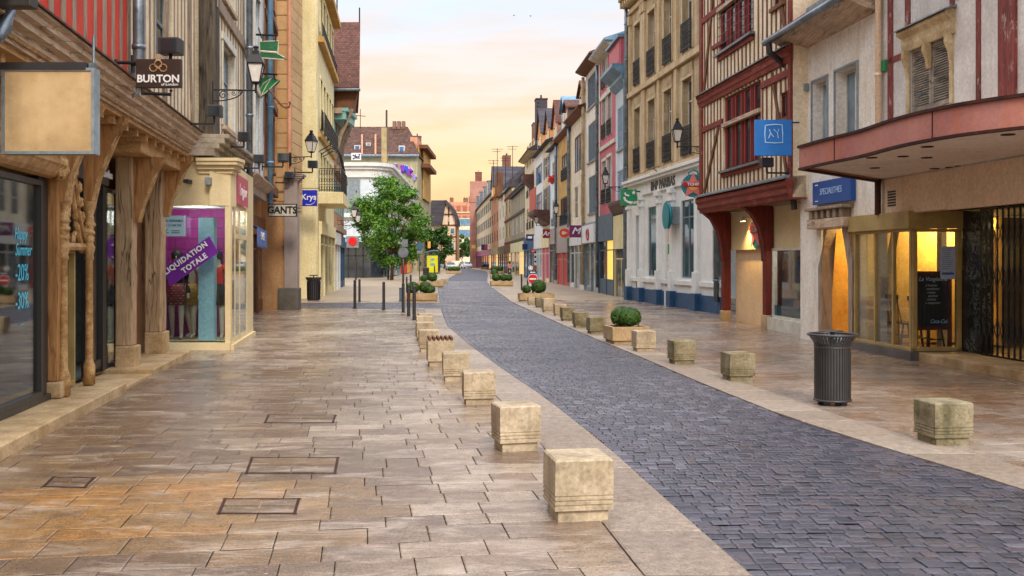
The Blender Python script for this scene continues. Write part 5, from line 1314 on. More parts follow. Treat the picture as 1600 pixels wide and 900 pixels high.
def lamp(name, loc, e, colr=(1, .68, .30), size=.1, spot=None, aim=None):
    l = bpy.data.lights.new(name, 'SPOT' if spot else 'POINT'); l.energy = e; l.color = colr; l.shadow_soft_size = size
    if spot: l.spot_size = math.radians(spot); l.spot_blend = .8
    o = bpy.data.objects.new(name, l); col.objects.link(o); o.location = loc
    if aim is not None: o.rotation_euler = (Vector(aim) - Vector(loc)).to_track_quat('-Z', 'Y').to_euler()
    return o
lamp('panel_lamp', FRG.at(sp_[0], .12, sp_[1] - .10), 150, (1, .68, .28), .05, 110, FRG.at(sp_[0] + .1, -.3, 1.2))

# ---- stone house with the bank
FS = Fr((11.03 - .13*32.2, 32.2), (11.03 - .13*44.4, 44.4), -1)
stn = thing('stone_house', 'warm ashlar stone house with iron window rails above the white bank front', 'house', (6.3, 38, 0))
cols_ = [(992, 1001), (1013, 1024), (1038, 1050), (1067, 1082)]
ops = []
for (p0, p1) in cols_:
    a0, a1 = sorted((FS.s(p0), FS.s(p1))); ops.append((a0, a1, 5.55, 8.35)); ops.append((a0, a1, 9.35, 12.0))
mb = MB(); wall(mb, FS, 0, FS.L, 5.2, 13.6, ops, .3); body(mb, FS, 0, FS.L, 5.2, 13.6, 9); mb.build('wall', M['ashlar'], stn)
for o in ops: window(stn, FS, o, 'white_wood', 'glass', 1, (.72,), dd=-.2, rail=1.05, surround='stone_warm')
for o in ops:
    pass
mb = MB()
for z_, h_, d_ in ((8.95, .22, .16), (5.22, .2, .12), (12.65, .2, .12), (13.0, .28, .3), (13.28, .18, .5), (13.46, .16, .62)): mb.box(FS, -.05, FS.L + .1, -.05, d_, z_, z_ + h_)
a = .1
while a < FS.L: mb.box(FS, a, a + .16, -.05, .42, 13.02, 13.27); a += .38
mb.build('cornice', M['stone_warm'], stn, bevel=.01)
mb = MB()
mids = sorted((o[0] + o[1])/2 for o in ops[::2])
for a in [FS.s(985), FS.s(1008), FS.s(1005.5), FS.s(1031), FS.s(1058), .25]:
    mb = MB(); mb.box(FS, a - .16, a + .16, -.02, .09, 5.45, 8.94); mb.box(FS, a - .16, a + .16, -.02, .09, 9.18, 12.6); mb.box(FS, a - .22, a + .22, -.02, .14, 12.2, 12.6); mb.build('pilaster', M['stone_warm'], stn, bevel=.008)
for o in ops[::2]: MB().box(FS, o[0] - .1, o[1] + .1, -.02, .05, 8.47, 8.86).build('panel', M['stone'], stn)
roof(stn, FS, 0, FS.L, 13.6, 9, 3.5, .55, 'roof_slate'); chimney(stn, FS, FS.L - .3, -1.5, 12, 16.2, 1.2, .8, 'stone', 1, 'plaster_orange')
downpipe(stn, FS, .12, 13.3, .4, .18, None, 'zinc', .09); downpipe(stn, FS, FS.L - .03, 13.3, .4, .16, None, 'zinc', .08)
# bank front
bw = []
for p0, p1 in ((1013, 1029), (1065, 1087)):
    a0, a1 = sorted((FS.s(p0), FS.s(p1))); bw.append((a0, a1, 1.1, 3.95))
bw.append((-.5, .9, 1.1, 3.95)); bw[-1] = (.12, .95, 1.1, 3.95)
dr_ = sorted((FS.s(994), FS.s(1003))); bw.append((dr_[0], dr_[1], .05, 3.7)); at_ = sorted((FS.s(1040.5), FS.s(1050.5))); bw.append((at_[0], at_[1], .75, 4.05))
mb = MB(); wall(mb, FS, 0, FS.L, -.05, 5.2, bw, .3, .02); mb.build('bank_front', M['bank_white'], stn)
bfr = bpy.data.objects['bank_front']
for o in bw[:3]:
    window(stn, FS, o, 'frame_grey', 'glass_teal', 0 if o is not bw[1] else 1, (.78,), dd=-.03, nm='bank_window')
MB().box(FS, bw[3][0], bw[3][1], -.2, -.15, .05, 3.7).build('bank_door', M['glass_pale'], stn)
MB().box(FS, at_[0], at_[1], -.12, -.08, .75, 4.05).build('cash_recess', M['plaster_peach'], stn)
nt = MB(); nt.box(FS, at_[0] + .03, at_[1] - .08, -.079, -.05, .95, 2.45); nt = nt.build('notice', WHITE, stn)
MB().box(FS, at_[0] + .04, at_[1] - .09, -.049, -.044, 2.0, 2.4).build('notice_head', plain('notice_green', lin('1f9a3a'), .5), nt)
mb = MB(); mb.box(FS, at_[0] + .3, at_[1] - .15, -.049, -.044, 1.0, 1.2); mb.build('picture', M['dark_box'], nt)
mb = MB()
for i in range(8): mb.box(FS, at_[0] + .12, at_[1] - .15 - .1*(i % 3), -.049, -.046, 1.28 + i*.08, 1.30 + i*.08)
mb.build('lettering', M['frame_grey'], nt)
mb = MB(); pw = .34
for px in (986, 1005.5, 1009.5, 1033, 1037, 1054, 1060, 1093):
    a = FS.s(px)
    if px in (1009.5, 1037, 1060): continue
    mb = MB(); mb.box(FS, a - pw/2, a + pw/2, 0, .16, .6, 4.3); mb.box(FS, a - pw*.65, a + pw*.65, 0, .22, .6, 1.35); mb.box(FS, a - pw*.65, a + pw*.65, 0, .22, 4.0, 4.12); mb.box(FS, a - pw*.7, a + pw*.7, 0, .26, 4.3, 4.5); mb.build('pilaster', M['bank_white'], bfr, bevel=.012)
mb = MB(); mb.box(FS, 0, FS.L, .0, .12, 4.5, 5.0); mb.box(FS, -.05, FS.L + .05, .0, .28, 5.0, 5.12); mb.box(FS, -.05, FS.L + .05, .0, .36, 5.121, 5.24); mb.box(FS, 0, FS.L, .01, .1, .85, 1.02)
fas = mb.build('entablature', M['bank_white'], bfr, bevel=.01)
mb = MB(); mb.box(FS, 0, at_[0] - .2, 0, .09, -.05, .56); mb.box(FS, at_[1] + .2, FS.L, 0, .09, -.05, .56)
for px in (986, 1005.5, 1033, 1054, 1093): a = FS.s(px); mb.box(FS, a - .26, a + .26, 0, .27, -.05, .598)
mb.build('plinth', M['blue_paint'], bfr, bevel=.008)
text('BNP PARIBAS', .50, FS.at((FS.s(1026) + FS.s(1055))/2, .125, 4.74), UF(FS), NF(FS), M['iron_grey'], fas, ext=.02, off=.012, sx=1.15)
mb = MB(); mb.tube([FS.at(FS.s(1030), .5, 5.35), FS.at(FS.s(1050), .5, 5.35)], .02, 6); mb.tube([FS.at(FS.s(1040), .1, 5.0), FS.at(FS.s(1040), .5, 5.35)], .02, 6); mb.build('lamp_rail', M['iron_grey'], fas)
s = thing('cash_sign', 'round teal cash point sign on the bank front', 'sign', FS.at(at_[0], .2, 3.3))
a = FS.s(1041, .45)
mb = MB(); disc(mb, FS, a, 3.42, .40, .36, .48, .46); mb.build('disc', M['disc_teal'], s, bevel=.05); MB().box(FS, a - .3, a + .1, -.05, .359, 3.1, 3.75).build('mount', M['frame_grey'], s)
put_lantern(FS, 1100, 228, 'large black lantern at the corner of the stone house', .1, reach=1.0); lo = lant_used[-1]; lo.location = PT(1100, 229, 30.4); lo.rotation_euler = (0, 0, PI)
# star sign
Yt = 29.6
s = thing('star_sign', 'hanging pink star sign on a teal disc with a red name band', 'sign', PT(1083, 290, Yt))
ctr = PT(1083, 290, Yt); Fq = Fr((0, Yt), (1, Yt))
mb = MB(); disc(mb, Fq, ctr[0], ctr[2], .335, -.06, .0); mb.build('disc', M['disc_teal'], s, bevel=.008)
mb = MB(); star(mb, Fq, ctr[0], ctr[2] - .01, .40, .001, .03, .46); mb.build('star', M['star_pink'], s)
mb = MB(); mb.prism(Fq, [(ctr[0] + .31*math.cos(t_), ctr[2] + .035 + .20*min(.35, max(-.35, math.sin(t_)))) for t_ in [2*PI*i/24 for i in range(24)]], .031, .05); mb.build('band', M['tchip_red'], s)
mb = MB(); mb.prism(Fq, [(ctr[0] + .12*math.cos(t_), ctr[2] - .05 - .10*math.sin(t_)) for t_ in [PI*i/10 for i in range(11)]], .031, .045); mb.build('half_disc', M['tchip_yellow'], s)
text('TCHIP', .115, (ctr[0], Yt - .053, ctr[2] + .037), (1, 0, 0), (0, -1, 0), WHITE, s, sx=1.15, off=.004)
mb = MB(); mb.tube(pts := [PT(x_, y_, Yt) for x_, y_ in ((1076, 277), (1076, 270), (1083, 265), (1090, 268), (1091, 274))], .03, 6); mb.tube([PT(1096, 279, Yt), PT(1107, 279, Yt)], .022, 6); mb.tube([PT(1106, 274, Yt), PT(1106, 284, Yt)], .025, 6); mb.build('bracket', M['disc_teal'], s)

# ---- low white rendered house and the café with the red canopy
ra = lineX(8.8, -.103)
FA = Fr(ra(18.72), ra(22.35), -1)
wht = thing('rendered_house', 'low weathered white house with small windows over the lit timber door', 'house', (7.6, 21, 0))
o1 = FA.op(1270, 1293, 130, 223); o2 = FA.op(1306, 1340, 113, 216)
d0_, d1_ = FA.s(1335), FA.s(1283)
dop = (d0_, d1_, .0, 2.40); bop = (-.01, d0_ - .06, -.06, 2.56)
mb = MB(); wall(mb, FA, 0, FA.L, -.05, 6.65, [o1, o2, dop, bop], .22); body(mb, FA, 0, FA.L, 2.57, 6.65, 8); mb.quad(FA.at(FA.L, 0, -.05), FA.at(FA.L, -8, -.05), FA.at(FA.L, -8, 2.57), FA.at(FA.L, 0, 2.57)); mb.build('wall', M['plaster_white'], wht)
for o in (o1, o2):
    ww = window(wht, FA, o, 'white_wood', 'glass_pale', 1, (), dd=-.20, surround=None, sill='stone')
    mb = MB(); ring(mb, FA, (o[0] - .05, o[1] + .05, o[2] - .02, o[3] + .05), .045, .0, .03); mb.build('surround', M['frame_grey'], ww)
roof(wht, FA, 0, FA.L, 6.7, 8, 3.2, .75, 'roof_tile')
eave(wht, FA, -.1, FA.L + .1, 6.72, .7, 'timber_grey_y'); gutter(wht, FA, -.1, FA.L + .15, 6.66, .78)
mb = MB(); mb.tube([FA.at(FA.L - .1, .78, 6.6), FA.at(FA.L - .1, .75, 6.4), FA.at(FA.L + .12, .3, 6.15), FA.at(FA.L + .14, .2, 5.9), FA.at(FA.L + .14, .16, 3.6), FA.at(FA.L + .1, .1, 2.9)], .07, 8); p = Vector(FA.at(FA.L + .14, .2, 5.95)); mb.lathe([(.08, -.15), (.14, .12), (.12, .14)], p, 8); mb.build('downpipe', M['dark_box'], wht)
MB().box(FA, FA.L - .5, FA.L - .3, .0, .1, 5.5, 5.65).build('wall_box', M['frame_grey'], wht)
# dormer and zinc on the roof
dormer(wht, FA, .5, 6.8, 1.4, 1.3, .2, 'plaster_pale', 'roof_tile', 2.5); MB().box(FA, 1.3, 2.6, -.1, .3, 6.77, 7.15).build('zinc_flashing', M['zinc'], wht)
# timber doorway, lit inside
tb = MB(); tb.box(FA, d0_ + .05, d1_ + .25, .0, .22, 2.42, 2.62)
tb = tb.build('door_beam', M['timber_grey_y'], wht, bevel=.02)
mb = MB(); a = d0_ + .15
while a < d1_ + .2: mb.box(FA, a, a + .14, .0, .2, 2.625, 2.80); a += .30
mb.box(FA, d0_ + .02, d1_ + .28, .0, .26, 2.805, 2.87); mb.build('dentil', M['timber_grey'], tb, bevel=.015)
mb = MB()
for a, s_ in ((d0_ + .08, 1), (d1_ - .06, -1)):
    mb.prism(FA, [(a - .07, .1), (a + .07, .1), (a + .09, 1.6), (a + s_*.35 + .02, 2.4), (a + s_*.35 - .2*s_, 2.41), (a - .08, 1.75)], -.18, .05)
mb.build('door_brace', M['timber_grey'], tb, bevel=.015)
mb = MB(); ring(mb, FA, (d0_ + .3, d1_ - .45, .05, 2.15), .06, -.7, -.62); dfr = mb.build('door_frame', M['frame_dark'], wht); MB().box(FA, d0_ + .3, d1_ - .45, -.67, -.66, .08, 2.13).build('pane', M['shop_glass'], dfr)
M['lit_wall'] = surf('lit_wall', lin('e8b860'), lin('cf9a44'), scale=2, rough=.7)
mb = MB(); room(mb, FA, d0_ - .2, d1_ + .1, 2.5, .02, 2.5, -.22); mb.build('hallway', M['lit_wall'], wht)
lamp('door_lamp', FA.at((d0_ + d1_)/2, -1.3, 2.3), 75, (1, .74, .30), .12); lamp('porch_lamp', FA.at(d0_ + .8, -.42, 2.3), 14, (1, .72, .3), .08)
mb = MB(); mb.box(FA, d0_ + .5, d1_ - .6, -2.4, -2.0, .05, 1.2); mb.tube([FA.at(d0_ + .55, -1.98, 1.5), FA.at(d1_ - .6, -1.98, 1.5)], .015, 5); mb.build('counter', M['timber_brown'], wht)
s = thing('shop_sign', 'tilted blue box sign with pale letters over the timber door', 'sign', FA.at(1.2, .1, 3.1))
MB().box(FA, FA.s(1338), FA.s(1278), .02, .12, 2.94, 3.42).build('board', plain('sign_blue', lin('0c4a94'), .35), s)
text('SPECIALITHES', .19, FA.at((FA.s(1338) + FA.s(1278))/2, .123, 3.19), UF(FA), NF(FA), plain('pale_letter', lin('a8c4e0'), .5), s, sx=.92)
mb = MB(); a = FA.s(1283); mb.box(FA, a - .12, a + .02, .12, .128, 3.34, 3.365); mb.box(FA, a - .12, a + .02, .12, .128, 3.0, 3.02); mb.build('emblem', WHITE, s)
Yk = 21.4
s, b = hang_sign('shop_sign', 'bright blue square sign with a pale rounded emblem on a wall arm', Yk, 1180, 1237, 187, 243, 'krys_blue', .10, arm=[[(1237, 191), (1250, 191)]], armr=.02, armmat='blue_paint')
M['azure'] = plain('azure', lin('1272c4'), .4); [c_ for c_ in s.children if c_.name.startswith('board')][0].data.materials[0] = M['azure']
M['pale_line'] = plain('pale_line', lin('bfdcf2'), .5)
def line2(mb, L, Y, r=.01): mb.tube([PT(x_, y_, Y) for x_, y_ in L], r, 5)
mb = MB(); line2(mb, [(1196, 196), (1209, 194.5), (1222, 195), (1223, 209), (1223, 223), (1209, 223.5), (1196, 222.5), (1195, 209), (1196, 196)], Yk - .005, .012)
for L_ in ([(1202, 202), (1204, 208), (1209, 214)], [(1204, 208), (1201, 216)], [(1209, 202), (1215, 208), (1217, 202)], [(1215, 208), (1216, 216)]): line2(mb, L_, Yk - .005, .010)
mb.build('emblem', M['pale_line'], s)

# café body
FC = Fr(ra(10.4), ra(18.7), -1)
caf = thing('cafe_house', 'weathered half timbered café house with a curved red canopy and grey shutters', 'café', (8, 15, 0))
wS = FC.op(1422, 1485, 77, 180); 
bay0 = FC.s(1425)      # where the glazed corner turns in
mb = MB(); wall(mb, FC, 0, FC.L, 2.58, 9.5, [wS]); body(mb, FC, 0, FC.L, 2.58, 9.5, 8); mb.build('wall', M['plaster_grey'], caf)
mb = MB()
for p0, p1, y0, y1 in ((1388, 1396, -60, 190), (1415, 1423, -60, 48), (1485, 1492, -60, 22), (1526, 1533, -60, 165)):
    a0, a1 = sorted((FC.s(p0), FC.s(p1))); zt = FC.sz(p0, y0)[1]; zb = FC.sz(p0, y1)[1]
    mb.box(FC, a0, a1, -.02, .02, zb, zt)
a0, a1 = sorted((FC.s(1562), FC.s(1590))); mb.box(FC, a0, a0 + (a1 - a0)*.45, -.02, .05, 3.3, 9.5); mb.box(FC, a0 + (a1 - a0)*.48, a1, -.02, .035, 3.3, 9.5)
mb.beam(FC, (FC.s(1600) - .5, 6.35), (FC.s(1530), 6.15), .14, -.02, .025); mb.box(FC, FC.s(1420), FC.s(1390), -.02, .02, 5.35, 5.46)
mb.build('timber_frame', M['timber_maroon'], caf, bevel=.006)
MB().box(FC, FC.s(1527), FC.s(1493), -.02, .018, 5.95, 6.15).build('stone_course', M['stone'], caf)
ww = window(caf, FC, wS, 'white_wood', 'glass', 1, (), dd=-.06, shutters='closed', smat='shutter_grey', slats=24, fw=.05)
mb = MB(); zW = wS[3]
mb.dprism(FC, [(0, zW - .04), (.05, zW - .04), (.08, zW + .06), (.08, zW + .2), (.17, zW + .26), (.17, zW + .32), (0, zW + .37)], wS[0] - .16, wS[1] + .16)
for a in (wS[0] - .05, (wS[0] + wS[1])/2, wS[1] + .05): mb.dprism(FC, [(0, zW - .46), (.03, zW - .46), (.05, zW - .31), (.11, zW - .16), (.11, zW - .04), (0, zW - .04)], a - .05, a + .05)
mb.box(FC, wS[0] - .1, wS[0], -.02, .03, wS[2], zW - .46); mb.box(FC, wS[1], wS[1] + .1, -.02, .03, wS[2], zW - .46); mb.build('window_hood', M['stone'], ww, bevel=.008)
MB().dprism(FC, [(0, zW + .37), (.22, zW + .32), (.22, zW + .34), (0, zW + .41)], wS[0] - .2, wS[1] + .2).build('lead_flashing', M['zinc'], ww)
downpipe(caf, FC, FC.L - .25, 9.4, 3.6, .09, None, 'plaster_peach', .06)
MB().box(FC, FC.s(1387), FC.s(1377), .01, .05, 5.25, 5.45).build('plaque', M['umb_green'], caf)
mb = MB(); mb.tube([FC.at(FC.s(1410), .02, 3.7), FC.at(FC.s(1442), .05, 4.6)], .012, 5); mb.tube([FC.at(FC.s(1445), .0, 4.6), FC.at(FC.s(1445), .08, 4.6)], .03, 6); mb.build('stay_rod', M['zinc'], caf)
roof(caf, FC, 0, FC.L, 9.5, 8, 4, .5)
# canopy: curved plan, fascia, soffit
edge = [(6.88, 18.6), (4.63, 16.0), (4.77, 14.9), (4.92, 14.06), (4.98, 12.8), (5.15, 11.95), (5.38, 11.4), (5.83, 10.8), (6.5, 10.4), (7.7, 10.15)]
def arc(P, n=6):
    out = [P[0], P[1]]
    q = [Vector(p) for p in P]
    for i in range(1, len(q) - 1):
        p0, p1, p2, p3 = q[max(i - 1, 1)], q[i], q[i + 1], q[min(i + 2, len(q) - 1)]
        for j in range(1, n + 1):
            t = j/n
            out.append(tuple(.5*((2*p1) + (p2 - p0)*t + (2*p0 - 5*p1 + 4*p2 - p3)*t*t + (3*p1 - p0 - 3*p2 + p3)*t**3)))
    return out
ed = arc(edge)
ed = [Vector(p) for p in ed]
can = MB(); zb, zt = 3.24, 3.56
cen = Vector((7.55, 14.4))
nrm = []
for i, p in enumerate(ed):
    t = (ed[min(i + 1, len(ed) - 1)] - ed[max(i - 1, 0)]).normalized(); nn = Vector((t.y, -t.x)); nrm.append(nn if nn.dot(p - cen) > 0 else -nn)
def band(mb, off0, off1, z0, z1):
    prof = [(off0, z0), (off1, z0), (off1, z1), (off0, z1)]
    o = len(mb.v)
    for p, nn in zip(ed, nrm):
        for d_, z_ in prof: mb.v.append((p.x + nn.x*d_, p.y + nn.y*d_, z_))
    for i in range(len(ed) - 1):
        for k_ in range(4): mb.f.append((o + i*4 + k_, o + i*4 + (k_ + 1) % 4, o + (i + 1)*4 + (k_ + 1) % 4, o + (i + 1)*4 + k_))
    mb.f.append((o, o + 1, o + 2, o + 3)); mb.f.append(tuple(o + (len(ed) - 1)*4 + k_ for k_ in (3, 2, 1, 0)))
band(can, -.05, .0, zb, zt)
cn = can.build('canopy', M['canopy_red'], caf)
mb = MB(); band(mb, -.06, .02, zb - .035, zb - .001); band(mb, -.08, .035, zt + .001, zt + .04); mb.build('canopy_rim', M['rust'], cn)
mb = MB(); ring_ = [(p.x - n_.x*.06, p.y - n_.y*.06) for p, n_ in zip(ed, nrm)]
n = len(ring_); mb.add([(x_, y_, zb + .03) for x_, y_ in ring_] + [(8.6, 10.15, zb + .03), (7.3, 18.6, zb + .03)], [tuple(range(n + 2))]); mb.add([(x_, y_, zt) for x_, y_ in ring_] + [(8.6, 10.15, zt), (7.3, 18.6, zt)], [tuple(range(n + 2))]); mb.build('soffit', M['soffit'], cn)
mb = MB()
for px, py in ((1362, 247), (1411, 245), (1449, 230), (1448, 247), (1460, 264), (1367, 263), (1575, 211), (1485, 262), (1500, 260)):
    Y = FL*(zb + .02 - CH)/(YH - py); p = ((px - CX)/FL*Y, Y, zb + .018); mb.lathe([(0, 0), (.08, 0), (.085, .011), (0, .011)], p, 10)
mb.build('soffit_hole', M['rust'], cn)
mb = MB(); band_i = 2
for i in (8, 24):
    p, nn = ed[i], nrm[i]; MB().tube([(p.x + nn.x*.004, p.y + nn.y*.004, zb), (p.x + nn.x*.004, p.y + nn.y*.004, zt)], .008, 4).build('fascia_seam', M['rust'], cn)
# wall below the canopy and the recessed entrance
FE_ = Fr((7.93, 17.75), (7.95, 17.75)); 
rec = .78
mb = MB(); mb.box(FC, 0, FC.s(1480), -.1, .004, 2.58, 3.24); mb.box(FC, FC.s(1480) + .001, FC.L, -.1, .006, 2.60, 3.24); mb.build('lintel_wall', M['plaster_peach'], caf)
mb = MB(); mb.tube([FC.at(FC.L - .25, .1, 3.24), FC.at(FC.L - .25, .1, 2.6)], .06, 8); mb.build('pipe_stub', M['rust'], caf)
mb = MB()
for i in range(6): mb.box(FC, FC.s(1400), FC.s(1388), .006, .016, 2.74 + i*.05, 2.77 + i*.05)
mb.build('vent', M['dark_box'], caf)
# glazed corner
bayL = FC.s(1337)
mb = MB(); mb.box(FC, bay0 - .05, bayL + .15, -.3, .10, 2.31, 2.62); mb.box(FC, bay0 - .06, bay0 + .0, -.95, .10, 2.311, 2.621)
hd = mb.build('bay_fascia', M['khaki'], caf, bevel=.01)
BL = bayL; bz0, bz1 = .16, 2.31
mb = MB(); e_ = [bay0, bay0 + (bayL - bay0)*.30, bay0 + (bayL - bay0)*.62, bayL]
for i, a in enumerate(e_): mb.box(FC, a - (.028 if i else .0), a + (.028 if i else .06), -.04, .025, bz0, bz1)
mb.box(FC, bay0, bayL, -.04, .02, bz0, bz0 + .06); mb.box(FC, bay0, bayL, -.04, .02, bz1 - .05, bz1 - .001)
FB2 = Fr(FC.at(bay0, 0, 0)[:2], FC.at(bay0, -.90, 0)[:2], 1)     # turned face with the chalkboard
mb.box(FB2, 0, .08, -.06, .04, bz0, bz1); mb.box(FB2, .82, .90, -.06, .04, bz0, bz1); mb.box(FB2, 0, .9, -.06, .04, bz0, bz0 + .07); mb.box(FB2, 0, .9, -.06, .04, bz1 - .06, bz1 - .001)
bay = mb.build('glazed_bay', M['khaki'], caf, bevel=.006)
mb = MB(); mb.box(FC, bay0, bayL, -.035, -.028, bz0, bz1); mb.box(FB2, .0, .86, -.02, -.014, bz0, bz1); mb.build('pane', M['shop_glass'], bay)
MB().box(FC, bay0 - .08, bayL + .05, -.25, .07, -.03, .158).build('bay_sill', surf('dark_sill', lin('6e6660'), lin('544e4a')), bay, bevel=.01)
MB().box(FB2, -.05, 1.0, -.2, .07, -.03, .156).build('bay_sill', bpy.data.materials['dark_sill'], bay, bevel=.01)
# café room
mb = MB(); room(mb, FC, FC.s(1600), BL - .02, 4.2, .10, 2.6, -1.02)
mb.build('cafe_room', surf('cafe_wall', (.20, .13, .08), (.10, .06, .04), scale=1.5), caf)
mb = MB(); mb.box(FC, bay0 - .1, BL - .02, -1.2, -.1, .09, .14); mb.build('bay_floor', M['timber_brown'], caf)
mb = MB(); mb.box(FC, BL - 1.1, BL - .26, -2.4, -2.3, .15, 2.56); mb.box(FC, BL - .32, BL - .25, -2.4, -.10, .15, 2.56); mb.build('lit_partition', M['lit_wall'], caf)
mb = MB(); mb.box(FC, BL - 1.0, BL - .5, -2.29, -2.25, 1.15, 2.3); 
for i in range(4): mb.box(FC, BL - 1.0, BL - .4, -2.25, -2.1, 1.3 + .26*i, 1.32 + .26*i)
mb.build('shelf', M['gold'], caf)
mb = MB(); mb.prism(FC, [(BL - .46, .15), (BL - .36, .15), (BL - .36, 1.5), (BL - .66, 2.3), (BL - .78, 2.3), (BL - .5, 1.5)], -.5, -.4); mb.build('inner_brace', M['timber_grey'], caf)
mb = MB(); mb.box(FC, bay0 + .45, bay0 + .62, -.9, -.8, .15, 2.4); mb.build('inner_curtain', M['plaster_beige'], caf)
lamp('cafe_lamp', FC.at(BL - .75, -1.6, 2.35), 150, (1, .74, .28), .12); lamp('cafe_lamp', FC.at(BL - 3.4, -2.2, 2.35), 90, (1, .7, .35), .15)

# chairs in the café bay (upside-down stack not shown: upright slat-back chairs)
def chair(label):
    r = thing('cafe_chair', label, 'chair', (0, 0, 0), 'wooden chairs inside the café bay')
    MB().xbox(-.2, .2, -.2, .2, .43, .46).build('seat', M['frame_brown'], r, bevel=.01)
    for x_, y_ in ((-.17, -.17), (.17, -.17), (-.17, .17), (.17, .17)): MB().tube([(x_*.85, y_*.85, .43), (x_*1.15, y_*1.15, 0)], .018, 6).build('leg', M['frame_brown'], r)
    mb = MB()
    for i in range(6): mb.tube([(-.16 + .064*i, .17, .45), (-.2 + .08*i, .27, .92)], .011, 5)
    mb.build('spindles', M['frame_brown'], r)
    mb = MB(); mb.xbox(-.22, .22, .25, .29, .88, .97); mb.build('backrest', M['frame_brown'], r, bevel=.01)
    mb = MB(); mb.tube([(-.19, -.19, .2), (-.19, .19, .2)], .011, 5); mb.tube([(.19, -.19, .2), (.19, .19, .2)], .011, 5); mb.tube([(-.19, 0, .2), (.19, 0, .2)], .011, 5); mb.build('stretcher', M['frame_brown'], r)
    return r
c0 = chair('brown spindle back chair nearest the lit corner of the café bay'); c0.location = FC.at(BL - .75, -.45, .14); c0.rotation_euler = (0, 0, 2.2)
copy_tree(c0, FC.at(BL - 1.25, -.5, .14), 1.2, label='brown spindle back chair behind the middle pane of the café bay'); copy_tree(c0, FC.at(BL - 1.75, -.55, .14), 1.9, label='brown spindle back chair beside the chalkboard end of the bay')
# chalkboard, menu sheet
cb = thing('chalkboard', 'red framed chalkboard with white handwriting behind the bay glass', 'chalkboard', FB2.at(.45, -.1, .2))
mb = MB(); ring(mb, FB2, (.11, .80, .52, 1.56), .07, -.16, -.11); mb.box(FB2, .11, .17, -.16, -.11, .18, .52); mb.box(FB2, .74, .80, -.16, -.11, .18, .52); mb.build('frame', M['timber_red'], cb)
MB().box(FB2, .17, .74, -.15, -.13, .58, 1.50).build('board', plain('slate_board', (.018, .018, .02), .5), cb)
UB = (FB2.u.x, FB2.u.y, 0); NB = NF(FB2)
text('La Vosgienne', .105, FB2.at(.455, -.125, 1.42), UB, NB, WHITE, cb, ext=.001, shear=.3, sx=.95, off=.001)
for i, tx in enumerate(('6 huitres', 'omelettes', 'crepes', 'quiches', 'salades', 'a emporter')): text(tx, .06, FB2.at(.42 + .03*(i % 2), -.125, 1.31 - .062*i), UB, NB, WHITE, cb, ext=.001, shear=.4)
text('Coca-Cola', .10, FB2.at(.57, -.125, .67), UB, NB, M['pale_line'], cb, ext=.001, shear=.45, sx=.8, off=.001)
mn = MB(); mn.box(FB2, .52, .80, .002, .008, 1.42, 2.0); mn = tag(mn.build('menu_sheet', surf('menu_paper', lin('b8c4de'), lin('a6b4d2'), rough=.5), None), 'pale blue printed menu sheet on the café bay glass', 'menu')
mb = MB()
for i in range(11): mb.box(FB2, .55, .55 + R.uniform(.12, .2), .0085, .0095, 1.95 - i*.034, 1.957 - i*.034)
mb.box(FB2, .55, .77, .0085, .0095, 1.50, 1.54); mb.build('lettering', plain('blue_print', lin('42599a'), .6), mn)
# marble pier and folding grille
marb, k = new_mat('marble'); v = k.coords(False)
f1 = k.noise(v, 3.2, 9, .72, 1.8); vein = k.ramp(k.math('ABSOLUTE', k.math('SUBTRACT', f1, .5)), 0, .022, 1, 0)
finish(k, k.mix(k.math('MULTIPLY', vein, k.ramp(k.noise(v, 2.2, 4), .45, .6)), (.012, .014, .013), (.32, .34, .32)), .15, 0, .5)
M['marble'] = marb
mx_ = 0
FR2 = Fr(FC.at(bay0, -.93, 0)[:2], FC.at(bay0 - 6, -.93, 0)[:2], 1)
mb = MB(); mb.box(FR2, -.0, .62, -.2, .02, .16, 2.62); mb.build('marble_pier', M['marble'], caf)
gr_ = thing('folding_grille', 'dark folding metal grille closed across the café entrance', 'grille', FR2.at(2.5, .05, .16))
mb = MB(); step_ = .155; n = 30; g0 = .66
for i in range(n + 1): a = g0 + i*step_; mb.box(FR2, a - .012, a + .012, .035, .06, .18, 2.6)
mb.build('upright', M['iron'], gr_)
for zc in (.55, 1.45, 2.15):
    mb = MB()
    for i in range(n):
        a = g0 + i*step_
        for s_ in (1, -1): mb.beam(FR2, (a, zc - .21*s_), (a + step_, zc + .21*s_), .016, .045 + .012*s_, .052 + .012*s_)
    mb.build('lattice', M['iron_grey'], gr_)
for z_ in (2.60, .152): MB().box(FR2, g0, g0 + n*step_, .02, .07, z_, z_ + .026).build('rail', M['iron'], gr_)
mb = MB(); mb.box(FR2, -.1, 6, -.2, .85, -.03, .15)
mb.build('entrance_step', M['trough_stone'], caf, bevel=.02)
mb = MB(); mb.box(FR2, .66, 6, -.12, -.10, .2, 2.6); mb.build('entrance_glass', M['shop_glass'], caf)
mb = MB()
for i in range(7): mb.box(FR2, .9 + .62*i, 1.25 + .62*i, -.9, -.8, 2.3, 2.42)
mb.build('ceiling_lamp', plain('dim_lamp', (1, .78, .42), .5, emit=2.2), caf)
mb = MB(); mb.box(FR2, .8, 5, -2.2, -1.7, .16, 1.15); mb.box(FR2, .8, 5, -3.4, -3.2, 1.4, 1.44); mb.box(FR2, .8, 5, -3.4, -3.2, 1.75, 1.79)
mb.build('bar_counter', M['mauve_grey'], caf)
mb = MB()
for i in range(34): p = FR2.at(.9 + .11*i, -3.3, 1.44 + .35*(i % 2)); mb.lathe([(.03, 0), (.03, .16), (.012, .2), (.012, .26)], p, 6)
mb.build('bottles', M['glass_pale'], caf)
lo = put_spot(FRU, 1232, 270, 'dark sign spotlight on the red timbered front', .05, 1.2)
WDD[0] = -.035
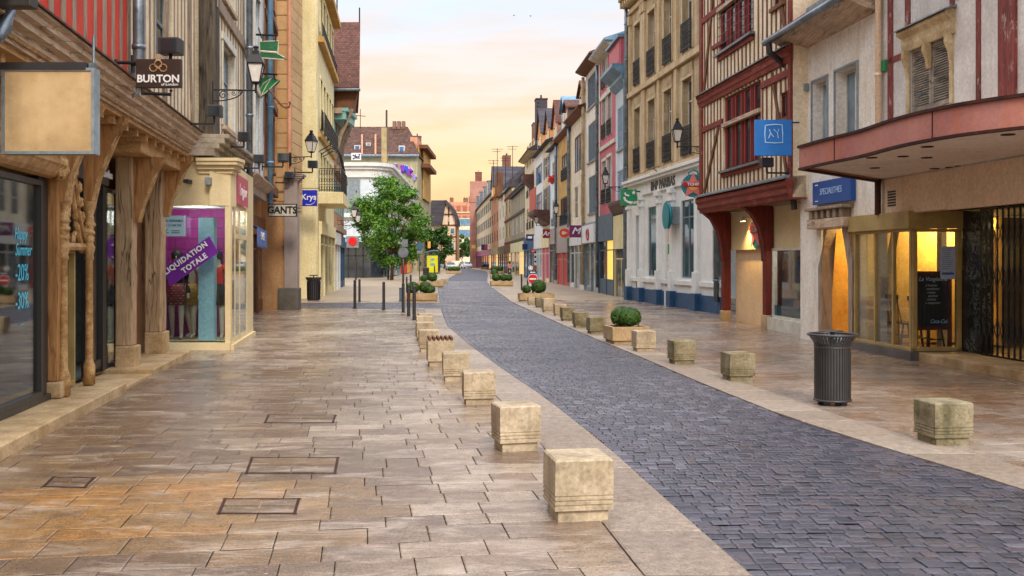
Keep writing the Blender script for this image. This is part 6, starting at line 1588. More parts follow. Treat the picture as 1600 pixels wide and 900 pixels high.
# ================================================================== RIGHT ROW BEYOND THE BANK
plan = [(5.33, 45.0), (4.55, 56), (3.5, 72.3), (2.2, 90.4), (.3, 118), (-1.8, 150), (-5.3, 200), (-8.4, 235)]
def plan_at(px):
    """point of the right-hand building line in an image column"""
    k_ = (px - CX)/FL
    for (x0, y0), (x1, y1) in zip(plan, plan[1:]):
        t = (k_*y0 - x0)/((x1 - x0) - k_*(y1 - y0))
        if -1e-6 <= t <= 1.0001: return (x0 + (x1 - x0)*t, y0 + (y1 - y0)*t)
    return plan[-1]
def RF(px_near, px_far): return Fr(plan_at(px_near), plan_at(px_far), -1)
def pz(F, px, py): return F.sz(px, py)[1]
M['glow'] = plain('glow', (1, .56, .10), .4, emit=1.0, var=.4)
M['glow_soft'] = plain('glow_soft', (1, .66, .26), .4, emit=.55, var=.6)
M['shop_red'] = plain('shop_red', lin('c01818'), .4); M['plum'] = plain('plum', lin('7a1264'), .4); M['crimson'] = plain('crimson', lin('8c1024'), .4); M['pinkish'] = plain('pinkish', lin('b43a6e'), .5); M['bank_green'] = plain('bank_green', lin('0c8450'), .4); M['navy'] = plain('navy', lin('16245c'), .4); M['heart_red'] = plain('heart_red', lin('d23c30'), .4)

# white narrow house with the pink box and the yellow shop front
F = RF(981.5, 962)
h = house('white_house', 'narrow white house with pale blue shutters above the yellow shopfront', F, 11.4, 8, 'plaster_blue', rev=.15,
          ops=(ops := [F.op(978, 965, 160, 228), F.op(978, 965, 262, 322)]))
for o in ops: window(h, F, o, 'white_wood', 'glass', 1, (), shutters='closed', smat='shutter_blue', sill='zinc', slats=16)
za = pz(F, 980, 101); MB().box(F, 0, F.L, -3, .35, za, pz(F, 980, 60)).build('top_box', M['plaster_pink'], h)
MB().box(F, .2, F.L - .3, .35, .37, za + .15, pz(F, 980, 66)).build('red_panel', plain('rose_red', lin('b01a3c'), .4), h)
mb = MB(); mb.dprism(F, [(0, za - .9), (.3, za - .6), (.3, za - .45), (.75, za - .15), (.75, za), (0, za)], -.05, F.L + .1); mb.build('cornice', M['zinc_blue'], h)
mb = MB(); mb.dprism(F, [(.5, pz(F, 980, 60)), (.5, pz(F, 980, 56)), (-3.5, pz(F, 980, 44)), (-3.5, pz(F, 980, 60))], -.1, F.L + .1); mb.build('roof', M['zinc_blue'], h)
shopfront(h, F, .1, F.L - .1, 3.9, 'plaster_yellow', 'glass', 1, .1, 1.6, 0)
downpipe(h, F, .05, 11.2, .3, .14, None, 'zinc_blue', .08)
mb = MB(); mb.dprism(F, [(0, 3.9), (.2, 4.1), (.35, 4.4), (.35, 4.55), (0, 4.6)], -.1, F.L + .2); mb.build('shop_cornice', M['frame_brown'], h)

F = RF(962, 937.5); zt = pz(F, 962, 62)
h = house('pink_house', 'pink house with white window frames and wrought iron window rails', F, zt, 8, 'plaster_pink', rev=.15,
          ops=(ops := [F.op(956, 950, 77, 128), F.op(947.5, 941.5, 88, 135), F.op(956, 950, 137, 208), F.op(947.5, 941.5, 148, 215), F.op(956, 949.5, 243, 316), F.op(947.5, 941.5, 250, 318)]))
for o in ops: window(h, F, o, 'white_wood', 'glass_pale', 1, (), rail=.75 if o[2] < 11 else .6, surround='white_wood')
for y_ in (212, 128): MB().box(F, 0, F.L, 0, .08, pz(F, 960, y_) - .35, pz(F, 960, y_) - .15).build('string_course', M['white_wood'], h)
roof(h, F, 0, F.L, zt, 8, 1.6, .6, 'zinc_blue'); eave(h, F, 0, F.L, zt, .65, 'white_wood'); chimney(h, F, .6, -3, zt, zt + 2.4, .8, .8, 'stone', 1)
downpipe(h, F, F.L, zt - .3, .3, .16, None, 'zinc', .09)
shopfront(h, F, .1, F.L - .05, 4.1, 'shutter_slate', 'glass', 2, .8, 1.35, None, 'glow')

F = RF(937.5, 915); zt = pz(F, 934, 88)
h = house('white_house', 'white house with three rows of slate blue shutters', F, zt, 8, 'plaster_white', rev=.12,
          ops=(ops := [F.op(931, 918, 108, 160), F.op(933, 919, 184, 246), F.op(934, 920, 270, 330)]))
for o in ops: window(h, F, o, 'white_wood', 'glass', 0, (), shutters='closed', smat='shutter_slate', sill='zinc', slats=18)
roof(h, F, 0, F.L, zt, 8, 1.8, .6, 'roof_brown'); eave(h, F, 0, F.L, zt, .65, 'timber_brown'); chimney(h, F, 1.0, -2, zt, zt + 2.2, .9, .7, 'brick_red', 1); chimney(h, F, F.L - 1, -2.5, zt, zt + 1.6, 1.2, .7, 'brick_red', 2, 'dark_box')
downpipe(h, F, F.L - .05, zt - .3, .3, .16, None, 'stone', .1)
shopfront(h, F, .1, F.L - .1, 3.9, 'frame_grey', 'glass_pale', 2, .2, 1.2, 0)
MB().box(F, .4, F.L - .6, .14, .3, 2.75, 3.75).build('white_board', WHITE, h)

F = RF(915, 892); zt = pz(F, 912, 170)
h = house('beige_house', 'beige house with red brown windows and a tall roof lantern', F, zt, 8, 'plaster_pale', rev=.15,
          ops=(ops := [F.op(912, 898, 203, 262), F.op(911, 907, 284, 336), F.op(903, 898, 290, 340)]))
window(h, F, ops[0], 'frame_brown', 'glass_pale', 3, (), fw=.10)
for o in ops[1:]: window(h, F, o, 'white_wood', 'glass', 0, (.5,))
roof(h, F, 0, F.L, zt, 8, 1.3, .5, 'roof_brown'); eave(h, F, 0, F.L, zt, .5, 'timber_brown')
dormer(h, F, F.L*.45, zt + .1, 2.6, 1.2, -.2, 'plaster_beige', 'roof_brown', 3, 'glass', True, .7)
shopfront(h, F, .05, F.L - .05, 4.0, 'white_paint', 'glass', 3, .3, 1.3, 1)
downpipe(h, F, F.L - .02, zt - .2, .3, .16, None, 'zinc', .1)

F = RF(892, 872); zt = pz(F, 890, 200)
h = house('ochre_house', 'ochre yellow house with dark mullioned windows and a blue zinc dormer', F, zt, 8, 'plaster_ochre', rev=.15,
          ops=(ops := [F.op(891, 878, 233, 276), F.op(891, 876, 303, 350)]))
for o in ops: window(h, F, o, 'frame_brown', 'glass_pale' if o is ops[0] else 'glass', 3, (), fw=.10, rail=.8)
roof(h, F, 0, F.L, zt, 8, 2.3, .4, 'zinc_blue'); eave(h, F, 0, F.L, zt, .45, 'timber_brown')
dormer(h, F, F.L*.28, zt + .1, 2.2, 1.4, .05, 'frame_brown', 'roof_brown', 3); dormer(h, F, F.L*.78, zt + .4, 2.8, 1.6, -.2, 'zinc_blue', 'zinc_blue', 3, 'glass_pale', True, .9)
shopfront(h, F, .05, F.L - .05, 4.2, 'mauve_grey', 'shop_red', 2, .05, 1.9, 1); downpipe(h, F, F.L - .02, zt - .2, .3, .16, None, 'zinc', .11)

F = RF(872, 860); zt = pz(F, 870, 228)
h = house('grey_house', 'slim pale grey house with flower boxes beside the ochre house', F, zt, 8, 'plaster_blue', rev=.15,
          ops=(ops := [F.op(870.5, 863, 248, 283), F.op(870.5, 863, 310, 352)]))
for o in ops: window(h, F, o, 'white_wood', 'glass', 2, (.6,), fw=.09, rail=.6, rail_mat='zinc')
roof(h, F, 0, F.L, zt, 8, 2.2, .4, 'roof_slate'); dormer(h, F, F.L*.5, zt + .2, 3.2, 1.6, -.1, 'plaster_salmon', 'roof_brown', 3, 'glass', True, 1.8)
shopfront(h, F, .05, F.L - .05, 4.2, 'mauve_grey', 'glass', 2, .3, 1.2, 1)
mb = MB(); p_ = F.at(F.L*.3, .25, ops[0][2] + .1)
for i in range(30): mb.ball((p_[0] + R.uniform(-.3, .1), p_[1] + R.uniform(-1, 1), p_[2] + R.uniform(-.1, .35)), R.uniform(.07, .14), n=6, m=4)
mb.build('flower_box', M['heart_red'], h)

F = RF(860, 848); zt = pz(F, 858, 222)
h = house('beige_house', 'beige house with a red bay balcony over the dark red sign', F, zt, 8, 'plaster_beige', rev=.15,
          ops=(ops := [F.op(858.5, 851, 240, 275), F.op(858.5, 851, 290, 330)]))
for o in ops: window(h, F, o, 'white_wood', 'glass', 1, (.6,), fw=.09, shutters='open', smat='shutter_blue', sw=.45, slats=8)
roof(h, F, 0, F.L, zt, 8, 1.8, .4, 'roof_slate'); dormer(h, F, F.L*.5, zt + .2, 3.6, 1.0, -.1, 'plaster_orange', 'roof_slate', 3, 'glass', True, 1.7)
bk = MB(); bk.dprism(F, [(0, 4.6), (.5, 4.9), (1.3, 5.5), (1.3, 5.8), (0, 5.8)], .3, F.L - .6); bk = bk.build('balcony', M['frame_brown'], h); MB().box(F, .3, F.L - .6, 1.1, 1.2, 5.8, 7.6).build('railing_panel', plain('rust_rail', lin('b0503c'), .6), bk)
shopfront(h, F, .05, F.L - .05, 4.0, 'plaster_yellow', 'pinkish', 2, .3, 1.2, 1)

F = RF(848, 836); zt = pz(F, 846, 236)
h = house('white_house', 'bright white house with one steep orange gable further up the street', F, zt, 8, 'white_paint', rev=.15,
          ops=(ops := [F.op(846, 839, 255, 285), F.op(846, 839, 300, 335)]))
for o in ops: window(h, F, o, 'blue_paint', 'glass_blue', 1, (.6,), fw=.09, shutters='open', smat='shutter_blue', sw=.5, slats=8)
roof(h, F, 0, F.L, zt, 8, 1.8, .4, 'roof_slate'); dormer(h, F, F.L*.5, zt + .2, 4.4, 1.4, -.1, 'plaster_orange', 'roof_slate', 3, 'glass', True, 2.3)
shopfront(h, F, .05, F.L - .05, 4.0, 'white_paint', 'glass_pale', 3, .3, 1.2, 1)

F = RF(836, 820); zt = pz(F, 834, 236)
h = house('tall_house', 'tall beige house with stone balconies before the dark timbered house', F, zt, 9, 'plaster_beige', rev=.15,
          ops=(ops := [(1.2 + 3.0*i, 2.6 + 3.0*i, z_, z_ + 2.0) for i in range(int((F.L - 1)/3.0)) for z_ in (4.8, 8.0, 11.0)]))
for o in ops: window(h, F, o, 'white_wood', 'glass', 1, (.6,), fw=.09, rail=.7 if o[2] < 9 else None, surround='stone')
roof(h, F, 0, F.L, zt, 8, 2.6, .7, 'roof_slate'); eave(h, F, 0, F.L, zt, .7, 'stone')
bk = MB(); bk.dprism(F, [(0, 8.4), (.7, 9.0), (1.0, 9.4), (1.0, 9.8), (0, 9.8)], 1, 3.5); bk.build('bay', M['frame_brown'], h)
shopfront(h, F, .05, F.L - .05, 4.0, 'blue_paint', 'glass_pale', 3, .3, 1.3, 1)

def far_house(px0, px1, ytop, wm, rm, label, rh=3.0, fr='white_wood', timber=None, sh=None, shop='mauve_grey', glow=None, gable=None, bays=None, nm='house'):
    F = RF(px0, px1); zt = pz(F, px0, ytop)
    n = bays or max(2, int(F.L/6.5)); st = F.L/n; zs = [4.8, 7.8, 10.8, 13.6]
    ops = [(st*(i + .34), st*(i + .66), z_, z_ + 1.8) for i in range(n) for z_ in zs if z_ + 2.0 < zt]
    h = house(nm, label, F, zt, 9, wm, ops, rev=.15)
    for o in ops: window(h, F, o, fr, 'glass', 1, (.6,), fw=.1, shutters='open' if sh else None, smat=sh or 'shutter_blue', sw=.5, slats=7, surround=None)
    if timber:
        mb = MB(); studs(mb, F, 0, F.L, 4.0, zt, 1.1, .2, ops)
        for z_ in (3.9, 6.9, 9.9): mb.box(F, 0, F.L, -.03, .12, z_, z_ + .28)
        mb.build('timber_frame', M[timber], h)
    roof(h, F, 0, F.L, zt, 9, rh, .35, rm)
    if gable: dormer(h, F, F.L*.4, zt - .3, 6, 1.6, .5, gable, rm, 5, 'glass', True, 3.4)
    shopfront(h, F, .05, F.L - .05, 3.8, shop, 'glass', max(3, n), .3, 1.1, 1, 'glow_soft' if glow else None)
    return h, F, zt
h, F, zt = far_house(820, 799, 292, 'plaster_beige', 'roof_slate', 'dark timbered house with white shutters beside the tall beige house', 5.5, 'white_wood', 'timber_black', 'white_wood', 'plaster_yellow', 'glow', nm='half_timbered_house')
chimney(h, F, F.L*.75, -3.5, zt, zt + 8.6, 2.6, 2.6, 'brick_red', 4, 'plaster_orange'); chimney(h, F, F.L*.15, -2.0, zt, zt + 9.5, 1.6, 1.2, 'roof_slate', 1, 'dark_box')
h, F, zt = far_house(799, 789, 292, 'plaster_yellow', 'roof_slate', 'narrow yellow house with dark red windows', 4.5, 'frame_red', 'timber_red', None, 'timber_brown', 'glow')
h, F, zt = far_house(789, 779, 300, 'plaster_pale', 'zinc', 'slim cream house with a brown oriel', 4.0, 'white_wood', None, None, 'frame_dark'); MB().box(F, F.L*.3, F.L*.6, 0, .9, 11, 14.5).build('oriel', M['timber_brown'], h)
h, F, zt = far_house(779, 768, 300, 'plaster_salmon', 'roof_slate', 'salmon house with a steep timber gable over its front', 4.5, 'frame_brown', None, None, 'stone', 'glow', 'plaster_orange')
h, F, zt = far_house(768, 743, 303, 'plaster_beige', 'roof_slate', 'wide cream house with a slate mansard and dormers', 5.0, 'white_wood', None, 'shutter_slate', 'plum', 'glow', nm='mansard_house')
for i in range(4): dormer(h, F, F.L*(i + .5)/4, zt + .2, 2.6, 2.6, .3, 'zinc', 'zinc', 3, 'glass_pale', False)
chimney(h, F, F.L*.3, -4, zt + 2, zt + 8.5, 3.0, 1.5, 'brick_red', 4, 'dark_box')
x_, y_ = plan[-1]
h = thing('brick_house', 'narrow pink brick end house closing the right hand row', 'house', (x_ - 1, y_ + 4, 0))
mb = MB(); zt = CH + (YH - 283)/FL*y_; mb.xbox(x_ - 1.6, x_ + 6, y_ + .3, y_ + 12, -.05, zt); mb.xbox(x_ - 1.9, x_ + .8, y_ + .2, y_ + 3, zt - 5, zt - 3.6); mb.build('wall', surf('far_pink', lin('c49080'), lin('ac7868'), scale=.5), h)
chimney(h, WORLD, x_ + .4, y_ + 2, zt, zt + 2.2, 1.6, 1, 'brick_red', 1)
# aerials on the far roofs
for px, y0, y1 in ((777, 232, 262), (801, 228, 250), (771, 250, 262), (790, 246, 262)):
    t = thing('aerial', {777: 'tall thin television aerial left of the wide chimney stack', 801: 'thin television aerial right of the wide chimney stack', 771: 'short aerial above the mansard house', 790: 'short aerial just left of the brick stack top'}[px], 'aerial', PT(px, y1, 140), 'television aerials on the far roofs')
    mb = MB(); a_, b_ = PT(px, y0, 140), PT(px, y1 + 30, 140); mb.tube([a_, b_], .045, 5)
    for i in range(4): z_ = a_[2] - .1 - .35*(i % 2); mb.tube([(a_[0] - .8 + .1*i, a_[1], z_), (a_[0] + .8 - .25*i, a_[1], z_)], .03, 4)
    mb.build('mast', M['iron'], t)

# signs along the right-hand row
def side_sign(name, label, px0, px1, py0, py1, mat, ref_px, arm=True):
    Y = 42.0 if ref_px == 981 else plan_at(ref_px)[1]
    return hang_sign(name, label, Y, px0, px1, py0, py1, mat, .14, arm=[[(px1, py0 + 3), (px1 + 9, py0 + 3)]] if arm else None, armr=.03), Y
M['plate_white'] = WHITE
(s, b), Y = side_sign('shop_sign', 'green bank sign with white bird curve and small letters', 970, 995, 296, 321, 'bank_green', 981)
mb = MB(); line2(mb, [(976, 301), (978, 305), (983, 306)], Y - .02, .04); line2(mb, [(975, 308), (977, 313), (981, 316), (987, 317)], Y - .02, .05); star(mb, Fr((0, Y - .02), (1, Y - .02)), PT(990, 301, Y)[0], PT(990, 301, Y)[2], .10, 0, .02); mb.build('emblem', WHITE, s)
text('BNP', .18, PT(989, 317, Y - .03), (1, 0, 0), (0, -1, 0), WHITE, s, off=.004)
(s, b), Y = side_sign('shop_sign', 'square plum sign with a white handwritten initial', 890, 908, 352, 371, 'plum', 915)
text('M', .52, PT(899.5, 361, Y - .02), (1, 0, 0), (0, -1, 0), WHITE, s, shear=.35, off=.012, sx=1.2)
(s, b), Y = side_sign('shop_sign', 'pale sign carrying a red disc with a heart cut in it', 874, 889, 356, 372, 'plaster_beige', 893)
Fq = Fr((0, Y), (1, Y)); c_ = PT(882, 364, Y); mb = MB(); disc(mb, Fq, c_[0], c_[2], .34, .004, .03, .30); mb.build('disc', M['heart_red'], s)
mb = MB(); mb.prism(Fq, [(c_[0] - .2, c_[2]), (c_[0] - .12, c_[2] + .13), (c_[0], c_[2] + .10), (c_[0] + .2, c_[2]), (c_[0], c_[2] - .10), (c_[0] - .12, c_[2] - .13)], .031, .05); mb.build('heart', M['plaster_beige'], s)
(s, b), Y = side_sign('shop_sign', 'dark red sign with slanted white letters', 848, 861, 358, 372, 'crimson', 862); text("Ar'", .5, PT(854.5, 365, Y - .02), (1, 0, 0), (0, -1, 0), WHITE, s, shear=.25, off=.01)
(s, b), Y = side_sign('shop_sign', 'small navy sign with a white bar far down the right row', 822, 834, 366, 376, 'navy', 836); MB().xbox(b[0] + .15, b[1] - .15, Y - .02, Y - .001, (b[2] + b[3])/2 - .1, (b[2] + b[3])/2 + .12).build('bar', WHITE, s)
(s, b), Y = side_sign('shop_sign', 'plain small navy sign below the navy sign with a bar', 816, 824, 381, 390, 'navy', 826)
(s, b), Y = side_sign('shop_sign', 'far pink and blue shop sign before the mansard house', 752, 762, 382, 391, 'pinkish', 766); MB().xbox(b[0], (b[0] + b[1])/2, Y - .02, Y - .001, b[2], b[3]).build('blue_half', M['navy'], s)
(s, b), Y = side_sign('shop_sign', 'far orange sign beside the pink brick end house', 737, 743, 383, 388, 'tchip_yellow', 746)
Fw = RF(937.5, 915)
c_ = Fw.at(Fw.L*.45, .31, 3.2); t_ = thing('emblem_sign', 'red ring emblem with a letter on the white shop board', 'sign', c_)
mb = MB(); mb.tube([Fw.at(Fw.L*.45 + .45*math.cos(i*PI/8), .32, 3.22 + .30*math.sin(i*PI/8)) for i in range(17)], .05, 5); mb.build('ring', plain('ring_red', lin('a8304a'), .4), t_); text('B', .38, Fw.at(Fw.L*.45, .31, 3.22), UF(Fw), NF(Fw), bpy.data.materials['ring_red'], t_, sx=1.6, off=.01)
for px, py, lab, yy, rc in ((975, 292, 'black lantern over the green bank sign', 46, 1.05), (893, 338, 'black lantern in front of the ochre house', 66, 1.25), (858, 352, 'black lantern below the red bay balcony', 80, 1.25), (845, 356, 'small far lantern left of the red sign', 100, 1.4), (834, 362, 'tiny far lantern over the navy sign', 118, 1.6)):
    lo = put_lantern(FS, 1100, 228, lab); p = PT(px, py, yy); lo.location = p; lo.rotation_euler = (0, 0, PI); lo.scale = (rc,)*3

# ================================================================== FAR LEFT: square, modern corner block, tiled block, gable house
Yg = 100.0
mod = thing('modern_block', 'rounded white modern corner block with a smooth parapet behind the tree', 'building', (-18, 110, 0))
def XP(px, Y): return (px - CX)/FL*Y
pl_ = [(-30, Yg), (XP(572, Yg), Yg)] + [(XP(572, Yg) + 1.9*math.sin(t*PI/12), Yg + 1.9*(1 - math.cos(t*PI/12))) for t in range(1, 7)] + [(XP(649, 150), 150)]
def extrude_plan(mb, P, z0, z1, off=0.0):
    q = []
    for i, p in enumerate(P):
        a_ = Vector(P[max(i - 1, 0)]); b_ = Vector(P[min(i + 1, len(P) - 1)]); t = (b_ - a_).normalized(); q.append((p[0] + t.y*off, p[1] - t.x*off))
    for a_, b_ in zip(q, q[1:]): mb.quad((*a_, z0), (*b_, z0), (*b_, z1), (*a_, z1))
    return q
ztp = CH + (YH - 257)/FL*Yg
mb = MB(); extrude_plan(mb, pl_, 3.6, ztp); mb.add([(x_, y_, ztp) for x_, y_ in pl_] + [(-30, 150, ztp)], [tuple(range(len(pl_) + 1))]); mb.build('wall', M['plaster_blue'], mod)
mb = MB()
for off, z0, z1 in ((.25, ztp - 1.3, ztp - .5), (.5, ztp - .5, ztp - .2), (.75, ztp - .2, ztp + .15), (.35, 6.1, 6.4)):
    q = extrude_plan(mb, pl_, z0, z1, off); mb.add([(x_, y_, z1) for x_, y_ in q] + [(x_, y_, z1) for x_, y_ in reversed(pl_)], [tuple(range(2*len(pl_)))]); mb.add([(x_, y_, z0) for x_, y_ in q] + [(x_, y_, z0) for x_, y_ in reversed(pl_)], [tuple(range(2*len(pl_)))])
mb.build('parapet', M['white_paint'], mod)
FM = Fr((-22, Yg), (XP(572, Yg), Yg)); FM2 = Fr(pl_[-2], pl_[-1])
mb = MB(); mb.box(FM, 1.0, FM.L - .6, .02, .06, 6.6, ztp - 1.5); mb.build('panel', M['frame_grey'], mod)
for i in range(7): MB().box(FM2, 2 + i*6.6, 6.6 + i*6.6, .02, .08, 6.8, ztp - 1.9).build('window', M['glass_pale'], mod)
mb = MB(); extrude_plan(mb, pl_, -.05, 3.6, -.3); mb.build('shop_glazing', M['glass'], mod)
mb = MB(); extrude_plan(mb, pl_, 3.2, 3.62, .25); mb.build('fascia', M['dark_box'], mod)
mb = MB()
for i in range(9): a = .3 + i*.75; mb.box(FM, FM.L - a - .1, FM.L - a, -.28, -.2, 0, 3.2)
mb.box(FM, 0, FM.L, -.28, -.2, 2.2, 2.3); mb.build('mullion', M['frame_dark'], mod)
for i, (c_, a_) in enumerate((('glass_teal', 1), ('zinc_blue', 5), ('glass_teal', 9), ('zinc_blue', 14), ('heart_red', 26), ('tchip_yellow', 31), ('plaster_salmon', 36))):
    MB().box(FM2, a_, a_ + 3.6, -.25, .05, .1, 3.0).build('shop_bay', M[c_], mod)
s, b = hang_sign('shop_sign', 'grey square sign with a round red mark near the tree', 78, 541, 560, 369, 387, 'frame_grey', .3, arm=[[(536, 372), (541, 372)]], armr=.04)
Fq = Fr((0, 78), (1, 78)); c_ = PT(551, 377, 78); mb = MB(); disc(mb, Fq, c_[0], c_[2], .33, .01, .06); mb.prism(Fq, [(c_[0] + .02, c_[2] - .2), (c_[0] + .28, c_[2] - .12), (c_[0] + .06, c_[2] - .46)], .011, .055); mb.build('mark', plain('mark_red', lin('e01818'), .4), s)
s, b = hang_sign('notice_board', 'small white board with dark scrawl on the modern block roof edge', 99.5, 549, 564, 239, 250, 'white_sign', .1)
mb = MB(); line2(mb, [(551, 243), (553, 242), (554, 244)], 99.45, .05); line2(mb, [(556, 241), (555, 244), (558, 245)], 99.45, .05); line2(mb, [(560, 241), (562, 241), (562, 244), (559, 244)], 99.45, .05); line2(mb, [(551, 248), (556, 246), (562, 247)], 99.45, .05); mb.build('scrawl', M['navy'], s)

Yt = 156.0; zw = CH + (YH - 243)/FL*Yt; zr = CH + (YH - 198)/FL*(Yt + 9)
til = thing('tiled_block', 'big house with a mottled brown roof and painted graffiti on its wall', 'building', (-20, 165, 0))
mb = MB(); mb.xbox(-45, XP(652, Yt), Yt, Yt + 26, -.05, zw); mb.build('wall', surf('green_grey', lin('b4ac8c'), lin('9c9674'), scale=.3, streak=.5, streak_col=lin('6c684e')), til)
mb = MB(); Q = [(-45, Yt - .5, zw), (XP(655, Yt), Yt - .5, zw), (XP(637, Yt + 9), Yt + 9, zr), (-45, Yt + 9, zr), (-45, Yt + 26, zw), (XP(655, Yt), Yt + 26, zw)]
mb.add(Q, [(0, 1, 2, 3), (3, 2, 5, 4), (1, 5, 2), (0, 3, 4), (0, 4, 5, 1)]); mb.build('roof', M['roof_mottled'], til)
mb = MB(); mb.tube([(-40, Yt - .6, zw - .1), (XP(655, Yt), Yt - .6, zw - .1)], .25, 6); mb.build('gutter', M['zinc'], til)
def roof_pt(px, py):
    """point on the front slope"""
    t_ = (YH - py)/FL; sl = (zr - zw)/9.5
    Y = (zw - sl*(Yt - .5) - CH)/(t_ - sl); return Vector((XP(px, Y), Y, CH + t_*Y))
for px, py, w_, h_ in ((559, 231, 9, 7), (576, 226, 7, 5), (628, 234, 9, 12)):
    p = roof_pt(px, py); sx_ = w_/FL*p.y; sz__ = h_/FL*p.y; f = MB(); f.xbox(p.x - sx_/2, p.x + sx_/2, p.y - .5, p.y + 1, p.z - sz__/2, p.z + sz__/2); f = f.build('skylight', M['white_paint'], til)
    MB().xbox(p.x - sx_*.36, p.x + sx_*.36, p.y - .56, p.y - .45, p.z - sz__*.36, p.z + sz__*.36).build('pane', M['glass_blue' if px != 576 else 'glass_pale'], f)
mb = MB(); p = roof_pt(602, 240); mb.xbox(XP(598, 153), XP(606, 153), 151.5, 153, zw - 4, CH + (YH - 200)/FL*152); mb.build('chimney_flue', surf('flue', lin('b09a70'), lin('98845c')), til)
mb = MB(); mb.tube([(XP(604, 152), 152, zw), (XP(604, 152), 152, CH + (YH - 172)/FL*152)], .16, 6); mb.build('pole', M['iron_grey'], til)
mb = MB()
for px in (566, 587): p, q = roof_pt(px, 212), roof_pt(px, 243); mb.tube([p + Vector((0, -.2, .1)), q + Vector((0, -.2, .1))], .16, 5)
mb.build('vent_pipe', M['plaster_salmon'], til)
mb = MB()
for px in (617, 624, 631): p = (XP(px, 165), 165, zr); mb.xbox(p[0] - .28, p[0] + .28, 164, 165, zr - .5, zr + .8)
mb.build('chimney_pot', M['brick_red'], til)
mb = MB()
for px, d_ in ((655, 0), (659, 4)): mb.xbox(XP(px - 6, Yt), XP(px + 3, Yt + 8), Yt + 4 + d_, Yt + 22, 12, CH + (YH - 224)/FL*Yt)
mb.build('side_wing', M['plaster_ochre'], til)
mb = MB(); mb.xbox(XP(650, Yt), XP(664, Yt), Yt + 5, Yt + 23, CH + (YH - 226)/FL*Yt, CH + (YH - 220)/FL*Yt); mb.xbox(XP(648, Yt), XP(667, Yt), Yt + 6, Yt + 20, CH + (YH - 256)/FL*Yt, CH + (YH - 250)/FL*Yt); mb.build('cornice', M['timber_brown'], til)
mb = MB(); mb.xbox(XP(641, 160), XP(652, 160), 160, 168, zw, CH + (YH - 214)/FL*160); mb.build('dormer', M['plaster_salmon'], til); chimney(til, WORLD, XP(646, 170), 170, zw, CH + (YH - 214)/FL*170, 2.6, 1.4, 'brick_red', 2, 'dark_box')
# graffiti: fat purple and blue letters with pale outline
M['graf_purple'] = plain('graf_purple', lin('8a2cb4'), .6); M['graf_blue'] = plain('graf_blue', lin('3c4cc8'), .6); M['graf_lilac'] = plain('graf_lilac', lin('9c84d8'), .6)
def blob(mb, L, Y, r): mb.tube([PT(x_, y_, Y) for x_, y_ in L], r, 8)
gf = [o_ for o_ in til.children if o_.name.startswith('wall')][0]
for nm_, lst, mt, rr in (('graffiti', [[(615, 260), (619, 267), (626, 271), (630, 268), (628, 258)], [(616, 259), (621, 259)]], 'graf_purple', .30), ('graffiti', [[(632, 260), (633, 266), (636, 270), (635, 261), (632, 260)]], 'graf_blue', .28), ('graffiti', [[(640, 264), (638, 272), (642, 274), (643, 267), (640, 264)]], 'graf_purple', .26), ('graffiti', [[(647, 273), (648, 282), (650, 276)]], 'graf_lilac', .22)):
    o1_ = MB()
    for L_ in lst: blob(o1_, L_, Yt - .02, rr*1.35)
    o1_.build(nm_, M['white_paint'], gf); o2_ = MB()
    for L_ in lst: blob(o2_, L_, Yt - .30, rr)
    o2_.build(nm_, M[mt], gf)
t = thing('aerial', 'wide television aerial on the left end of the mottled roof', 'aerial', (XP(563, 160), 160, zr)); mb = MB(); mb.tube([(XP(563, 160), 160, zr - 1), (XP(563, 160), 160, zr + 2.2)], .06, 5); mb.tube([(XP(553, 160), 160, zr + 1.2), (XP(571, 160), 160, zr + 1.0)], .06, 5); mb.build('mast', M['iron'], t)

# gable house, far flats
Yh = 230.0
gb = thing('gable_house', 'far timber framed house with a rounded gable at the bend of the street', 'house', (XP(690, Yh), Yh, 0))
def GP(px, py, Y=Yh): return (XP(px, Y), CH + (YH - py)/FL*Y)
FGb = Fr((0, Yh), (1, Yh))
mb = MB(); mb.prism(FGb, [GP(690, 407.5), GP(713, 407.5), GP(712, 345), GP(706, 328), GP(697, 318), GP(690, 345)], 0, -14); mb.build('gable_wall', M['plaster_peach'], gb)
mb = MB(); mb.prism(FGb, [GP(668, 407.5), GP(690, 407.5), GP(690, 350), GP(668, 350)], -1, -14); mb.build('wall', M['plaster_pale'], gb)
mb = MB(); mb.prism(FGb, [GP(667, 352), GP(691, 352), GP(697, 313), GP(674, 313)], .2, -13); mb.prism(FGb, [GP(695, 316), GP(697, 312), GP(707, 324), GP(713.5, 342), GP(714, 352), GP(711.5, 350), GP(711, 343), GP(705, 328)], .8, -14); mb.prism(FGb, [GP(697, 312), GP(695, 316), GP(689, 350), GP(690.5, 350)], .8, -1); mb.build('roof', M['roof_slate'], gb)
mb = MB()
for a_, b_ in (((690, 350), (690, 407)), ((713, 350), (713, 407)), ((690, 352), (713, 352)), ((690, 370), (713, 370)), ((690, 392), (713, 392)), ((694, 335), (709, 335)), ((701, 318), (701, 352)), ((692, 352), (699, 370))):
    mb.beam(FGb, GP(*a_), GP(*b_), .35, .02, .12)
mb.build('timber_frame', M['timber_brown'], gb)
for (x0, x1, y0, y1) in ((693, 697, 356, 366), (703, 711, 356, 366), (702, 710, 379, 391), (693, 697, 379, 390), (672, 677, 356, 364), (699, 702, 340, 346)):
    a_, b_ = GP(x0, y1), GP(x1, y0); w_ = MB(); ring(w_, FGb, (a_[0], b_[0], a_[1], b_[1]), .16, .0, .16); w_ = w_.build('window', M['white_wood'], gb); MB().box(FGb, a_[0] + .05, b_[0] - .05, .01, .06, a_[1] + .05, b_[1] - .05).build('pane', M['glass_pale'], w_)
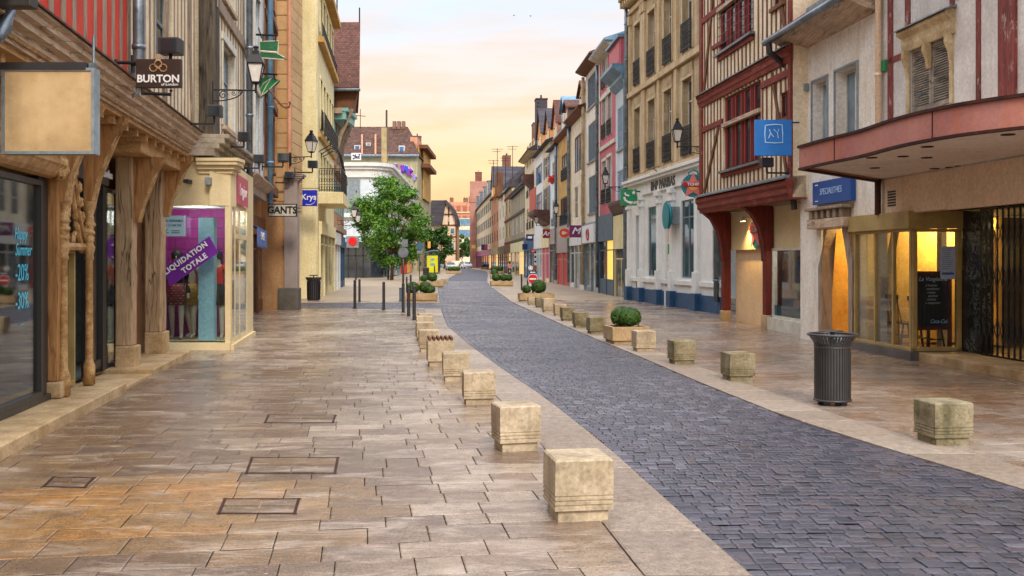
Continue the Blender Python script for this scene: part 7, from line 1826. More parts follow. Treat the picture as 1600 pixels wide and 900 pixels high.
fl = thing('flats', 'distant block of flats with orange balconies above the blue glass building', 'building', (XP(718, 420), 420, 0))
FF = Fr((XP(690, 420), 420), (XP(750, 420), 420))
mb = MB(); mb.box(FF, 0, FF.L, -12, 0, 0, CH + (YH - 316)/FL*420); mb.build('wall', M['plaster_salmon'], fl)
mb = MB()
for i in range(6):
    for j in range(5): z_ = 6 + j*4.2; mb.box(FF, 1 + i*2.7, 2.6 + i*2.7, .02, .3, z_, z_ + 2.1)
mb.build('balcony', plain('rust_panel', lin('a06048'), .6), fl)
mb = MB()
for j in range(5): mb.box(FF, 0, FF.L, .02, .5, 5 + j*4.2, 5.5 + j*4.2)
mb.build('floor_band', M['plaster_beige'], fl); chimney(fl, FF, 4, -4, 20, CH + (YH - 309)/FL*420, 1.6, 1.4, 'brick_red', 3, 'dark_box'); chimney(fl, FF, 10, -4, 20, CH + (YH - 309)/FL*420, 2, 1.4, 'brick_red', 2, 'dark_box')
bl = thing('glass_building', 'distant low building with blue glass bands behind the small far tree', 'building', (XP(722, 360), 360, 0))
FBl = Fr((XP(706, 360), 360), (XP(745, 360), 360))
mb = MB(); mb.box(FBl, 0, FBl.L, -10, 0, 0, CH + (YH - 341)/FL*360); mb.build('wall', M['plaster_pale'], bl)
mb = MB(); mb.box(FBl, 0, FBl.L, .02, .3, CH + (YH - 352)/FL*360, CH + (YH - 342)/FL*360); mb.box(FBl, 0, FBl.L, .02, .3, CH + (YH - 370)/FL*360, CH + (YH - 359)/FL*360); mb.build('glass_band', M['zinc_blue'], bl)
# ================================================================== STREET FURNITURE
def cube_proto(mat, w_=.39, h_=.41):
    r = thing('stone_cube', 'x', 'stone block')
    mb = MB(); q = w_/2; z = .075
    mb.xbox(-q + .025, q - .025, -q + .025, q - .025, -.02, z)
    plinth = mb.build('plinth', M[mat], r, bevel=.006)
    mb = MB(); prof = [(q, z + .003), (q, z + .028), (q - .007, z + .031), (q - .007, z + .039), (q, z + .042), (q, z + .058), (q - .007, z + .061), (q - .007, z + .069), (q, z + .072), (q, z + .088), (q - .007, z + .091), (q - .007, z + .099), (q, z + .102), (q, h_ - .012), (q - .012, h_)]
    o = len(mb.v)
    for d_, z_ in prof:
        for sx_, sy_ in ((-1, -1), (1, -1), (1, 1), (-1, 1)): mb.v.append((sx_*d_, sy_*d_, z_))
    for i in range(len(prof) - 1):
        for k_ in range(4): mb.f.append((i*4 + k_, i*4 + (k_ + 1) % 4, (i + 1)*4 + (k_ + 1) % 4, (i + 1)*4 + k_))
    mb.f.append((0, 3, 2, 1)); n_ = (len(prof) - 1)*4; mb.f.append((n_, n_ + 1, n_ + 2, n_ + 3))
    mb.build('block', M[mat], r)
    return r
protoA = cube_proto('cube_stone'); protoB = cube_proto('cube_mossy')
left_cubes = [(905, 816, .40, 'pale stone cube block nearest the camera on the left kerb', .02), (806, 706, .385, 'second pale stone cube block on the left kerb, clean edged', .09), (747, 633, .385, 'third stone cube block from the camera, grooves stained dark', -.03), (711, 596, .38, 'stone cube block just before the slatted wooden seat', -.03),
              (669, 550, .39, 'stone cube block directly behind the slatted wooden seat', .0), (663, 533, .39, 'second stone cube block behind the slatted wooden seat', .03), (662, 522, .39, 'third stone cube block behind the slatted wooden seat', .0), (664, 513.5, .37, 'last stone cube block of the left kerb before the crossing bollards', .05)]
for i, (px, py, w_, lab, rz) in enumerate(left_cubes):
    p = G(px, py); o = protoA if i == 0 else copy_tree(protoA)
    s_ = w_/.39; o.location = (p.x, p.y + .19, 0); o.scale = (s_, s_, s_*(1.0 + .03*math.sin(i*2.3))); o.rotation_euler = (R.uniform(-.012, .012), R.uniform(-.012, .012), .150 + rz); o['label'] = lab; o['group'] = 'stone cube blocks along the kerbs'
right_cubes = [(1487, 697, .385, 'mossy stone cube block nearest the camera on the right kerb', True), (1157, 596, .385, 'mossy stone cube block left of the slatted litter bin', True), (1068, 570, .385, 'mossy stone cube block midway between bin and round bush planter', True), (1007.5, 550, .38, 'stone cube block in front of the round bush planter', False),
               (932, 522, .38, 'mossy stone cube block just beyond the round bush planter', True), (908, 512, .38, 'second stone cube block beyond the round bush planter', True), (887.5, 502, .38, 'third stone cube block beyond the round bush planter', True), (875, 494, .36, 'fourth stone cube block beyond the round bush planter', False), (858, 488, .44, 'wide pale stone cube block near the no entry planter', False), (844.5, 481, .36, 'grey stone cube block beside the no entry planter', True), (831, 477, .30, 'low last stone cube block at the foot of the no entry planter', False)]
firstB = True
for px, py, w_, lab, mossy in right_cubes:
    p = G(px, py)
    if mossy: o = protoB if firstB else copy_tree(protoB); firstB = False
    else: o = copy_tree(protoA)
    s_ = w_/.39; o.location = (p.x, p.y + .19, 0); o.scale = (s_, s_, s_); o.rotation_euler = (R.uniform(-.012, .012), R.uniform(-.012, .012), .150 + R.uniform(-.03, .03)); o['label'] = lab; o['group'] = 'stone cube blocks along the kerbs'
# slatted seat block
p = G(686, 573); sb = thing('slatted_seat', 'stone block seat topped with dark wooden slats on the left kerb', 'seat', (p.x, p.y + .22, 0)); L0 = LOC[sb.name]; LOC[sb.name] = Vector((0, 0, 0))
MB().xbox(-.19, .19, -.19, .19, -.02, .08).build('plinth', M['cube_stone'], sb, bevel=.006); MB().xbox(-.215, .215, -.215, .215, .082, .43).build('block', M['cube_stone'], sb, bevel=.008)
for i in range(6): MB().xbox(-.20 + .072*i, -.20 + .072*i + .038, -.225, .225, .435, .485).build('slat', M['timber_brown'], sb, bevel=.005)
sb.rotation_euler = (0, 0, .15)

# clipped balls: many small leaves over a dark core
def leaf_ball(mb, c, r, n, ls, squash=.9):
    for i in range(n):
        z = R.uniform(-.75, 1); a = R.uniform(0, 2*PI); q = math.sqrt(max(0, 1 - z*z)); rr = r*R.uniform(.90, 1.04)*(1 + .025*mnoise.noise((c[0] + 6*q*math.cos(a), c[1] + 6*q*math.sin(a), 6*z)))
        nrm_ = Vector((q*math.cos(a), q*math.sin(a), z)); p = Vector(c) + Vector((nrm_.x*rr, nrm_.y*rr, nrm_.z*rr*squash))
        t = Vector((R.uniform(-1, 1), R.uniform(-1, 1), R.uniform(-1, 1))); t = (t - nrm_*t.dot(nrm_)*.55).normalized(); b = nrm_.cross(t).normalized()
        s_ = ls*R.uniform(.6, 1.3)
        mb.add([p - t*s_, p + b*s_*.5, p + t*s_, p - b*s_*.5], [(0, 1, 2, 3)])
def planter(label, px, py, wd, dp, hh, balls, leafn=900, rz=.15, ls=.03):
    p = G(px, py); r = thing('planter', label, 'planter', (p.x, p.y + dp/2, 0), 'stone planters along the kerbs'); L0 = LOC[r.name]; LOC[r.name] = Vector((0, 0, 0))
    mb = MB(); a, b = wd/2, dp/2; MB().xbox(-a + .04, a - .04, -b + .04, b - .04, -.02, .07).build('plinth', M['trough_stone'], r)
    t_ = .06
    mb.xbox(-a, a, -b, -b + t_, .072, hh); mb.xbox(-a, a, b - t_, b, .072, hh); mb.xbox(-a, -a + t_, -b + t_, b - t_, .072, hh); mb.xbox(a - t_, a, -b + t_, b - t_, .072, hh)
    mb.build('trough', M['trough_stone'], r, bevel=.008); MB().xbox(-a + t_, a - t_, -b + t_, b - t_, .08, hh - .04).build('soil', M['soil'], r)
    for (x_, y_, rr) in balls:
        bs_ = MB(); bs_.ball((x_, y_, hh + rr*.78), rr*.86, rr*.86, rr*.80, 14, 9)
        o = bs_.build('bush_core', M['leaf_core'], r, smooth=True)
        mb = MB(); leaf_ball(mb, (x_, y_, hh + rr*.80), rr, int(leafn*(rr/.22)**2), ls, .92); mb.build('leaves', M['leaf_box'], o)
    r.rotation_euler = (0, 0, rz)
    return r
planter('stone planter with two clipped round bushes among the right kerb blocks', 982, 538, .80, .80, .36, [(-.06, .15, .235), (.05, -.13, .23)], 1700, .15, .024)
planter('long stone planter with big and small bushes behind the no entry sign', 838, 471.5, 1.5, .8, .36, [(.12, .1, .33), (-.42, -.05, .20)], 900, .1, .03)
planter('long stone planter with three round bushes behind the left bollards', 657, 471.5, 1.36, .8, .36, [(-.36, -.05, .28), (.16, .2, .28), (.40, -.18, .20)], 900, .05, .03)
planter('stone planter with dark round bushes further along the left kerb', 672, 449, 1.7, 1.0, .38, [(-.45, 0, .25), (.10, .1, .33)], 600, .05, .04)
planter('stone planter with box hedge in front of the white car', 708.5, 428, 2.0, 1.2, .38, [(-.45, 0, .34), (.05, 0, .36), (.5, 0, .34)], 300, .05, .06)
planter('small stone planter with a hedge directly beside the white car', 701, 421.5, 1.5, 1.0, .38, [(-.3, 0, .36), (.3, 0, .36)], 300, .05, .06)
planter('stone planter with low bushes beyond the side street on the right kerb', 783.5, 447.5, 1.5, 1.0, .36, [(-.36, 0, .30), (.15, .1, .27), (.5, 0, .25)], 600, .1, .04)
planter('second stone planter with bushes beyond the side street on the right', 775, 436, 1.1, 1.0, .36, [(-.15, 0, .33)], 500, .1, .05)
planter('third stone planter with a clipped hedge beyond the side street', 776, 428, 1.8, 1.1, .38, [(-.5, 0, .34), (0, 0, .36), (.5, 0, .34)], 400, .1, .06)
planter('dark bush planter at the bend of the right kerb', 758, 421, 1.8, 1.1, .38, [(-.35, 0, .42), (.35, 0, .4)], 300, .1, .07)
planter('farthest hedge planter past the bend of the street', 741, 416.5, 3, 1.2, .4, [(-.8, 0, .45), (0, 0, .45), (.8, 0, .45)], 260, .1, .09)
for i, (px, py) in enumerate(((686, 446), (694, 443))):
    p = G(px, py); o = copy_tree(protoA); o.location = (p.x, p.y, 0); o.scale = (1.6, 1.2, .95); o.rotation_euler = (0, 0, .1); o['label'] = ('squat stone block beside the dark bush planter on the left', 'last squat stone block before the crossing corner on the left')[i]; o['group'] = 'stone cube blocks along the kerbs'

# litter bin with flared slats
p = G(1310, 636); bn_ = thing('litter_bin', 'dark grey slatted metal litter bin with flared rim', 'litter bin', (p.x, p.y + .22, 0)); LOC[bn_.name] = Vector((0, 0, 0))
BH = .92; br = .215
n = 40
mb = MB()
for i in range(n):
    a = 2*PI*i/n; t = Vector((-math.sin(a), math.cos(a), 0)); d = Vector((math.cos(a), math.sin(a), 0)); hw = .0125
    prof = [(br, .05), (br, .72), (br + .012, .76), (br + .068, .845)]
    o = len(mb.v)
    for rr, z in prof:
        for s_, q in ((-1, 0), (1, 0), (1, -.008), (-1, -.008)): mb.v.append(tuple(d*(rr + q) + t*hw*s_ + Vector((0, 0, z))))
    for k_ in range(len(prof) - 1):
        for j in range(4): mb.f.append((o + k_*4 + j, o + k_*4 + (j + 1) % 4, o + (k_ + 1)*4 + (j + 1) % 4, o + (k_ + 1)*4 + j))
    mb.f.append((o, o + 3, o + 2, o + 1))
mb.build('slats', M['iron_grey'], bn_)
for nm_, r_, z_, t_ in (('rim', br + .07, .85, .016), ('hoop', br, .06, .014), ('hoop', br - .003, .70, .010)): MB().tube([(r_*math.cos(2*PI*i/40), r_*math.sin(2*PI*i/40), z_) for i in range(41)], t_, 8).build(nm_, M['iron_grey'], bn_, smooth=True)
MB().lathe([(0, .06), (br - .022, .06), (br - .022, .70), (br - .04, .70), (br - .04, .09), (0, .09)], (0, 0, 0), 28).build('liner', M['dark_box'], bn_, smooth=False)
mb = MB(); mb.lathe([(0, .885), (.125, .885), (.13, .893), (.12, .90), (0, .905)], (0, 0, 0), 24); mb.tube([(0, 0, .70), (0, 0, .89)], .03, 8); mb.tube([(-.2, 0, .74), (.2, 0, .74)], .012, 6); mb.build('snuffer_cap', M['iron_grey'], bn_)
mb = MB()
for a in (.8, 2.4, 4.0, 5.4): mb.xbox(.15*math.cos(a) - .03, .15*math.cos(a) + .03, .15*math.sin(a) - .03, .15*math.sin(a) + .03, -.01, .05)
mb.build('foot', M['iron'], bn_)
mb = MB(); mb.ball((.05, -.04, .80), .06, .05, .05, 10, 6, .4); mb.build('rubbish_bag', M['shutter_blue'], bn_)
# black bin far left
p = G(488, 470); b2 = thing('litter_bin', 'black ribbed litter bin beside the yellow tiled wall', 'litter bin', (p.x, p.y + .3, 0)); LOC[b2.name] = Vector((0, 0, 0))
mb = MB(); mb.lathe([(.25, 0), (.26, .06), (.27, .85), (.30, .88), (.36, 1.0), (.35, 1.02), (.28, .9), (.2, .88)], (0, 0, 0), 20); mb.build('body', M['dark_box'], b2, smooth=False)
mb = MB()
for i in range(20): a = 2*PI*i/20; mb.tube([(.275*math.cos(a), .275*math.sin(a), .05), (.285*math.cos(a), .285*math.sin(a), .84)], .018, 4)
mb.build('ribs', M['iron'], b2); MB().lathe([(0, 1.08), (.2, 1.08), (.18, 1.12), (0, 1.13)], (0, 0, 0), 16).build('cap', M['iron'], b2); MB().tube([(0, 0, .9), (0, 0, 1.08)], .03, 6).build('cap_stem', M['iron'], b2)

# bollards
def bollard():
    r = thing('bollard', 'x', 'bollard', (0, 0, 0), 'dark metal bollards at the crossing')
    MB().lathe([(.052, 0), (.052, .9), (.046, .915), (.046, .93), (.052, .945), (.052, 1.0), (.04, 1.03), (.0, 1.04)], (0, 0, 0), 14).build('post', M['dark_box'], r, smooth=False)
    MB().lathe([(.078, -.01), (.078, .012), (.054, .018)], (0, 0, 0), 14).build('base_ring', M['iron'], r)
    return r
bo = None
for px, py, hh, lab in ((554.5, 481, 44, 'dark bollard at the near edge of the crossing, leftmost'), (561.7, 472, 36, 'dark bollard at the far edge of the crossing, left of the tree'), (599.6, 484, 44, 'lone dark bollard midway along the crossing'), (630, 488, 46, 'dark bollard in line with the round sign post'), (638.5, 494, 50, 'middle dark bollard of the close three by the blocks'), (647.2, 500, 54, 'dark bollard closest to the camera by the last left block'), (635.5, 458, 26, 'dark bollard behind the close three, left one'), (641.7, 459, 30, 'dark bollard behind the close three, right one'), (556, 437, 28, 'far dark bollard before the modern block shops'), (606.7, 437, 30, 'far dark bollard left of the tree trunk'), (679, 434, 19, 'far dark bollard by the yellow poster case'),
                        (815, 453, 25, 'dark bollard on the right below the woman in red trousers'), (824.5, 458, 24, 'dark bollard on the right half hidden by the no entry sign')):
    p = G(px, py); o = bollard() if bo is None else copy_tree(bo); bo = bo or o
    Hb = hh/FL*p.y; o.location = (p.x, p.y, 0); o.scale = (max(.9, Hb), max(.9, Hb), Hb/1.04); o['label'] = lab
p = G(626.2, 471); t = thing('post_box', 'short grey blue service post behind the left bollards', 'post', (p.x, p.y, 0)); MB().xbox(p.x - .07, p.x + .07, p.y, p.y + .14, 0, .55).build('body', M['shutter_slate'], t, bevel=.01); MB().xbox(p.x - .08, p.x + .08, p.y - .01, p.y + .15, .551, .58).build('cap', M['iron_grey'], t)

# traffic signs
def pole_sign(name, label, px, py_base, py_top, parts):
    p = G(px, py_base); r = thing(name, label, 'traffic sign', (p.x, p.y, 0)); zt = CH + (YH - py_top)/FL*p.y
    MB().tube([(p.x, p.y, 0), (p.x, p.y, zt)], .035, 10).build('pole', M['iron_grey'], r, smooth=True)
    Fs = Fr((0, p.y - .045), (1, p.y - .045))
    for nm, kind, cx_, cy_, rr, mat, extra in parts:
        c = PT(cx_, cy_, p.y); k_ = p.y/FL
        mb = MB()
        if kind == 'disc': disc(mb, Fs, c[0], c[2], rr*k_, 0, .02)
        else: mb.box(Fs, c[0] - rr*k_, c[0] + rr*k_, 0, .02, c[2] - extra*k_, c[2] + extra*k_)
        mb.build(nm, M[mat], r)
    return r, Fs, p
M['sign_grey'] = surf('sign_grey', lin('7c8088'), lin('666a72'), scale=5, rough=.45); M['sign_blue'] = plain('sign_blue2', lin('3a5c74'), .4); M['sign_red'] = plain('sign_red', lin('d01c20'), .4)
pole_sign('road_sign', 'grey back of a round road sign on the near left pole', 630, 488, 373, [('plate', 'rect', 633, 380, 4.5, 'sign_grey', 6), ('disc', 'disc', 630.5, 394.5, 8, 'sign_grey', 0)])
pole_sign('road_sign', 'blue grey round sign on the pole by the yellow poster case', 655.5, 441, 377, [('disc', 'disc', 656, 384.5, 5.6, 'sign_blue', 0), ('plate', 'rect', 656, 394, 4.5, 'sign_grey', 2.4), ('box', 'rect', 657, 412, 1.4, 'dark_box', 3)])
r, Fs, p = pole_sign('no_entry_sign', 'red no entry sign with small plates in the right planter', 832.5, 470, 414, [('disc_rim', 'disc', 832.5, 435.8, 7.9, 'plate_white', 0), ('lower_plate', 'rect', 832.3, 447.6, 5.2, 'plate_white', 3.1), ('arrow_plate', 'rect', 833, 425.5, 6, 'navy', 2.2), ('small_disc', 'disc', 829, 418.6, 3.6, 'plate_white', 0), ('dark_plate', 'rect', 835.5, 418.6, 3.2, 'timber_brown', 3.6)])
k_ = p.y/FL; c = PT(832.5, 435.8, p.y)
mb = MB(); disc(mb, Fs, c[0], c[2], 7.2*k_, .0205, .026); mb.build('red_disc', M['sign_red'], r); MB().box(Fs, c[0] - 5.3*k_, c[0] + 5.3*k_, .0265, .03, c[2] - 1.15*k_, c[2] + 1.15*k_).build('white_bar', WHITE, r)
c = PT(832, 425.5, p.y); mb = MB(); mb.prism(Fs, [(c[0] - 4*k_, c[2]), (c[0] - 1.6*k_, c[2] + 1.7*k_), (c[0] - 1.6*k_, c[2] + .6*k_), (c[0] + 4.6*k_, c[2] + .6*k_), (c[0] + 4.6*k_, c[2] - .6*k_), (c[0] - 1.6*k_, c[2] - .6*k_), (c[0] - 1.6*k_, c[2] - 1.7*k_)], .0205, .026); mb.build('arrow', WHITE, r)
c = PT(829, 418.6, p.y); mb = MB(); mb.tube([(c[0] + 2.3*k_*math.cos(i*PI/8), p.y - .067, c[2] + 2.3*k_*math.sin(i*PI/8)) for i in range(17)], .008, 5); mb.build('ring', M['iron'], r)
c = PT(832, 447.6, p.y); mb = MB(); mb.box(Fs, c[0] - 3.2*k_, c[0] + 3.0*k_, .0205, .025, c[2] - 1.0*k_, c[2] + .9*k_); mb.build('symbol', M['shutter_blue'], r)
pole_sign('no_entry_sign', 'far small red no entry sign before the striped post', 833, 437, 386, [('disc', 'disc', 833, 392.3, 3.3, 'sign_red', 0), ('bar', 'rect', 833, 392.3, 2.2, 'plate_white', .5)])
for o_ in bpy.data.objects:
    if o_.name.startswith('bar') and o_.parent and o_.parent.name.startswith('no_entry'): o_.location.y -= .03
p = G(837, 437); t = thing('striped_post', 'tall black and white banded post at the blue white shop', 'post', (p.x, p.y, 0)); zt = CH + (YH - 378)/FL*p.y
mb = MB(); mb.xbox(p.x - .09, p.x + .09, p.y, p.y + .18, 0, zt); mb.build('body', WHITE, t); mb = MB()
for i in range(7): z = .3 + i*(zt - .5)/7; mb.xbox(p.x - .1, p.x + .1, p.y - .01, p.y + .19, z, z + (zt - .5)/16)
mb.build('bands', M['iron'], t)

# yellow poster case with shelter roof
p = G(676, 428); Y = p.y
bs = thing('poster_case', 'yellow lit style poster in a black street display case', 'poster case', (p.x, Y, 0))
x0, x1, z0, z1 = XP(665.5, Y), XP(685.5, Y), PT(0, 427.5, Y)[2], PT(0, 398, Y)[2]
mb = MB(); mb.xbox(x0, x1, Y, Y + .3, z0, z1); mb.build('case', M['dark_box'], bs, bevel=.03)
M['poster_yellow'] = surf('poster_yellow', lin('e6e024'), lin('d8d018'), scale=1, var=.05, rough=.4, bump=0); MB().xbox(x0 + .12, x1 - .12, Y - .03, Y - .001, z0 + .15, z1 - .12).build('poster', M['poster_yellow'], bs)
Fq = Fr((0, Y - .031), (1, Y - .031)); mb = MB(); disc(mb, Fq, (x0 + x1)/2, z1 - .6, .32, 0, .02, .14); disc(mb, Fq, (x0 + x1)/2, z1 - 1.25, .36, 0, .02, .2); mb.box(Fq, x0 + .2, x0 + .75, 0, .015, z1 - .3, z1 - .25); mb.box(Fq, x0 + .3, x0 + .9, 0, .015, z1 - .9, z1 - .86); mb.build('print', M['shutter_teal'], bs)
sh = thing('bus_shelter', 'dark curved bus shelter roof behind the yellow poster', 'shelter', (p.x, Y + 1.2, 0))
mb = MB(); mb.tube([(XP(664, Y + 1.2) + i*.22, Y + 1.2, PT(0, 395.5, Y)[2] + .3*math.sin(i/9*PI*.8)) for i in range(9)], .13, 8); mb.build('roof', M['shutter_slate'], sh)
for px_ in (687, 664): MB().tube([(XP(px_, Y + 1), Y + 1.2, 0), (XP(px_, Y + 1), Y + 1.2, 2.45)], .06, 6).build('post', M['dark_box'], sh)
MB().xbox(XP(664, Y + 1), XP(687, Y + 1), Y + 1.8, Y + 1.82, .3, 2.2).build('pane', M['glass_pale'], sh)
p = G(665.5, 436); t = thing('litter_bin', 'dark bin standing in front of the yellow poster, left', 'litter bin', (p.x, p.y, 0)); MB().lathe([(.28, 0), (.3, 1.0), (.33, 1.02), (.25, 1.1), (0, 1.15)], (p.x, p.y, 0), 14).build('body', M['dark_box'], t); MB().lathe([(.315, .8), (.315, .88)], (p.x, p.y, 0), 14).build('rim', M['iron_grey'], t)

# trees
def tree(label, base, trunk_h, crown_c, rx, ry, rz, n, ls, mat='leaf', clumps=46, tr=.16):
    r = thing('tree', label, 'tree', (base[0], base[1], 0)); mb = MB(); b = Vector((base[0], base[1], 0)); cc = Vector(crown_c)
    top = Vector((cc.x, cc.y, cc.z + rz*.3))
    mb.tube([b, b + Vector((.05, 0, trunk_h*.5)), b + Vector((-.03, 0, trunk_h)), (b + top)/2 + Vector((.1, 0, trunk_h*.3)), top], tr, 10, tr*.25)
    cl = []
    for i in range(clumps):
        for _ in range(50):
            v = Vector((R.uniform(-1, 1), R.uniform(-1, 1), R.uniform(-1, 1)))
            if .42 < v.length < 1.06: break
        w_ = 1.0 - .35*max(0, v.z)**1.5
        cl.append((cc + Vector((v.x*rx*w_, v.y*ry*w_, v.z*rz)), R.uniform(.42, .95)*(rx/3.3)))
    for c, rr in cl[::3]:
        s0 = b + Vector((0, 0, trunk_h*R.uniform(.85, 1.2))); mb.tube([s0, (s0 + c)/2 + Vector((0, 0, .3)), c], tr*.32, 5, tr*.08)
    mb.build('trunk', M['bark'], r, smooth=True)
    cm = MB()
    for c, rr in cl:
        for i in range(n//clumps):
            v = Vector((R.gauss(0, .5), R.gauss(0, .5), R.gauss(0, .42)))
            p = c + v*rr; t = Vector((R.uniform(-1, 1), R.uniform(-1, 1), R.uniform(-.9, .2))).normalized(); u_ = t.cross(Vector((R.uniform(-1, 1), R.uniform(-1, 1), R.uniform(-1, 1)))).normalized(); s_ = ls*R.uniform(.6, 1.25)
            cm.add([p - t*s_, p + u_*s_*.42, p + t*s_, p - u_*s_*.42], [(0, 1, 2, 3)])
    cm.build('crown', M[mat], r)
    return r
p = G(612, 437.5); tree('full green street tree on the paved square at left centre', p, 2.4, (p.x - .05, p.y, 5.35), 3.15, 3.0, 3.75, 27000, .15, clumps=76, tr=.17)
M['leaf_far'] = surf('leaf_far', (.06, .15, .02), (.035, .09, .014), scale=.8, fine=2, var=.4, rough=.5, bump=0)
p = Vector((XP(680, 170), 170)); tree('smaller tree right of the big tree before the gable house', p, 2.2, (p.x, p.y, 4.6), 3.1, 2.6, 3.0, 4500, .34, 'leaf_far', 34)
p = Vector((XP(694, 200), 200)); tree('low tree in front of the gable house lower windows', p, 1.6, (p.x - 1, p.y, 3.6), 2.6, 2.2, 2.2, 2600, .36, 'leaf_far', 22)
p = Vector((XP(722, 290), 290)); tree('bright far tree at the bend between gable house and right row', p, 2.2, (p.x, p.y, 5.4), 2.9, 2.5, 3.4, 3000, .5, 'leaf_far', 26)

# cars
def car(label, colr, p, rz, sc=1.0):
    r = thing('parked_car', label, 'car', (p[0], p[1], 0), 'cars at the bend of the street'); LOC[r.name] = Vector((0, 0, 0))
    side = [(-2.05, .28), (-2.1, .62), (-1.98, .86), (-1.25, .98), (-.62, 1.42), (.75, 1.46), (1.55, 1.02), (2.02, .92), (2.08, .5), (2.0, .28)]
    FX = Fr((0, 0), (0, 1), 1); mb = MB(); n = len(side); L_ = []
    for w_, zsc in ((-.82, .0), (-.72, 1), (.72, 1), (.82, 0)): pass
    o = len(mb.v)
    for x_, tp in ((-.86, .0), (-.80, 1.0), (.80, 1.0), (.86, .0)):
        for y_, z_ in side: mb.v.append((x_*(1 - .17*max(0, z_ - .95)/.5) if True else x_, y_*(1 if tp else .985), z_ if tp else min(z_, .97) if z_ > .97 else z_))
    mb.v = []
    rows = []
    for z_lim, wd in ((0, 0),): pass
    for sgn in (-1, 1):
        rows.append([(sgn*(.86 if z_ < .99 else .66), y_, z_) for y_, z_ in side])
    mb.v = rows[0] + rows[1]; mb.f = [(i, (i + 1) % n, n + (i + 1) % n, n + i) for i in range(n)] + [tuple(range(n))[::-1], tuple(range(n, 2*n))]
    mb.build('body', colr, r, bevel=.06, seg=3)
    g = MB(); g.add([(-.70, -1.17, 1.03), (.70, -1.17, 1.03), (.58, -.68, 1.39), (-.58, -.68, 1.39)], [(0, 1, 2, 3)]); g.v = [(x_, y_ - .03, z_ + .02) for x_, y_, z_ in g.v]; g.build('windscreen', M['glass'], r)
    g = MB()
    for s_ in (-1, 1): g.add([(s_*.80, -1.0, 1.04), (s_*.80, 1.2, 1.06), (s_*.70, .7, 1.39), (s_*.70, -.55, 1.38)], [(0, 1, 2, 3)])
    g.build('side_glass', M['glass'], r)
    g = MB(); g.add([(-.66, 1.42, 1.12), (.66, 1.42, 1.12), (.58, .85, 1.43), (-.58, .85, 1.43)], [(0, 1, 2, 3)]); g.v = [(x_, y_ + .03, z_ + .02) for x_, y_, z_ in g.v]; g.build('rear_window', M['glass'], r)
    for sx_ in (-1, 1):
        for sy_ in (-1.3, 1.3):
            g = MB(); g.tube([(sx_*.70, sy_, .31), (sx_*.88, sy_, .31)], .31, 16); wh_ = g.build('wheel', M['iron'], r); g = MB(); g.tube([(sx_*.885, sy_, .31), (sx_*.89, sy_, .31)], .19, 12); g.build('rim', M['zinc'], wh_)
        g = MB(); g.ball((sx_*.62, -2.0, .70), .17, .08, .09, 10, 6); g.build('headlight', M['glass_pale'], r)
    g = MB(); g.xbox(-.5, .5, -2.13, -2.08, .42, .58); g.build('grille', M['dark_box'], r); g = MB(); g.xbox(-.26, .26, -2.15, -2.131, .44, .54); g.build('number_plate', WHITE, r)
    r.rotation_euler = (0, 0, rz); r.scale = (sc,)*3
    return r
M['car_white'] = plain('car_white', lin('d4dde6'), .18, var=.04); M['car_grey'] = plain('car_grey', lin('5c6874'), .2, var=.04); M['car_blue'] = plain('car_blue', lin('3a5a80'), .2, var=.04)
Yc = 175; car('white car facing the camera at the bend behind a hedge', M['car_white'], (XP(704.5, Yc), Yc), .1)
Yc = 220; car('pale car half hidden at the right of the bend', M['car_white'], (XP(729, Yc), Yc), .25); Yc = 225; car('grey car left of the white car under the small tree', M['car_grey'], (XP(690, Yc), Yc), .2); Yc = 250; car('dark blue far car below the bright far tree', M['car_blue'], (XP(724, Yc), Yc), .25)
# banner-free flag pieces: one yellow pennant lamp by the small tree
p = Vector((XP(670.5, 150), 150)); t = thing('street_lamp', 'slim yellow headed street lamp beside the small tree', 'street lamp', (p.x, p.y, 0)); MB().tube([(p.x, p.y, 0), (p.x, p.y, 5.0)], .06, 6).build('pole', M['iron_grey'], t); MB().xbox(p.x - .22, p.x + .22, p.y - .2, p.y + .2, 3.6, 4.6).build('head', M['tchip_yellow'], t, bevel=.05)

# people
M['coat_pink'] = plain('coat_pink', lin('d89aa0'), .8); M['denim'] = plain('denim', lin('2c3248'), .8); M['trousers_red'] = plain('trousers_red', lin('c02848'), .8)
p = G(796.5, 432); figure('person', 'woman in a pale pink jacket and dark trousers walking up the street', 'person', (p.x, p.y, 0), PI + .2, 1.66, 'skin', 'coat_pink', 'denim', 'hair_dark', .28, 'people walking in the far street')
p = G(813.5, 431); figure('person', 'woman in a black top and bright red trousers walking behind the bollard', 'person', (p.x, p.y, 0), .2, 1.68, 'skin', 'black_cloth', 'trousers_red', 'hair_dark', .25, 'people walking in the far street')

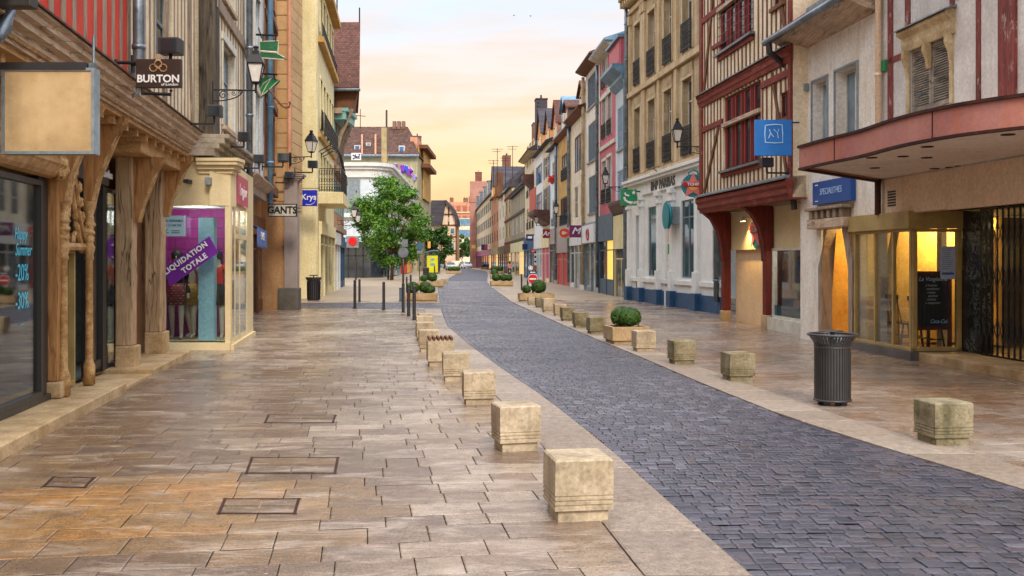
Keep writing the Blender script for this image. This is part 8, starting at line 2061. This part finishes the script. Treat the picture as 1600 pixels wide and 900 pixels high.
# inspection covers let into the left pavement
def cover(label, quad):
    q = [G(x_, y_) for x_, y_ in quad]; c = sum((q_ for q_ in q), Vector((0, 0)))/4
    r = thing('inspection_cover', label, 'cover', (c.x, c.y, 0), 'stone filled inspection covers')
    mb = MB(); n = 4
    for i in range(4):
        a, b = q[i], q[(i + 1) % 4]; t = (b - a).normalized(); m = Vector((-t.y, t.x))*.011
        mb.add([(a.x - t.x*.02 - m.x, a.y - t.y*.02 - m.y, .004), (b.x + t.x*.02 - m.x, b.y + t.y*.02 - m.y, .004), (b.x + t.x*.02 + m.x, b.y + t.y*.02 + m.y, .004), (a.x - t.x*.02 + m.x, a.y - t.y*.02 + m.y, .004)], [(0, 1, 2, 3)])
    mb.v = [(x_, y_, z_ + .0007*(i // 4)) for i, (x_, y_, z_) in enumerate(mb.v)]
    mb.build('frame', M['rust'], r)
    mb = MB(); mb.tone = []
    k_ = 2
    for i in range(k_):
        u0, u1 = i/k_ + .01, (i + 1)/k_ - .01
        f = lambda u, v: (q[0]*(1 - u) + q[1]*u)*(1 - v) + (q[3]*(1 - u) + q[2]*u)*v
        for v0, v1 in ((.06, .49), (.52, .94)):
            pts = [f(u0, v0), f(u1, v0), f(u1, v1), f(u0, v1)]; mb.add([(p_.x, p_.y, .003) for p_ in pts], [(0, 1, 2, 3)]); mb.tone.append(R.uniform(.25, .6))
    mb.build('lid', M['slabs'], r)
cover('long stone filled cover with a dark rim, middle of the left pavement', [(385, 740), (523, 740), (528, 715.5), (394, 715.5)])
cover('stone filled cover with rusty rim nearest the bottom edge', [(342, 803), (460, 803), (467, 780), (352, 780)])
cover('small square ochre cover at the far left of the pavement', [(68, 761), (132, 762), (147, 747), (84, 746)])
cover('narrow stone filled cover beyond the others, farther up', [(414, 661), (520, 661), (524, 649), (420, 648.5)])
# two swifts
for px, py, lab in ((829, 25, 'small dark bird in the sky, lower right one'), (803, 24, 'tiny dark bird in the sky left of the other')):
    c = Vector(PT(px, py, 90)); t = thing('bird', lab, 'bird', c); LOC[t.name] = Vector((0, 0, 0)); mb = MB(); mb.ball((0, 0, 0), .05, .14, .05, 8, 6); mb.add([(0, .05, 0), (.28, .12, .08), (.05, -.05, 0)], [(0, 1, 2)]); mb.add([(0, .05, 0), (-.28, .12, .10), (-.05, -.05, 0)], [(0, 1, 2)]); mb.add([(-.03, -.1, 0), (.03, -.1, 0), (.0, -.24, 0)], [(0, 1, 2)]); mb.build('body', M['iron'], t)
for nm, lc, e, c_, sz in LAMPS: lamp(nm, lc, e, c_, sz)
# lettering becomes plain mesh
bpy.context.view_layer.update()
dg = bpy.context.evaluated_depsgraph_get()
for o in [o_ for o_ in bpy.data.objects if o_.type == 'FONT']:
    me = bpy.data.meshes.new_from_object(o.evaluated_get(dg)); nm = o.name
    q = bpy.data.objects.new('lettering', me); col.objects.link(q); q.parent = o.parent; q.matrix_basis = o.matrix_basis.copy()
    if not me.materials: me.materials.append(o.data.materials[0])
    bpy.data.objects.remove(o)
